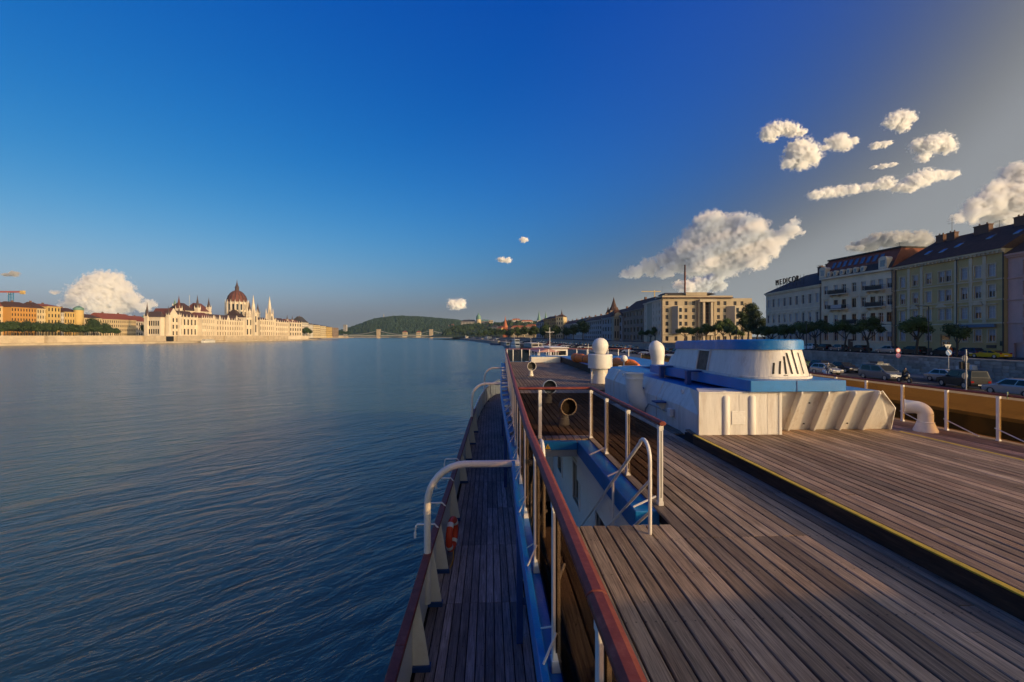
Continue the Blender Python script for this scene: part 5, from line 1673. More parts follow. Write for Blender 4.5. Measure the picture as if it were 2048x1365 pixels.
for s in (-5.6, 5.6):
    b = MB(); zt = ZV(661.5, BY) - WATER_Z
    def cat(u0, z0, u1, z1, sag):
        pts = [(lx(u0) + (lx(u1) - lx(u0)) * k / 12, s, z0 + (z1 - z0) * k / 12 - sag * 4 * (k / 12) * (1 - k / 12)) for k in range(13)]
        b.tube(pts, .75, 6)
        return pts
    P = cat(700, BD + 2, 757.3, zt, 3.5) + cat(757.3, zt, 862.3, zt, zt - BD - 3) + cat(862.3, zt, 919, BD + 2, 3.5)
    b.build('chain', M['br_iron'], cb)
    b = MB()
    for q in P: b.cyl((q[0], s, BD), (q[0], s, q[2]), .18, seg=4)
    b.build('hanger', M['br_iron'], cb, kind='stuff')
for u, lab in ((809, 'small lit pavilion behind the middle of the bridge'), (836.5, 'turreted sand coloured bath house behind the bridge')):
    far_house('pavilion', lab, (U(u - 4, 2000), 2000), (U(u + 4.5, 2000), 2000), -1, ZV(665, 2000) + 1, M['far_c'], M['roof_red'], 6, 2, 5, 16, hip=5)
poly('far_shore', [(U(640, 2050), 2050), (U(1000, 2050), 2050), (U(1000, 3300), 3300), (U(640, 3300), 3300)], -2.5, [M['soil'], M['stone']], drop=WATER_Z - 1)
# ------------------------------------------------------------------ left bank
LE = [(200, -452), (300, -440), (378, -425), (440, -404), (490, -385), (560, -384), (700, -386), (840, -390), (950, -415), (1050, -448), (1260, -528), (1480, -575), (1700, -604), (1760, -612)]
le = lambda y: lerp(LE, y)
LY = [200, 260, 320, 378, 440, 490, 560, 620, 700, 770, 840, 900, 950, 1000, 1050, 1150, 1260, 1370, 1480, 1600, 1700, 1760]
LQ, LU = -4.6, 1.2
poly('left_quay', [(le(y), y) for y in LY] + [(le(y) - 22, y) for y in reversed(LY)], LQ, [M['quay_l'], M['stone_l']], drop=WATER_Z - 1)
poly('left_ground', [(le(y) - 21.5, y) for y in LY] + [(le(y) - 1500, y) for y in reversed(LY)], LU, [M['soil'], M['stone_l']], drop=LQ - .5)
lw_ = thing('quay_wall', 'long pale stone quay wall along the far bank', 'wall', C(le(490) - 21, 490, LQ))
b = MB()
for ya, yb in zip(LY, LY[1:]):
    pts = [C(le(ya) - 21, ya), C(le(ya) - 22, ya), C(le(yb) - 22, yb), C(le(yb) - 21, yb)]
    b.hexa([(x, y, LQ) for x, y in pts] + [(x, y, LU + .9) for x, y in pts])
b.build('wall_face', M['stone_l'], lw_, world=True)
for k, y in enumerate((300, 420, 500, 548, 640, 760, 880, 1000)):
    b = MB()
    xs0 = le(y) - 20.9
    pts = [C(xs0, y), C(xs0, y + 16), C(xs0 + 3, y + 16), C(xs0 + 3, y)]
    vs = [(p[0], p[1], LQ) for p in pts] + [(pts[0][0], pts[0][1], LU + .8), (pts[3][0], pts[3][1], LU + .8)]
    b.add(vs, [(0, 1, 2, 3), (0, 4, 1), (3, 2, 5), (4, 5, 2, 1), (0, 3, 5, 4)])
    b.build('quay_ramp', M['stone_l'], lw_, world=True)
b = MB()
q = [C(le(535) - 20.7, 533), C(le(535) - 20.7, 545)]
b.quad((q[0][0], q[0][1], LQ), (q[1][0], q[1][1], LQ), (q[1][0], q[1][1], LU), (q[0][0], q[0][1], LU)); b.build('culvert_opening', M['black'], lw_, world=True)

def lh(label, u0, u1, X0, vt, wm, rm, rh, fl, bays, name='riverside_house', D=24, **k):
    """facade parallel to the river at lateral X0, from u0 (near) to u1"""
    y0 = X0 * F / (u0 - 1024); y1 = X0 * F / (u1 - 1024)
    ym = (y0 + y1) / 2
    return far_house(name, label, (X0, y0), (X0, y1), LU, ZV(vt, ym) - LU, wm, rm, rh, fl, bays, D, **k)
XL = -485
lh('cream yellow house at the left edge below the crane', -40, 21, XL - 8, 613, M['far_c'], M['roof_red'], 7, 5, 7)
lh('deep orange apartment house with rows of dark windows', 22, 73, XL, 616, M['far_o'], M['roof_dk'], 6, 6, 9, hip=5)
lh('pale house with arched top floor between orange and lemon houses', 74, 94, XL, 618, M['far_c'], M['roof_dk'], 7, 5, 4)
lh('lemon yellow house with paired dark windows', 95, 121, XL + 2, 614, M['far_y'], M['roof_red'], 3, 5, 4)
lh('slim white house squeezed beside the lemon house', 122, 128, XL, 626, M['far_w'], M['roof_dk'], 3, 5, 2)
lt, _ = lh('sand yellow house with corner turret', 129, 160, XL, 625, M['far_y'], M['roof_dk'], 5, 4, 6)
ytur = XL * F / (157 - 1024)
p = C(XL, ytur)
tr = thing('corner_turret', 'round turret with dark cap on the sand yellow corner house', 'turret', (p[0], p[1], LU))
b = MB(); b.lathe([(4.5, 0), (4.5, ZV(621, ytur) - LU)], seg=12); b.build('turret_wall', M['far_y'], tr, smooth=40)
b = MB(); z_ = ZV(621, ytur) - LU; b.lathe([(5, z_), (4.6, z_ + 2.5), (2.5, z_ + 4), (.3, z_ + 5)], seg=12); b.build('turret_cap', M['copper'], tr, smooth=40)
lh('pale sand house behind the round tree', 165, 203, XL - 6, 637, M['far_c'], M['roof_dk'], 5, 4, 9)
lh('wide museum like building with dark red roof', 205, 272, XL - 10, 640, M['far_c'], M['roof_red'], 8, 4, 16)
lh('pale house with bright red roof just before the parliament', 272, 300, XL - 30, 644, M['far_w'], M['roof_red'], 8, 3, 6)
# basilica dome behind
p = C(U(293.5, 900), 900)
ba = thing('basilica_dome', 'grey green church dome behind the red roofed house', 'dome', (p[0], p[1], LU))
b = MB(); b.lathe([(14, 0), (14, 24)], seg=14); b.build('drum', M['far_g'], ba)
b = MB(); b.lathe([(14.2, 24), (13, 31), (10, 37), (4, 42), (2.6, 43), (2.6, 50), (.6, 54), (.2, 59)], seg=16); b.build('dome', M['copper'], ba, smooth=50)
# tower crane
yc = 640
p = C(U(22, yc), yc)
cr = thing('tower_crane', 'blue tower crane with red jib over the yellow houses', 'crane', (p[0], p[1], LU), R(0))
zt = ZV(586, yc) - LU
b = MB(); 
for sx in (-1, 1):
    for sy in (-1, 1): b.box(sx * 1.6 - .45, sy * 1.6 - .45, 0, sx * 1.6 + .45, sy * 1.6 + .45, zt)
for k in range(14):
    z = zt * (k + .5) / 14; b.box(-1.7, -1.9, z - .3, 1.7, -1.6, z + .3); b.box(-1.9, -1.7, z - .3, -1.6, 1.7, z + .3); b.box(1.6, -1.7, z - .3, 1.9, 1.7, z + .3)
b.build('mast', mat('crane_blue', (.06, .20, .36), .5), cr)
b = MB(); b.box(-60, -1, zt + .2, 16, 1, zt + 2.4); b.build('jib', mat('crane_red', (.38, .10, .07), .5), cr)
b = MB(); b.box(13, -1.5, zt - 1.8, 18, 1.5, zt + 3); b.build('counterweight', M['far_y'], cr)
b = MB(); b.box(-3.4, -1.4, zt - 3, -1.9, 1.4, zt); b.build('cab', M['far_w'], cr)

# ------------------------------------------------------------------ parliament
XP = -428.0
PN, PS = XP * F / (322 - 1024), XP * F / (598 - 1024)
a, PL, rzp = frame((XP, PN), (XP + 4, PS))
pa = thing('parliament', 'vast pale neo gothic parliament with red dome and many spires on the far bank', 'parliament', (a.x, a.y, LU), rzp)
M['par'] = pmat('parliament_stone', (0.64, 0.55, 0.42), scale=.05, dirt=.2)
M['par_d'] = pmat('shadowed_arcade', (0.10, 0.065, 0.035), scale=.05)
M['par_roof'] = mat('parliament_roof', (0.06, 0.03, 0.022), .8, var=.4, scale=.06)
M['par_red'] = mat('parliament_red_roof', (0.13, 0.042, 0.028), .8, var=.3, scale=.06)
M['par_spire'] = mat('dark_spire_slate', (0.07, 0.045, 0.04), .7, var=.2)
def pu(u):
    """facade position (local x) seen at photo column u"""
    # ray X = k Y against the facade line
    k = (u - 1024) / F
    # facade X = XP + 4 s, Y = PN + (PS-PN) s
    s = (k * PN - XP) / (4 - k * (PS - PN))
    return s * PL
def pz(v, u):
    k = (u - 1024) / F
    s = (k * PN - XP) / (4 - k * (PS - PN))
    return ZV(v, PN + (PS - PN) * s) - LU
def gothic(x0, x1, y0, z0, z1, fl, bays, arc=0, D=20, name='wing', depth=.9, roofh=0, roofm=None, butt=True, steep=None):
    """one range: wall with pointed openings, buttresses with pinnacles, roof"""
    L = x1 - x0
    b = MB(); rects = []
    H = z1 - z0
    bw = L / bays
    for i in range(bays):
        for f in range(fl):
            za, zb = z0 + H * (f + .18) / fl, z0 + H * (f + .78) / fl
            rects.append(((i + .25) * bw, za, (i + .75) * bw, zb))
    w_ = MB(); openings_wall(w_, L, z0, z1, rects, depth)
    o = len(b.v)
    b.v += [(x + x0, y + y0, z) for x, y, z in w_.v]; b.f += w_.f; b.m += w_.m
    b.quad((x0, y0 + .02, z0), (x0, y0 + .02, z1), (x0, y0 + D, z1), (x0, y0 + D, z0)); b.quad((x1, y0 + .02, z0), (x1, y0 + D, z0), (x1, y0 + D, z1), (x1, y0 + .02, z1))
    b.quad((x0, y0 + D, z0), (x0, y0 + D, z1), (x1, y0 + D, z1), (x1, y0 + D, z0)); b.quad((x0, y0 + .9, z1), (x1, y0 + .9, z1), (x1, y0 + D, z1), (x0, y0 + D, z1))
    if butt:
        for i in range(bays + 1):
            x = x0 + i * bw
            b.box(x - .38, y0 - 1.0, z0, x + .38, y0 - .01, z1 + .4)
            b.lathe([(.75, z1 + .4), (.05, z1 + 4.2)], (x, y0 - .5, 0), seg=4)
    for f in range(1, fl): b.box(x0, y0 - .35, z0 + H * f / fl - .3, x1, y0 - .012, z0 + H * f / fl + .2)
    b.box(x0 - .2, y0 - .5, z1 - .5, x1 + .2, y0 - .013, z1 + .35)
    wl_ = b.build(name, M['par'], pa)
    g = MB()
    for r in rects: g.box(r[0] + x0, y0 + depth * .75, r[1], r[2] + x0, y0 + depth * .95, r[3])
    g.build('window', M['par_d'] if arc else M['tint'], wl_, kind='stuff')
    if roofh:
        q = MB(); ry = y0 + D / 2
        s = steep if steep is not None else 0
        q.add([(x0, y0 + .6, z1 + .01), (x1, y0 + .6, z1 + .01), (x1, y0 + D, z1 + .01), (x0, y0 + D, z1 + .01), (x0 + s, ry, z1 + roofh), (x1 - s, ry, z1 + roofh)], [(0, 1, 5, 4), (1, 2, 5), (2, 3, 4, 5), (3, 0, 4)])
        q.build('roof', roofm or M['par_roof'], wl_)
    return wl_
def pspire(x, y, z0, zw, zt, w, m=None, wm=None):
    b = MB(); b.box(x - w / 2, y - w / 2, z0, x + w / 2, y + w / 2, zw)
    for sx in (-1, 1):
        for sy in (-1, 1): b.lathe([(w * .16, zw - w * .4), (.04, zw + w * .8)], (x + sx * w * .46, y + sy * w * .46, 0), seg=4)
    o = b.build('spire_tower', wm or M['par'], pa)
    b = MB(); b.lathe([(w * .56, zw), (w * .30, zw + (zt - zw) * .35), (w * .10, zw + (zt - zw) * .75), (.05, zt)], (x, y, 0), seg=8); b.build('spire', m or M['par_spire'], o)
# terrace base
b = MB(); b.box(-2, -14, -6, PL + 3, 60, .02); b.build('terrace', M['par'], pa)
z = lambda v, u: pz(v, u)
# north pavilion: side face, gabled front
gothic(pu(331), pu(353), -3, 0, z(634, 342), 3, 3, D=22, name='gabled_pavilion')
b = MB(); x0, x1 = pu(332), pu(353); zt = z(634, 342)
b.extr([(x0, -3.4, zt), (x1, -3.4, zt), ((x0 + x1) / 2, -3.4, z(617, 342))], (0, 1, 0)); b.build('gable', M['par'], pa)
b = MB(); xm = (x0 + x1) / 2; b.add([(x0, -2.4, zt), (x1, -2.4, zt), (xm, -2.4, z(617, 342)), (x0, 20, zt), (x1, 20, zt), (xm, 20, z(617, 342))], [(0, 2, 5, 3), (1, 4, 5, 2), (0, 1, 2), (3, 5, 4)]); b.build('roof', M['par_red'], pa)
for u in (332, 353.5): pspire(pu(u), -3, 0, z(630, u), z(612, u), 3.4)
gothic(pu(354), pu(397), 2, 0, z(635, 375), 2, 6, D=18, name='north_range', roofh=z(622, 375) - z(635, 375), steep=2)
# north flank facing the viewer
fl = MB(); fl.box(-0.4, 0.5, 0, 6, 18, z(635, 330))
fo = fl.build('flank_wall', M['par'], pa)
g = MB()
for r_ in range(2):
    for k in range(6):
        y = 3 + k * 2.7; zb = 3 + r_ * 10
        g.box(-.46, y - .75, zb, -.42, y + .75, zb + 6)
g.build('window', M['tint'], fo, kind='stuff')
q = MB(); zt = z(635, 330); q.add([(-1, 0, zt + .02), (8, 0, zt + .02), (8, 19, zt + .02), (-1, 19, zt + .02), (4, 3, zt + 7), (4, 17, zt + 7)], [(0, 1, 4), (1, 2, 5, 4), (2, 3, 5), (3, 0, 4, 5)]); q.build('roof', M['par_spire'], fo)
pspire(0, 17, 0, z(633, 330), z(605, 330), 4.4)
# river front ranges with arcades
gothic(pu(398), pu(424), -4, 0, z(637, 410), 3, 6, D=26, name='river_pavilion', roofh=8, roofm=M['par_red'], steep=3)
gothic(pu(425), pu(484), -2, 0, z(641, 455), 3, 12, arc=1, D=24, name='arcade_range', roofh=8, steep=2)
for u in (424, 436, 453, 470):
    b = MB(); x = pu(u); zt = z(640, u); b.extr([(x - 2.6, -3.2, zt), (x + 2.6, -3.2, zt), (x, -3.2, zt + 6.5)], (0, 1.1, 0)); b.build('gablet', M['par'], pa)
gothic(pu(505), pu(536), -12, 0, z(641, 520), 3, 7, arc=1, D=34, name='central_pavilion', roofh=5, steep=2)
gothic(pu(545), pu(574), -2, 0, z(645, 560), 3, 7, arc=1, D=24, name='arcade_range', roofh=8, steep=2)
gothic(pu(575), pu(599), -4, 0, z(646, 587), 3, 5, D=26, name='river_pavilion', roofh=7, roofm=M['par_red'], steep=4)
gothic(pu(484.5), pu(504), -6, 0, z(636, 494), 2, 3, D=24, name='tower_range')
gothic(pu(536.5), pu(544.5), -6, 0, z(640, 540), 2, 2, D=24, name='tower_range')
b = MB(); x = pu(553); b.extr([(x - 2.6, -3.2, z(645, 553)), (x + 2.6, -3.2, z(645, 553)), (x, -3.2, z(640, 553))], (0, 1.1, 0)); b.build('gablet', M['par'], pa)
# the two pale west towers flanking the centre
def west_tower(u, vt):
    x = pu(u); w = 7.0
    b = MB(); b.box(x - w / 2, -11, 0, x + w / 2, -3, z(628, u))
    for sx in (-1, 1):
        for sy in (-11, -3): b.box(x + sx * w / 2 - .8, sy - .8, 0, x + sx * w / 2 + .8, sy + .8, z(626, u)); b.lathe([(1.1, z(626, u)), (.05, z(617, u))], (x + sx * w / 2, sy, 0), seg=4)
    b.lathe([(w * .46, z(628, u)), (w * .40, z(615, u)), (w * .22, z(606, u)), (.1, z(vt, u))], (x, -7, 0), seg=8)
    o = b.build('west_tower', M['par'], pa)
    g = MB()
    for v0, v1 in ((665, 650), (645, 633)):
        g.box(x - 1.6, -11.06, z(v0, u), x + 1.6, -11.02, z(v1, u))
    g.build('window', M['tint'], o, kind='stuff')
west_tower(498, 590); west_tower(531, 593)
# steep inner roofs and their corner spires
def block(u0, u1, y0, D, v1, vr, uu, m):
    x0, x1 = pu(u0), pu(u1)
    zt, zr = z(v1, uu), z(vr, uu)
    b = MB(); b.box(x0, y0, 0, x1, y0 + D, zt); o = b.build('chamber_block', M['par'], pa)
    q = MB(); q.add([(x0 - .5, y0 - .5, zt + .02), (x1 + .5, y0 - .5, zt + .02), (x1 + .5, y0 + D, zt + .02), (x0 - .5, y0 + D, zt + .02), (x0 + 4, y0 + D / 2, zr), (x1 - 4, y0 + D / 2, zr)], [(0, 1, 5, 4), (1, 2, 5), (2, 3, 4, 5), (3, 0, 4)]); q.build('roof', m, o)
    b = MB(); n = 9
    for k in range(n): b.box(x0 + (x1 - x0) * (k + .3) / n, y0 - .07, zt - 5, x0 + (x1 - x0) * (k + .7) / n, y0 - .03, zt - 1.2)
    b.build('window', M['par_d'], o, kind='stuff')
def z2(v, u, back): return pz(v, u) * 1.0
block(404, 424, 24, 26, 622, 606, 412, M['par_roof'])
block(428, 450, 20, 26, 624, 607, 440, M['par_red'])
block(506, 528, 22, 26, 636, 619, 518, M['par_roof'])
for u, y, vw, vt, w, m in ((393, 24, 617, 591, 5.4, 'par_red'), (398, 20, 640, 612, 4.5, 'par_red'), (425.5, 22, 616, 590, 5.2, 'par_spire'), (415, 46, 610, 598, 4, 'copper'), (447, 22, 615, 595, 4.6, 'par_spire'),
                           (514, 40, 622, 606, 3.4, 'par_spire'), (525, 22, 622, 603, 4.6, 'par_spire'), (540.5, 22, 626, 606, 5.6, 'par_spire'), (456, 30, 630, 615, 3.4, 'par')):
    pspire(pu(u), y, 0, z(vw, u), z(vt, u), w, M[m])
for u, vw, vt in ((578.5, 640, 629), (588.5, 641, 631)): pspire(pu(u), 4, 0, z(vw, u), z(vt, u), 3, M['par_spire'])
b = MB(); x = pu(421); b.cyl((x, 30, 0), (x, 30, z(590, 421)), .25, seg=5); b.build('flag_pole', M['grey_metal'], pa)
# dome with ribs
YD = (XP - 38) * F / (474 - 1024)
pd = Vector(C(XP - 38, YD)) - Vector((a.x, a.y))
cR, sR = math.cos(-rzp), math.sin(-rzp)
dx, dy = pd.x * cR - pd.y * sR, pd.x * sR + pd.y * cR
dz = lambda v: ZV(v, YD) - LU
rd = 18 / F * YD
b = MB(); b.lathe([(rd * 1.22, 0), (rd * 1.2, dz(640)), (rd * 1.02, dz(632)), (rd * .98, dz(607)), (rd * 1.03, dz(606.5)), (rd * 1.03, dz(605))], (dx, dy, 0), seg=16); do = b.build('dome_drum', M['par'], pa)
g = MB()
for k in range(16):
    an = 2 * math.pi * (k + .5) / 16
    for rr, za, zb, hw in ((rd * .985, dz(621), dz(609.5), 1.3), (rd * 1.02, dz(632), dz(624.5), 1.5)):
        cx, cy_ = dx + rr * math.cos(an), dy + rr * math.sin(an)
        tx, ty = -math.sin(an) * hw, math.cos(an) * hw
        ox, oy = math.cos(an) * .25, math.sin(an) * .25
        g.quad((cx - tx + ox, cy_ - ty + oy, za), (cx + tx + ox, cy_ + ty + oy, za), (cx + tx + ox, cy_ + ty + oy, zb), (cx - tx + ox, cy_ - ty + oy, zb))
g.build('window', M['tint'], do, kind='stuff')
g = MB()
for k in range(16):
    an = 2 * math.pi * k / 16
    for rr, zb in ((1.12, 604),):
        cx, cy_ = dx + rd * rr * math.cos(an), dy + rd * rr * math.sin(an)
        g.box(cx - .7, cy_ - .7, 0, cx + .7, cy_ + .7, dz(606)); g.lathe([(.95, dz(606)), (.05, dz(600))], (cx, cy_, 0), seg=4)
g.build('buttress', M['par'], do, kind='stuff')
b = MB(); b.lathe([(rd * .98, dz(605.2)), (rd * .97, dz(600)), (rd * .86, dz(593)), (rd * .62, dz(587)), (rd * .36, dz(583)), (rd * .2, dz(581.5))], (dx, dy, 0), seg=16); b.build('dome', M['par_red'], pa)
g = MB()
for k in range(16):
    an = 2 * math.pi * k / 16
    g.tube([(dx + rd * q * 1.01 * math.cos(an), dy + rd * q * 1.01 * math.sin(an), dz(v)) for q, v in ((.98, 605), (.97, 600), (.86, 593), (.62, 587), (.36, 583))], .45, 4)
g.build('dome_rib', M['par_spire'], pa, kind='stuff')
b = MB(); b.lathe([(rd * .22, dz(582)), (rd * .2, dz(577)), (rd * .24, dz(576.5)), (rd * .12, dz(571)), (rd * .05, dz(566)), (.1, dz(559.5))], (dx, dy, 0), seg=8); b.build('lantern', M['par_spire'], pa)
# houses beyond the parliament
lh('dark mansarded palace with rounded central gable', 604, 617, -430, 646, M['far_w'], M['roof_grey'], 13, 5, 7, hip=5)
lh('lower white wing joined to the mansarded palace', 618, 626, -432, 650, M['far_w'], M['roof_grey'], 5, 5, 5)
lh('cream corner house with small gables beside the white wing', 627, 640, -436, 651, M['far_c'], M['roof_grey'], 3, 5, 6)
lh('long pale yellow riverside house', 641, 652, -440, 653, M['far_c'], M['roof_dk'], 2.5, 5, 7)
lh('golden yellow riverside house near the end of the row', 653, 664, -444, 655, M['far_y'], M['roof_dk'], 2.5, 5, 7)
lh('brownish hotel block closing the riverside row', 665, 677, -450, 656, M['far_b'], M['roof_dk'], 0, 6, 6)
far_house('tower_block', 'distant grey high rise tower right of the riverside row', (U(686.5, 1900), 1900), (U(692.5, 1900), 1900), LU, ZV(650, 1900) - LU, M['far_g'], M['roof_grey'], 0, 12, 4, 14, cat='tower block', hip=1)
# ------------------------------------------------------------------ trees
def leaf_mat(name, c, c2):
    m, n, l, b = node_mat(name)
    ge = n.new('ShaderNodeNewGeometry'); oi = n.new('ShaderNodeObjectInfo')
    t = n.new('ShaderNodeTexNoise'); t.inputs['Scale'].default_value = .9; t.inputs['Detail'].default_value = 3
    l.new(ge.outputs['Position'], t.inputs['Vector'])
    mx = n.new('ShaderNodeMix'); mx.data_type = 'RGBA'
    mx.inputs[6].default_value = (*c, 1); mx.inputs[7].default_value = (*c2, 1)
    r = n.new('ShaderNodeMapRange'); r.inputs[1].default_value = .3; r.inputs[2].default_value = .7
    l.new(t.outputs[0], r.inputs[0]); l.new(r.outputs[0], mx.inputs[0])
    v = n.new('ShaderNodeVectorMath'); v.operation = 'SCALE'
    r2 = n.new('ShaderNodeMapRange'); r2.inputs[3].default_value = .75; r2.inputs[4].default_value = 1.25
    l.new(oi.outputs['Random'], r2.inputs[0]); l.new(mx.outputs[2], v.inputs[0]); l.new(r2.outputs[0], v.inputs['Scale'])
    l.new(v.outputs[0], b.inputs['Base Color'])
    b.inputs['Roughness'].default_value = .7
    b.inputs['Specular IOR Level'].default_value = .25
    return m
M['leaf'] = leaf_mat('leaves', (0.045, 0.075, 0.020), (0.075, 0.115, 0.030))
M['leaf_d'] = leaf_mat('dark_leaves', (0.032, 0.055, 0.018), (0.055, 0.085, 0.026))
M['bark'] = mat('bark', (0.07, 0.055, 0.042), .95, var=.35, scale=6, bump=.5, bscale=20)

def leaf_blob(b, c, r, n, size, rnd, squash=.8):
    for _ in range(n):
        d = Vector((rnd.gauss(0, 1), rnd.gauss(0, 1), rnd.gauss(0, 1))).normalized()
        k = rnd.random() ** .45
        lump = 1 + .35 * mnoise.noise(d * 2.1 + Vector(c))
        p = Vector(c) + Vector((d.x * r, d.y * r, d.z * r * squash)) * k * lump
        nrm = (d + Vector((rnd.uniform(-1, 1), rnd.uniform(-1, 1), rnd.uniform(-.3, 1.2))) * .8).normalized()
        t = nrm.cross(Vector((rnd.uniform(-1, 1), rnd.uniform(-1, 1), rnd.uniform(-1, 1)))).normalized()
        u = nrm.cross(t)
        s = size * rnd.uniform(.6, 1.3)
        b.add([p - t * s, p - u * s * .55, p + t * s, p + u * s * .55], [(0, 1, 2, 3)])
def tree_proto(name, seed, h_trunk, blobs, n, size, lean=0.0, tr=.2, leafm=None):
    rnd = random.Random(seed)
    t = bpy.data.objects.new(name, None); t.empty_display_size = .3; col.objects.link(t)
    b = MB()
    top = Vector((lean, 0, h_trunk))
    b.tube([(0, 0, -.2), (lean * .3, .05, h_trunk * .35), (lean * .6, -.04, h_trunk * .7), top], [tr * 1.35, tr, tr * .85, tr * .8], 8)
    for c, r in blobs:
        c = Vector(c); mid = (top + c) * .5 + Vector((rnd.uniform(-.2, .2), rnd.uniform(-.2, .2), -.15))
        b.tube([top - Vector((0, 0, .2)), mid, c], [tr * .6, tr * .4, tr * .12], 6)
    b.build('trunk', M['bark'], t, smooth=60)
    b = MB()
    for c, r in blobs: leaf_blob(b, c, r, int(n * r * r), size, rnd)
    b.build('crown', leafm or M['leaf'], t)
    return t
protos = [
    tree_proto('street_tree', 1, 2.6, [((-1.9, .2, 4.5), 1.25), ((-.5, -.6, 5.2), 1.3), ((1.2, .3, 4.9), 1.35), ((2.2, -.2, 4.1), .95), ((.2, 1.0, 4.6), 1.1)], 520, .17, .4),
    tree_proto('street_tree', 2, 2.4, [((-1.2, 0, 4.0), 1.15), ((.3, .5, 4.7), 1.2), ((1.4, -.3, 4.1), 1.0), ((-.2, -.9, 4.3), .9)], 560, .16, -.3, .16),
    tree_proto('street_tree', 3, 2.5, [((-2.3, 0, 4.6), 1.0), ((-1.1, .4, 5.5), 1.05), ((.5, -.3, 6.0), 1.15), ((1.9, .3, 5.3), 1.1), ((2.7, -.1, 4.4), .8), ((-.3, -.5, 4.7), .9)], 540, .17, -.5, .22),
]
tall = tree_proto('tall_tree', 4, 5, [((-2.5, 0, 9), 2.6), ((1.8, .8, 11), 3.0), ((.2, -1, 14.5), 2.8), ((3.6, 0, 8), 2.2), ((-3.4, 1, 12), 1.9), ((-.5, 0, 7), 2.4)], 190, .30, .5, .4, M['leaf_d'])
used = set()
def plant(proto, X, Y, rz, sc_, label, group, z=UP_Z):
    p = C(X, Y, z)
    if proto.name not in used:
        used.add(proto.name); o = proto
        o.location = p; o.rotation_euler = (0, 0, rz); tag(o, label, 'tree', group)
    else:
        o = dup(proto, p, rz, label, group)
    o.scale = (sc_, sc_, sc_)
    o['category'] = 'tree'
    return o
G = 'street trees before the houses of the upper street'
for i, (pi, u, X, rz, s, lab) in enumerate((
        (0, 1832, 70, .3, 1.10, 'leafy street tree with bent trunk before the olive green house'), (1, 1913, 68, 1.2, .95, 'small street tree beside the doorway of the olive green house'),
        (2, 1738, 70, .2, 1.05, 'street tree with several clumps before the balconies of the cream house'), (1, 1688, 70, 2.4, 1.2, 'round street tree before the door of the cream house'),
        (0, 1633, 70.5, 2.0, 1.15, 'street tree at the joint between the cream and the grey house'), (2, 1597, 70, 1.5, 1.0, 'street tree before the middle of the grey beige house'),
        (1, 1571, 70, .6, 1.15, 'street tree under the sign letters of the grey beige house'), (0, 1546, 70, 2.9, 1.0, 'street tree before the far corner of the grey beige house'),
        (1, 1527, 69, 3.4, 1.1, 'low street tree left of the grey beige house'))):
    plant(protos[pi], X, X * F / (u - 1024), rz, s, lab, G)
for u, Y, s, lab in ((1496, 165, .92, 'tall dark tree between the office block and the grey beige house'), (1513, 150, .72, 'tall dark tree touching the far corner of the grey beige house')):
    plant(tall, U(u, Y), Y, u, s, lab, 'tall trees between the houses')
for i, (u, Y, s, lab) in enumerate(((1368, 205, 1.25, 'leftmost dark tree along the sunny front of the office block'), (1384, 200, 1.35, 'dark tree two windows left of the office block portal'), (1398, 200, 1.1, 'small dark tree touching the left pier of the office block portal'),
                          (1413, 195, 1.45, 'dark tree right in front of the glazed portal of the office block'), (1432, 195, 1.6, 'broad dark tree just right of the office block portal'), (1449, 190, 1.6, 'broad dark tree left of the right hand bay of the office block'),
                          (1462, 185, 1.3, 'dark tree below the right hand bay of the office block'), (1476, 175, 1.1, 'smaller dark tree between the office block bay and the tall trees'),
                          (1310, 235, 1.2, 'dark tree by the near corner of the shaded flank of the office block'), (1300, 240, 1.1, 'dark tree at the middle of the shaded flank of the office block'), (1284, 255, 1.2, 'dark tree at the far end of the shaded flank of the office block'))):
    plant(protos[i % 3], U(u, Y), Y, i * 1.3, s, lab, 'street trees before the office block', GZ)
# park trees further along the right bank
park = tree_proto('park_tree', 9, 3.2, [((-1.6, 0, 6.2), 2.6), ((1.7, .4, 6.6), 2.6), ((0, -.6, 8.2), 2.4), ((.2, .6, 5.2), 2.3)], 60, .46, .1, .25, M['leaf_d'])
rnd = random.Random(5)
i = 0
for Y in (300, 322, 345, 370, 398, 425, 455, 490, 525, 560, 600, 640, 690, 740, 800, 860, 930, 1000, 1080, 1160):
    for k in range(1 if Y < 480 else 2):
        plant(park, wall(Y) + 7 + k * 12 + rnd.uniform(-2, 3), Y + rnd.uniform(-6, 6), rnd.uniform(0, 6), rnd.uniform(.95, 1.45), 'dark green tree %s' % ('on the embankment before the dark roofed town houses' if Y < 360 else 'on the embankment before the long pale grey houses' if Y < 500 else 'on the embankment before the orange brown block' if Y < 700 else 'on the embankment before the orange roofed lower town'), 'trees along the far right embankment')
# trees on the far left bank
rnd = random.Random(6)
for k in range(38):
    u = -12 + k * 6.9 + rnd.uniform(-2, 2)
    X = -452 + rnd.uniform(-6, 4)
    if u > 240: continue
    s = rnd.uniform(1.15, 1.5) * (.75 if u > 205 else 1)
    plant(park, X, X * F / (u - 1024), rnd.uniform(0, 6), s, 'round green tree %s' % ('below the cream yellow house at the crane' if u < 22 else 'below the deep orange apartment house' if u < 73 else 'below the lemon yellow house' if u < 128 else 'below the sand yellow house with the turret' if u < 162 else 'below the pale sand house' if u < 204 else 'below the museum like building'), 'trees along the far left quay', LU)
for u, s, lab in ((187, 2.1, 'large round tree higher than the row beside the museum like building'), (212, 1.6, 'dark tree before the left end of the museum like building'), (288, 1.5, 'dark tree in front of the parliament flank')):
    X = -462; plant(park, X, X * F / (u - 1024), u, s, lab, 'trees along the far left quay', LU)
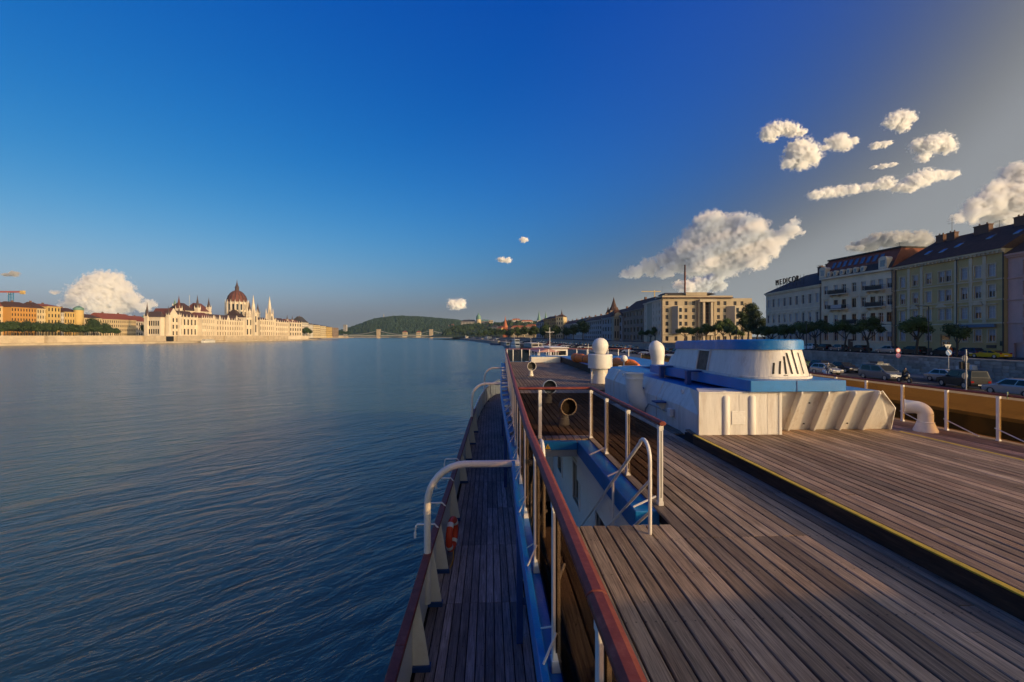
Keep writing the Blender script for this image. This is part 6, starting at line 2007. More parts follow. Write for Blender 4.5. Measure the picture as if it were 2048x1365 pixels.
for u, s in ((608, 1.6), (614, 1.9), (620, 1.5)):
    X = -418; plant(park, X, X * F / (u - 1024), u, s, 'dark tree in the clump beside the parliament end', 'trees beyond the parliament', LU)
for u in (682, 686, 690, 694, 698):
    plant(park, U(u, 1560), 1560, u, 1.7, 'small dark tree on the tip of the far left bank', 'trees on the tip of the left bank', LU)
if park.name not in used: pass

# ------------------------------------------------------------------ cars
def paint(name, c, metal=.3, rough=.25):
    return mat(name, c, rough, metal, var=.05, spec=.4)
P_ = {'silver': paint('silver_paint', (.42, .43, .45), .6), 'white': paint('white_car_paint', (.70, .70, .69), 0), 'grey': paint('grey_car_paint', (.16, .17, .19), .4), 'black': paint('black_car_paint', (.012, .013, .018), 0, .35),
      'blue': paint('dark_blue_car_paint', (.02, .035, .08), .3), 'yellow': paint('yellow_car_paint', (.75, .42, .01), 0), 'red': paint('red_car_paint', (.28, .03, .02), .1), 'navy': paint('navy_car_paint', (.015, .03, .10), .2), 'olive': paint('lime_car_paint', (.25, .30, .03), .1), 'champ': paint('champagne_paint', (.30, .27, .23), .5)}
M['tyre'] = mat('tyre', (.015, .015, .016), .85, var=.1)
M['rim'] = mat('wheel_rim', (.45, .45, .46), .3, .7)
M['lamp_glass'] = mat('headlamp', (.75, .75, .72), .1, .1, spec=.8)
M['tail'] = mat('tail_lamp', (.35, .012, .01), .2)
M['plate'] = mat('number_plate', (.7, .7, .68), .5)
SHAPES = {  # L, W, H, belt, hood length, windscreen base->top, roof end, rear base   (y measured from the nose)
    'hatch': (4.0, 1.70, 1.46, .92, .95, 1.75, 3.45, 3.95),
    'sedan': (4.5, 1.75, 1.44, .92, 1.15, 2.0, 3.35, 4.0),
    'wagon': (4.5, 1.75, 1.50, .94, 1.1, 1.9, 4.1, 4.45),
    'van': (4.9, 1.86, 1.78, 1.05, .85, 1.9, 4.65, 4.88),
    'suv': (4.5, 1.82, 1.85, 1.12, 1.25, 1.75, 4.3, 4.45),
    'sport': (4.5, 1.85, 1.20, .80, 1.35, 2.15, 3.0, 4.2),
}
def car(kind, pm, loc, rz, label, group=None, cat='car', rack=False):
    """nose at local -Y; the car's origin is the middle of its track"""
    L, W, H, belt, hood, ws, re_, rb_ = SHAPES[kind]
    t = thing('parked_car' if group and 'park' in group else 'car', label, cat, loc, rz, group)
    h = L / 2
    wr = .36 if kind in ('suv', 'van') else .32
    gc = .2 if kind != 'suv' else .3
    fy, ry = -h + .82, h - .82 + (.0)
    b = MB()
    side = [(-h + .02, gc + .1), (-h, .55), (-h + .08, belt - .22), (-h + hood, belt - .03), (-h + rb_, belt), (h - .03, belt - .06), (h, .6), (h - .03, gc + .1)]
    bot = []
    for cy_ in (ry, fy):
        bot.append((cy_ + wr + .06, gc))
        for k in range(1, 6):
            a = math.pi * k / 6; bot.append((cy_ + (wr + .06) * math.cos(a), gc + (wr + .06) * math.sin(a) * .98))
        bot.append((cy_ - wr - .06, gc))
    prof = side + bot
    b.extr([(-W / 2, y, z) for y, z in prof], (W, 0, 0))
    b.build('body', pm, t, bevel=.05)
    b = MB()
    wt = W / 2 - .22; wb = W / 2 - .05
    y0, y1, y2, y3 = -h + hood - .05, -h + ws, -h + re_, -h + rb_
    zb = belt - .02
    V = [(-wb, y0, zb), (wb, y0, zb), (wb, y3, zb), (-wb, y3, zb), (-wt, y1, H), (wt, y1, H), (wt, y2, H), (-wt, y2, H)]
    b.hexa(V)
    b.build('cabin', pm, t, bevel=.04)
    g = MB()
    V = [Vector(v) for v in V]
    def inset(a, b_, c, d, s0, s1, t0, t1, off):
        def P(s, q): return (a + (b_ - a) * s) * (1 - q) + (d + (c - d) * s) * q
        n = (b_ - a).cross(d - a).normalized() * off
        g.quad(*[P(s, q) + n for s, q in ((s0, t0), (s1, t0), (s1, t1), (s0, t1))])
    inset(V[0], V[1], V[5], V[4], .06, .94, .12, .92, .012)
    inset(V[2], V[3], V[7], V[6], .08, .92, .2, .88, .012)
    for (a, b_, c, d) in ((V[1], V[2], V[6], V[5]), (V[3], V[0], V[4], V[7])):
        inset(a, b_, c, d, .07, .49, .12, .88, .012); inset(a, b_, c, d, .52, .93, .12, .88, .012)
    g.build('window', M['tint'], t)
    for sx in (-1, 1):
        for cy_ in (fy, ry):
            w_ = MB(); x = sx * (W / 2 - .11)
            w_.cyl((x - .1, cy_, wr), (x + .1, cy_, wr), wr, seg=16)
            wo_ = w_.build('wheel', M['tyre'], t, smooth=40)
            q = MB(); q.cyl((x + sx * .085, cy_, wr), (x + sx * .108, cy_, wr), wr * .62, seg=12); q.build('rim', M['rim'], wo_)
        q = MB(); q.box(sx * (W / 2 - .42), -h - .012, .58, sx * (W / 2 - .06), -h + .2, .72); q.build('headlight', M['lamp_glass'], t, bevel=.02)
        q = MB(); q.box(sx * (W / 2 - .30), h - .06, .68, sx * (W / 2 - .05), h + .012, .86); q.build('tail_light', M['tail'], t)
        q = MB(); q.box(sx * (W / 2 - .02), y0 + .35, belt - .02, sx * (W / 2 + .16), y0 + .5, belt + .13); q.build('mirror', pm, t, bevel=.03)
    for y in (-h - .015, h + .003):
        q = MB(); q.box(-.26, y, .42, .26, y + .012, .53); q.build('number_plate', M['plate'], t)
    if rack:
        q = MB()
        for y in (y1 + .4, y2 - .8): q.box(-wt - .05, y, H, wt + .05, y + .06, H + .09)
        q.box(-.75, y1 + .2, H + .091, .75, y2 - .5, H + .16); q.build('roof_rack', M['grey_metal'], t)
        q = MB(); q.box(-.6, y1 + .3, H + .162, .1, y1 + 1.5, H + .40); q.build('roof_box', M['dark_metal'], t)
    return t
def at(X, Y, z): return C(X, Y, z)
RZ = ROAD_Z + .004
toward, away = -YAW, math.pi - YAW       # nose towards the viewer / away
car('van', P_['grey'], at(44.6, 55, RZ), toward, 'grey van with a loaded roof rack driving on the quay road', cat='van', rack=True)
car('hatch', P_['silver'], at(43.5, 63, RZ), toward + .12, 'silver hatchback following the white scooter on the quay road')
car('suv', P_['black'], at(46.0, 46.5, RZ), away - .16, 'black off roader showing its rear plate beside the grey pole')
car('wagon', P_['silver'], at(44.6, 40.2, RZ), away, 'silver estate car cut by the right edge of the picture')
car('sedan', P_['black'], at(48.5, 66.5, RZ), toward, 'black saloon behind the silver hatchback near the stone wall')
car('hatch', P_['blue'], at(48.8, 71.5, RZ), toward, 'dark blue hatchback waiting behind the black saloon')
car('hatch', P_['olive'], at(49, 77, RZ), toward, 'lime yellow hatchback partly hidden by the funnel')
car('sedan', P_['silver'], at(49.9, 52.0, RZ), toward, 'pale green silver saloon half hidden by the motorcycle rider')
UZ = UP_Z + .004
car('sport', P_['yellow'], at(71.2, 67.8, UZ), away, 'low yellow sports car parked before the olive green house')
cg = 'cars parked along the upper street'
for X, Y, kd, pc, lab in ((72.5, 72.3, 'hatch', 'navy', 'navy parked hatchback left of the yellow sports car'), (72.5, 76.3, 'sedan', 'black', 'black parked saloon behind the small street tree'), (72.2, 82.0, 'wagon', 'black', 'dark parked estate car by the doorway of the olive house'),
                          (72.2, 87.2, 'sedan', 'silver', 'silver parked saloon beside the bent street tree'), (71.8, 94.0, 'sedan', 'black', 'black parked saloon before the near corner of the cream house'), (71.4, 99.5, 'hatch', 'grey', 'grey parked hatchback before the cream house windows'),
                          (71.2, 104, 'hatch', 'black', 'black parked hatchback right of the cream house door'), (71, 108.5, 'wagon', 'white', 'white parked estate car left of the cream house door'), (70.6, 113.3, 'hatch', 'white', 'white parked hatchback at the end of the cream house'),
                          (70.4, 118, 'sedan', 'silver', 'silver parked saloon before the grey beige house')):
    car(kd, P_[pc], at(X, Y, UZ), away, lab, cg)

# many small parked cars down the quay: body, glass and wheels in one mesh each
M['mixed_paint'] = mat('assorted_car_paint', (.30, .31, .33), .3, .3, var=.05)
def mini(kind, pm, w=None):
    L, W, H, belt, hood, ws, re_, rb_ = SHAPES[kind]
    h = L / 2; b = MB()
    b.extr([(-W / 2, y, z) for y, z in [(-h, .25), (-h, .6), (-h + hood, belt), (h - .05, belt), (h, .6), (h, .25)]], (W, 0, 0), 0)
    b.hexa([(-W / 2 + .06, -h + hood, belt), (W / 2 - .06, -h + hood, belt), (W / 2 - .06, -h + rb_, belt), (-W / 2 + .06, -h + rb_, belt), (-W / 2 + .24, -h + ws, H - .05), (W / 2 - .24, -h + ws, H - .05), (W / 2 - .24, -h + re_, H - .05), (-W / 2 + .24, -h + re_, H - .05)], 1)
    b.box(-W / 2 + .22, -h + ws - .02, H - .049, W / 2 - .22, -h + re_ + .02, H, 0)
    for sx in (-1, 1):
        for y in (-h + .8, h - .8): b.cyl((sx * (W / 2 - .2), y, .31), (sx * (W / 2 + .01), y, .31), .31, seg=10, m=2)
    return b.build('parked_car', [pm, M['tint'], M['tyre']], None, bevel=.03)
minis = [mini(k, P_[p]) for k, p in (('hatch', 'silver'), ('sedan', 'white'), ('wagon', 'grey'), ('hatch', 'black'), ('sedan', 'blue'), ('wagon', 'champ'), ('hatch', 'red'), ('van', 'white'))]
mfirst = [True] * len(minis)
desc = ['silver hatchback', 'white saloon', 'grey estate car', 'black hatchback', 'dark blue saloon', 'champagne estate car', 'red hatchback', 'white van']
rnd = random.Random(12)
def put_mini(X, Y, rz, where, group):
    k = rnd.choices(range(8), (5, 4, 4, 5, 4, 3, 1, 1))[0]
    if mfirst[k]: o = minis[k]; mfirst[k] = False
    else: o = minis[k].copy(); col.objects.link(o)
    o.location = C(X, Y, RZ); o.rotation_euler = (0, 0, rz)
    tag(o, '%s parked %s' % (desc[k], where), 'car', 'parked %ss %s' % (desc[k], where))
y = 84
while y < 420:
    a = math.atan2(wall(y + 5) - wall(y), 5)
    if rnd.random() < .88: put_mini(wall(y) - 6.2, y, away - a, 'along the foot of the embankment wall', '')
    y += 5.6 if y < 200 else 6.2
y = 100
while y < 420:
    a = math.atan2(edge(y + 5) - edge(y), 5)
    if rnd.random() < .8: put_mini(edge(y) + 9, y, away - a + 1.1, 'slantwise near the edge of the quay', '')
    y += 3.4 if y < 220 else 5
for o, f_ in zip(minis, mfirst):
    if f_: bpy.data.objects.remove(o)

# ------------------------------------------------------------------ riders, person
def figure(parent, pose, cloth, skin, hair, legs):
    """one continuous skinned body: pose lists joints"""
    me = bpy.data.meshes.new('body')
    J, E, Rr = pose
    me.from_pydata(J, E, [])
    o = bpy.data.objects.new('body', me); col.objects.link(o); o.parent = parent
    me.materials.append(cloth)
    sk = o.modifiers.new('skin', 'SKIN')
    for i, r in enumerate(Rr): me.skin_vertices[0].data[i].radius = (r, r)
    me.skin_vertices[0].data[0].use_root = True
    sb = o.modifiers.new('smooth', 'SUBSURF'); sb.levels = 1; sb.render_levels = 1
    b = MB(); hx_, hy_, hz_ = J[-1]
    b.ball((hx_, hy_, hz_ + .06), .095, .11, .13, seg=10, rings=7); b.build('head', skin, parent, smooth=60)
    b = MB(); b.ball((hx_, hy_ + .015, hz_ + .10), .105, .115, .11, seg=10, rings=7); b.build('hair' if hair is not M['dark_metal'] else 'helmet', hair, parent, smooth=60)
SIT = ([(0, .1, .82), (0, .02, 1.08), (0, -.08, 1.34), (.19, -.1, 1.36), (.24, -.30, 1.14), (.22, -.52, 1.06), (-.19, -.1, 1.36), (-.24, -.30, 1.14), (-.22, -.52, 1.06), (.12, .08, .80), (.20, -.32, .74), (.17, -.22, .32), (.17, -.34, .26), (-.12, .08, .80), (-.20, -.32, .74), (-.17, -.22, .32), (-.17, -.34, .26), (0, -.12, 1.52)],
       [(0, 1), (1, 2), (2, 3), (3, 4), (4, 5), (2, 6), (6, 7), (7, 8), (0, 9), (9, 10), (10, 11), (11, 12), (0, 13), (13, 14), (14, 15), (15, 16), (2, 17)],
       [.15, .15, .15, .075, .06, .045, .075, .06, .045, .11, .085, .06, .045, .11, .085, .06, .045, .06])
STAND = ([(0, 0, .95), (0, 0, 1.2), (0, 0, 1.44), (.19, 0, 1.43), (.25, 0, 1.16), (.26, -.06, .9), (-.19, 0, 1.43), (-.25, 0, 1.16), (-.26, -.06, .9), (.1, 0, .9), (.11, -.02, .5), (.11, .02, .08), (.12, -.12, .04), (-.1, 0, .9), (-.11, .02, .5), (-.11, .04, .08), (-.12, -.1, .04), (0, 0, 1.6)],
         SIT[1], [.15, .14, .15, .07, .055, .04, .07, .055, .04, .1, .075, .055, .045, .1, .075, .055, .045, .055])
M['skin'] = mat('skin', (.45, .27, .19), .6); M['cl_black'] = mat('black_clothes', (.015, .015, .018), .8); M['cl_orange'] = mat('orange_clothes', (.55, .12, .03), .8); M['cl_grey'] = mat('grey_clothes', (.12, .13, .16), .8); M['hair'] = mat('dark_hair', (.03, .02, .015), .8)
def cycle(name, label, loc, rz, pm, scooter):
    t = thing(name, label, name, loc, rz)
    for y in (-.68, .62):
        q = MB(); q.cyl((-.06, y, .30), (.06, y, .30), .30, seg=18); wo_ = q.build('wheel', M['tyre'], t, smooth=40)
        q = MB(); q.cyl((-.065, y, .30), (.065, y, .30), .16, seg=12); q.build('rim', M['rim'], wo_)
    q = MB()
    if scooter:
        q.hexa([(-.2, -.5, .22), (.2, -.5, .22), (.2, .35, .22), (-.2, .35, .22), (-.2, -.45, .32), (.2, -.45, .32), (.2, .35, .32), (-.2, .35, .32)])
        q.hexa([(-.18, .05, .33), (.18, .05, .33), (.16, .85, .42), (-.16, .85, .42), (-.17, .0, .74), (.17, .0, .74), (.13, .85, .76), (-.13, .85, .76)])
        q.hexa([(-.22, -.55, .33), (.22, -.55, .33), (.22, -.48, .33), (-.22, -.48, .33), (-.16, -.62, .98), (.16, -.62, .98), (.16, -.5, .98), (-.16, -.5, .98)])
    else:
        q.hexa([(-.16, -.40, .30), (.16, -.40, .30), (.16, .35, .30), (-.16, .35, .30), (-.14, -.35, .74), (.14, -.35, .74), (.14, .30, .72), (-.14, .30, .72)])
        q.hexa([(-.15, -.55, .72), (.15, -.55, .72), (.15, -.02, .76), (-.15, -.02, .76), (-.10, -.5, .98), (.10, -.5, .98), (.11, -.05, .86), (-.11, -.05, .86)])
        q.hexa([(-.13, .0, .74), (.13, .0, .74), (.11, .85, .82), (-.11, .85, .82), (-.13, .0, .82), (.13, .0, .82), (.1, .85, .9), (-.1, .85, .9)])
    q.build('frame', pm, t, bevel=.04)
    q = MB(); q.tube([(-.36, -.38, 1.04), (-.1, -.52, 1.06), (.1, -.52, 1.06), (.36, -.38, 1.04)], .02, 6); q.cyl((0, -.52, 1.05), (0, -.70, .30), .035, seg=6); q.build('handlebar', M['dark_metal'], t)
    q = MB(); q.cyl((0, -.60, .88), (0, -.66, .88), .08, seg=12); q.build('headlight', M['lamp_glass'], t)
    return t
cl = at(41.6, 60.0, RZ)
cycle('scooter', 'white motor scooter ridden ahead of the silver hatchback', cl, toward, P_['white'], True)
pr_ = thing('person', 'scooter rider in dark jacket and pale helmet on the white scooter', 'person', cl, toward); figure(pr_, SIT, M['cl_grey'], M['skin'], P_['white'], None)
cl = at(44.2, 51.3, RZ)
cycle('motorcycle', 'black motorcycle beside the front of the grey van', cl, toward, P_['black'], False)
pr_ = thing('person', 'motorcycle rider all in black with dark helmet', 'person', cl, toward); figure(pr_, SIT, M['cl_black'], M['skin'], M['dark_metal'], None)
pr_ = thing('person', 'person in orange top standing on the upper pavement left of the yellow sports car', 'person', at(68.6, 71.2, UP_Z + .004), toward); figure(pr_, STAND, M['cl_orange'], M['skin'], M['hair'], None)

# ------------------------------------------------------------------ signs, lamps, poles
def post(name, label, cat, X, Y, z, h, r=.045, m=None):
    t = thing(name, label, cat, C(X, Y, z), -YAW)
    b = MB(); b.cyl((0, 0, 0), (0, 0, h), r, r * .9, 8); b.build('pole', m or M['grey_metal'], t)
    return t
PV = ROAD_Z + .131
t = post('road_sign', 'blue round arrow sign under the back of a triangular sign on a grey post', 'road sign', 51.4, 53.6, PV, 3.95, .05)
b = MB(); disc(b, (0, -.062, 3.2), 0, .36, 24, 0); b.extr([(-.19, -.066, 3.42), (.12, -.066, 3.06), (.19, -.066, 3.13), (-.12, -.066, 3.49)], (0, -.003, 0), 1); b.extr([(.22, -.066, 2.98), (.22, -.066, 3.22), (.0, -.066, 3.0)], (0, -.003, 0), 1)
b.build('sign_face', [M['print_blue'], M['print_white']], t)
b = MB(); b.extr([(-.42, .06, 4.15), (.42, .06, 4.15), (0, .06, 3.45)], (0, .01, 0)); b.build('triangle_sign', M['grey_metal'], t)
b = MB(); b.cyl((0, -.05, 3.2), (0, -.06, 3.2), .35, seg=24); b.build('sign_back', M['grey_metal'], t)
t = post('road_sign', 'red ringed round sign above a purple disc on one thin post', 'road sign', 53.6, 63.2, PV, 3.5, .035)
b = MB(); disc(b, (0, -.05, 3.15), .24, .33, 24, 0); disc(b, (0, -.05, 3.15), 0, .24, 24, 1); b.build('sign_face', [mat('sign_red', (.5, .03, .03), .4), M['print_white']], t)
b = MB(); disc(b, (0, -.05, 2.45), .26, .33, 24, 0); disc(b, (0, -.05, 2.45), 0, .26, 24, 1); b.extr([(-.2, -.054, 2.62), (.17, -.054, 2.25), (.2, -.054, 2.28), (-.17, -.054, 2.65)], (0, -.003, 0), 0); b.build('sign_face', [mat('sign_magenta', (.30, .02, .12), .4), mat('sign_violet', (.10, .03, .20), .4)], t)
t = post('traffic_light', 'grey pole with dark traffic light and the backs of two round signs', 'traffic light', 40.1, 40.2, RZ, 4.1, .07)
b = MB(); b.cyl((0, .10, 3.3), (0, .115, 3.3), .28, seg=20); b.build('round_sign', M['far_g'], t)
b = MB(); b.cyl((0, .10, 1.75), (0, .115, 1.75), .28, seg=20); b.build('round_sign', M['far_g'], t)
b = MB(); b.box(-.36, .08, 2.35, .0, .3, 3.0); b.box(.04, .08, 2.3, .4, .3, 2.9); b.build('signal_head', M['black'], t, bevel=.03)
t = thing('utility_cabinet', 'pale grey utility cabinets standing against the stone wall', 'cabinet', C(53.9, 54.0, PV), math.pi / 2 - YAW)
b = MB(); b.box(-1.0, -.3, 0, .1, .3, 1.7); b.box(.12, -.3, 0, 1.0, .3, 1.55); b.build('cabinet_body', mat('cabinet_grey', (.45, .47, .47), .6, var=.2), t, bevel=.02)
b = MB(); b.box(-.46, .302, .1, -.44, .306, 1.6); b.box(.55, .302, .1, .57, .306, 1.5); b.build('door_seam', M['dark_metal'], t)
def lamp(label, X, Y, h, arm=1, z=UP_Z, name='street_lamp'):
    t = post(name, label, 'street lamp', X, Y, z, h, .09, M['dark_metal'])
    b = MB()
    for s in ((-1, 1) if arm == 2 else (-1,)):
        b.tube([(0, 0, h - .1), (s * .5, 0, h + .05), (s * 1.5, 0, h + .1)], .04, 6); b.hexa([(s * 1.9 - .3, -.14, h + .02), (s * 1.9 + .3, -.14, h + .02), (s * 1.9 + .3, .14, h + .02), (s * 1.9 - .3, .14, h + .02), (s * 1.9 - .25, -.1, h + .16), (s * 1.9 + .25, -.1, h + .16), (s * 1.9 + .25, .1, h + .16), (s * 1.9 - .25, .1, h + .16)])
    b.build('lamp_arm', M['dark_metal'], t)
lamp('tall dark pole in front of the middle of the olive green house', 68.5, 68.5 * F / (1857 - 1024), 8.2, 1)
lamp('dark lamp pole with long arm before the joint of the cream and olive houses', 66, 66 * F / (1790 - 1024), 5.2, 2)
lamp('thin lamp pole before the grey beige house', 66, 66 * F / (1613 - 1024), 6.5, 1)
lamp('thin pale lamp pole before the far corner of the grey beige house', 60, 60 * F / (1473 - 1024), 6.2, 1)
lamp('thin lamp pole left of the office block flank', 45, 45 * F / (1264 - 1024), 6.5, 2)

# ------------------------------------------------------------------ boats
def boat(label, X, Y, rz, L, hm, cm, decks=1, mast=0.0, canopy=None, name='boat', group=None, W=None):
    t = thing(name, label, 'boat', C(X, Y, WATER_Z), rz, group)
    W = W or L * .2; h = L * .045 + .7
    b = MB()
    st = [(-.5, .75), (-.48, .85), (-.2, 1), (.2, 1), (.38, .7), (.47, .3), (.5, .03)]
    vs, fs = [], []
    for y, k in st:
        sh = h * (1 + .25 * max(0, y) * 2)
        vs += [(-W / 2 * k * .8, y * L, -.3), (W / 2 * k * .8, y * L, -.3), (W / 2 * k, y * L, sh), (-W / 2 * k, y * L, sh)]
    for i in range(len(st) - 1):
        a, c = i * 4, (i + 1) * 4
        for j in range(4): fs.append((a + j, a + (j + 1) % 4, c + (j + 1) % 4, c + j))
    fs += [(3, 2, 1, 0)]
    b.add(vs, fs); b.build('hull', hm, t, smooth=35)
    z = h
    for d in range(decks):
        l0, l1 = -.42 + .05 * d, .26 - .08 * d
        w2 = W * (.82 - .08 * d); hh = 2.1
        b = MB(); b.box(-w2 / 2, l0 * L, z, w2 / 2, l1 * L, z + hh); b.build('cabin', cm, t, bevel=.05)
        g = MB()
        n = max(3, int((l1 - l0) * L / 2))
        for k in range(n):
            y0 = l0 * L + (l1 - l0) * L * (k + .15) / n; y1 = l0 * L + (l1 - l0) * L * (k + .85) / n
            for sx in (-1, 1): g.quad((sx * (w2 / 2 + .015), y0, z + .8), (sx * (w2 / 2 + .015), y1, z + .8), (sx * (w2 / 2 + .015), y1, z + 1.6), (sx * (w2 / 2 + .015), y0, z + 1.6))
        g.quad((-w2 * .42, l1 * L + .015, z + .8), (w2 * .42, l1 * L + .015, z + .8), (w2 * .42, l1 * L + .015, z + 1.6), (-w2 * .42, l1 * L + .015, z + 1.6))
        g.quad((-w2 * .42, l0 * L - .015, z + .8), (w2 * .42, l0 * L - .015, z + .8), (w2 * .42, l0 * L - .015, z + 1.6), (-w2 * .42, l0 * L - .015, z + 1.6))
        g.build('window', M['tint'], t, kind='stuff')
        b = MB(); b.box(-w2 / 2 - .15, l0 * L - .3, z + hh + .001, w2 / 2 + .15, l1 * L + .3, z + hh + .14); b.build('deck_roof', M['white'], t)
        z += hh + .14
    if canopy:
        b = MB()
        for sx in (-1, 1):
            for k in range(4): b.cyl((sx * W * .36, (-.38 + .18 * k) * L, z), (sx * W * .36, (-.38 + .18 * k) * L, z + 2.1), .05, seg=6)
        b.build('canopy_post', M['white_rail'], t, kind='stuff')
        b = MB(); b.add([(-W * .42, -.42 * L, z + 2.1), (W * .42, -.42 * L, z + 2.1), (W * .42, .2 * L, z + 2.1), (-W * .42, .2 * L, z + 2.1), (0, -.42 * L, z + 2.6), (0, .2 * L, z + 2.6)], [(0, 1, 4), (1, 2, 5, 4), (2, 3, 5), (3, 0, 4, 5), (3, 2, 1, 0)]); b.build('canopy', canopy, t)
    if mast:
        b = MB(); b.cyl((0, .1 * L, z), (0, .1 * L, z + mast), .09, .05, 6); b.box(-.9, .1 * L - .04, z + mast * .75, .9, .1 * L + .04, z + mast * .75 + .08); b.build('mast', M['white_rail'], t)
    return t
M['h_dark'] = mat('dark_hull', (.02, .03, .05), .4); M['h_blue'] = mat('blue_hull', (.02, .06, .16), .4); M['h_red'] = mat('red_brown_hull', (.16, .04, .03), .5); M['can_pink'] = mat('rose_canopy', (.45, .25, .24), .8); M['can_w'] = mat('white_canopy', (.65, .64, .62), .8)
boat('excursion boat with red brown hull and white awning moored ahead of the bow', 4.6, 74, R(2), 20, M['h_red'], M['white'], 1, 3.4, M['can_pink'], W=4.2)
boat('white two decked boat with mast right of the red brown excursion boat', 8.0, 92, R(2), 22, M['white'], M['white'], 2, 3.8, None, W=4.4)
boat('small white cabin boat lying near the moored excursion boats', 16.5, 96, R(4), 14, M['white'], M['white'], 1, 3.0, None)
boat('dark hulled work boat left of the excursion boats', 11, 250, R(5), 34, M['h_dark'], M['far_g'], 1, 3.5, None, W=7)
boat('white motor yacht with flying bridge near the dark work boat', 2, 300, R(8), 20, M['white'], M['white'], 2, 3, None)
boat('small dark blue boat left of the white yacht', -4, 330, R(8), 15, M['h_blue'], M['far_w'], 1, 2, None)
boat('little blue boat at the left end of the moored boats', -16, 420, R(40), 14, M['h_blue'], M['far_w'], 1, 1, None)
bg_ = 'boats moored along the far right bank'
for u, Y, L, d, lab in ((992, 620, 34, 1, 'long low white boat moored beside a dark barge'), (975, 700, 40, 2, 'two decked white river boat below the ochre villas'), (963, 760, 26, 1, 'low dark boat just left of the two decked river boat'),
                        (948, 900, 36, 1, 'flat white boat near the middle of the far mooring'), (932, 1020, 40, 2, 'bright white domed restaurant boat near the bridge end'), (920, 1120, 34, 1, 'last small white boat before the bridge end')):
    boat(lab, U(u, Y), Y, R(12), L, M['h_dark'] if 'dark boat' in lab else M['white'], M['white'], d, 3, None, group=bg_)
X = -374
boat('white sightseeing boat moored below the parliament', X, X * F / (418 - 1024), R(2), 26, M['white'], M['white'], 1, 2, None)

for u, Y, v0, v1, jl, lab in ((1309, 900, 581, 612, 34, 'pale tower crane far behind the flank of the office block'), (1295, 1100, 598, 622, 22, 'tiny far crane left of the pale tower crane')):
    p = C(U(u, Y), Y)
    t = thing('tower_crane', lab, 'crane', (p[0], p[1], 0), -YAW)
    b = MB(); b.box(-.8, -.8, 0, .8, .8, ZV(v0, Y)); b.build('mast', M['far_y'], t)
    b = MB(); zz = ZV(v0 + 3, Y); b.box(-jl * .75, -.6, zz, jl * .35, .6, zz + 1.3); b.build('jib', M['far_y'], t)
# ------------------------------------------------------------------ clouds
def cloud_mat(name, dens, puffs, seed, scale, wisp, alb):
    """droplets gathered round the puff centres, frayed by turbulence; lit by sun and sky only"""
    m = bpy.data.materials.new(name); m.use_nodes = True
    n, l = m.node_tree.nodes, m.node_tree.links
    n.clear()
    out = n.new('ShaderNodeOutputMaterial')
    vs = n.new('ShaderNodeVolumePrincipled')
    vs.inputs['Color'].default_value = (alb, alb * .99, alb * .975, 1)
    vs.inputs['Anisotropy'].default_value = 0.0
    tc = n.new('ShaderNodeTexCoord')
    P = tc.outputs['Object']
    def noise(sc, det, ro):
        mp = n.new('ShaderNodeMapping'); mp.inputs['Location'].default_value = (seed * 1.3, seed * .7, seed * .3)
        l.new(P, mp.inputs[0])
        t = n.new('ShaderNodeTexNoise'); t.inputs['Scale'].default_value = sc; t.inputs['Detail'].default_value = det; t.inputs['Roughness'].default_value = ro
        l.new(mp.outputs[0], t.inputs['Vector']); return t
    # bend the coordinates a little so that no puff stays round
    wn_ = noise(1.1 / scale, 2, .5)
    sb = n.new('ShaderNodeVectorMath'); sb.operation = 'SUBTRACT'; sb.inputs[1].default_value = (.5, .5, .5); l.new(wn_.outputs['Color'], sb.inputs[0])
    wp = n.new('ShaderNodeVectorMath'); wp.operation = 'MULTIPLY_ADD'; wp.inputs[1].default_value = (scale * .9,) * 3
    l.new(sb.outputs[0], wp.inputs[0]); l.new(P, wp.inputs[2])
    acc = None
    for c, r, fl in puffs:
        ma = n.new('ShaderNodeVectorMath'); ma.operation = 'MULTIPLY_ADD'
        ma.inputs[1].default_value = (1 / r, 1 / r, 1 / (r * fl)); ma.inputs[2].default_value = (-c.x / r, -c.y / r, -c.z / (r * fl))
        l.new(wp.outputs[0], ma.inputs[0])
        le_ = n.new('ShaderNodeVectorMath'); le_.operation = 'LENGTH'; l.new(ma.outputs[0], le_.inputs[0])
        if acc is None: acc = le_.outputs['Value']
        else:
            mn = n.new('ShaderNodeMath'); mn.operation = 'SMOOTH_MIN'; mn.inputs[2].default_value = .25
            l.new(acc, mn.inputs[0]); l.new(le_.outputs['Value'], mn.inputs[1]); acc = mn.outputs[0]
    t = noise(2.4 / scale, 6, .60)
    ad = n.new('ShaderNodeMath'); ad.operation = 'MULTIPLY_ADD'; ad.inputs[1].default_value = wisp * 1.4; ad.inputs[2].default_value = -wisp * .70
    l.new(t.outputs[0], ad.inputs[0])
    sm = n.new('ShaderNodeMath'); sm.operation = 'ADD'; l.new(acc, sm.inputs[0]); l.new(ad.outputs[0], sm.inputs[1])
    r = n.new('ShaderNodeMapRange'); r.interpolation_type = 'SMOOTHSTEP'
    r.inputs[1].default_value = 1.22; r.inputs[2].default_value = .38 if wisp < 2 else .05; r.inputs[3].default_value = 0; r.inputs[4].default_value = 1
    l.new(sm.outputs[0], r.inputs[0])
    pw = n.new('ShaderNodeMath'); pw.operation = 'POWER'; pw.inputs[1].default_value = 1.8; l.new(r.outputs[0], pw.inputs[0])
    dm = n.new('ShaderNodeMath'); dm.operation = 'MULTIPLY'; dm.inputs[1].default_value = dens * 1.5; l.new(pw.outputs[0], dm.inputs[0])
    l.new(dm.outputs[0], vs.inputs['Density'])
    l.new(vs.outputs[0], out.inputs['Volume'])
    return m

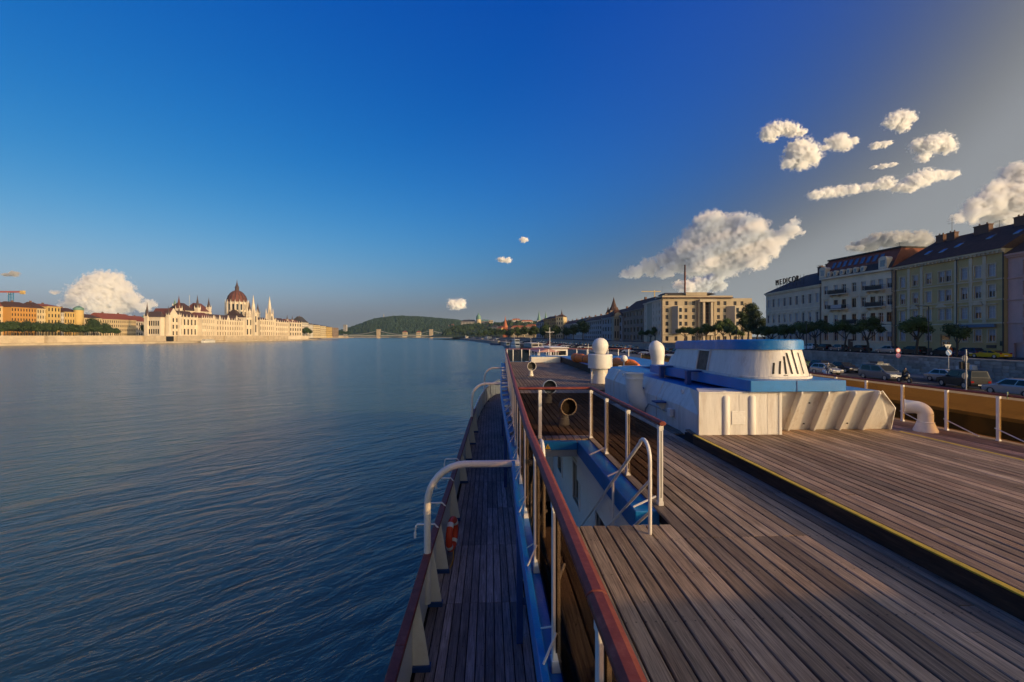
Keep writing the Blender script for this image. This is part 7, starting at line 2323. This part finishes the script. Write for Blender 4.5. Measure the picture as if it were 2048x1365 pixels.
def cloud(label, puffs, D, od=5.0, seed=0, group=None, wisp=1.5, grow=1.05, alb=.90, skew=0.0):
    """puffs: (u, v, radius in photo pixels[, flatten]); od: optical depth across the largest puff"""
    k = D / F
    u0 = sum(p[0] for p in puffs) / len(puffs); v0 = sum(p[1] for p in puffs) / len(puffs)
    c = Vector(C(U(u0, D), D, ZV(v0, D)))
    rnd = random.Random(seed)
    b = MB()
    sc_ = 1000.0
    pl = []
    for pf in puffs:
        u, v, r = pf[:3]; fl = pf[3] if len(pf) > 3 else .9
        Dp = D + skew * (u0 - u) * k + rnd.uniform(-.5, .5) * r * k      # the body trails away down-sun
        p = (Vector(C(U(u, Dp), Dp, ZV(v, Dp))) - c) / sc_
        q = Dp / D
        pl.append((p, r * k * q / sc_ * grow, fl))
        R_ = r * k * q / sc_ * grow * (1.1 + wisp * .4)
        b.ball(tuple(p), R_, R_, R_ * fl, seg=14, rings=8)
    rmax = max(p[1] for p in pl); rmed = sorted(p[1] for p in pl)[len(pl) // 2]
    o = b.build('cloud', cloud_mat('cloud_volume_%d' % seed, od / rmax, pl, seed, rmed, wisp, alb), None, loc=c)
    o.scale = (sc_, sc_, sc_)
    rm = o.modifiers.new('union', 'REMESH'); rm.mode = 'VOXEL'; rm.voxel_size = max(.01, min(p[1] for p in pl) * .3)
    return tag(o, label, 'cloud', group)
CD = 9000
cloud('large cumulus cloud with grey base rising above the office block', [(1420, 452, 26), (1450, 462, 28), (1478, 452, 22), (1500, 462, 26), (1400, 478, 28), (1440, 490, 34), (1480, 492, 34), (1525, 488, 26), (1375, 500, 24), (1410, 515, 28), (1460, 518, 28), (1510, 515, 22), (1345, 515, 18), (1325, 522, 12), (1355, 532, 20, .6), (1300, 534, 18, .7), (1270, 544, 16, .6), (1555, 476, 16), (1580, 460, 14), (1592, 445, 9), (1545, 500, 12), (1395, 538, 24, .5), (1440, 536, 22, .5), (1330, 545, 16, .5), (1252, 549, 10, .5), (1602, 468, 6)], CD, seed=1, skew=.5)
cloud('low warm cloud shelf under the large cumulus behind the mast', [(1400, 572, 18, .6), (1425, 565, 16, .7), (1375, 575, 14, .6), (1440, 547, 14, .35), (1455, 546, 10, .4), (1330, 548, 10, .4), (1360, 570, 10, .6), (1440, 575, 10, .6)], CD + 1500, od=2, seed=2, wisp=2.1, grow=1.2)
cloud('tall white cumulus cloud over the far left bank beside the parliament', [(205, 560, 16), (225, 566, 18), (185, 572, 18), (210, 585, 26), (245, 582, 16), (165, 590, 18), (195, 604, 26, .7), (240, 604, 24, .7), (262, 598, 12), (150, 606, 14, .6), (300, 608, 9), (285, 614, 12, .6), (130, 612, 10, .5), (215, 620, 22, .5), (110, 584, 7, .4)], CD + 4000, od=3.2, seed=3, wisp=2.0, grow=1.1, alb=.84)
cloud('ragged cloud reaching in from the right edge of the sky', [(2040, 350, 22), (2055, 375, 30), (2010, 385, 22), (1985, 378, 14), (2030, 410, 34), (1980, 408, 24), (1950, 410, 14, .8), (1945, 430, 18, .6), (1990, 435, 26, .5), (2045, 438, 30, .6), (1915, 438, 10, .5), (2080, 410, 30)], 8000, od=4, seed=4, skew=-.4, wisp=2.0, grow=1.1, alb=.84)
small = [
    ('curved white cloudlet leftmost in the upper group', [(1535, 268, 9), (1550, 260, 10), (1568, 258, 10, .8), (1585, 262, 9, .8), (1602, 266, 6, .7), (1530, 276, 5), (1545, 281, 5, .6)]),
    ('round bright cloudlet below the curved one', [(1600, 305, 16), (1612, 312, 15), (1590, 318, 13), (1622, 310, 9), (1605, 328, 9), (1575, 327, 8, .6)]),
    ('star shaped cloudlet in the middle of the upper group', [(1675, 285, 10), (1685, 276, 6), (1690, 290, 8), (1663, 282, 6, .6), (1708, 282, 5), (1650, 296, 6, .5), (1652, 281, 3)]),
    ('highest cloudlet of the upper group', [(1785, 243, 9), (1800, 240, 11), (1812, 236, 9), (1805, 252, 8), (1822, 239, 5, .6), (1772, 247, 5, .6)]),
    ('thin small cloudlet right of the star shaped one', [(1750, 292, 6, .6), (1765, 290, 6, .6), (1778, 286, 4, .6)]),
    ('fluffy cloudlet at the right of the upper group', [(1840, 292, 10, .8), (1860, 290, 11), (1880, 287, 12), (1895, 295, 9), (1845, 315, 8, .7), (1833, 288, 6)]),
    ('faint streak of cloud over the long flat clouds', [(1748, 335, 4, .4), (1765, 333, 6, .4), (1785, 330, 5, .4)]),
    ('long flat cloud left half of the sloping pair', [(1632, 390, 9, .6), (1655, 386, 10, .6), (1680, 383, 10, .6), (1705, 380, 9, .6), (1730, 375, 8, .6), (1752, 372, 8, .6)]),
    ('long flat cloud right half of the sloping pair', [(1770, 367, 10, .7), (1800, 375, 10, .5), (1830, 364, 13, .7), (1850, 355, 12, .8), (1875, 352, 11, .6), (1900, 350, 9, .5), (1815, 380, 8, .4)]),
    ('small double puff above the castle palace', [(906, 609, 7), (920, 608, 7), (912, 613, 8, .5)]),
    ('tiny flat puff over the middle of the river', [(1004, 520, 6, .5), (1013, 521, 6, .5)]),
    ('tiniest puff above the flat one over the river', [(1048, 480, 5, .6)]),
    ('grey flat cloud bank low behind the house chimneys', [(1740, 490, 20, .35), (1780, 480, 24, .35), (1820, 482, 24, .35), (1860, 492, 22, .35), (1710, 496, 12, .3), (1900, 488, 22, .4)]),
    ('small grey puff over the crane at the left edge', [(28, 548, 5, .6), (14, 550, 5, .3)]),
]
for i, (lab, pf) in enumerate(small):
    cloud(lab, pf, 7000, od=1.5 if 'grey' not in lab else 1.0, seed=10 + i, wisp=2.5, grow=1.32, alb=.91 if 'grey' not in lab else .62)

# ------------------------------------------------------------------ summer air
hm = bpy.data.materials.new('thin_haze'); hm.use_nodes = True
hn = hm.node_tree.nodes; hn.clear()
ho_ = hn.new('ShaderNodeOutputMaterial'); pv = hn.new('ShaderNodeVolumePrincipled')
pv.inputs['Color'].default_value = (.42, .74, 1.0, 1)
pv.inputs['Density'].default_value = 0.00005
pv.inputs['Anisotropy'].default_value = 0.2
hm.node_tree.links.new(pv.outputs[0], ho_.inputs['Volume'])
b = MB(); b.box(-3000, -1000, WATER_Z - 2.2, 3000, 4400, 175)
tag(b.build('haze', hm), kind='stuff')
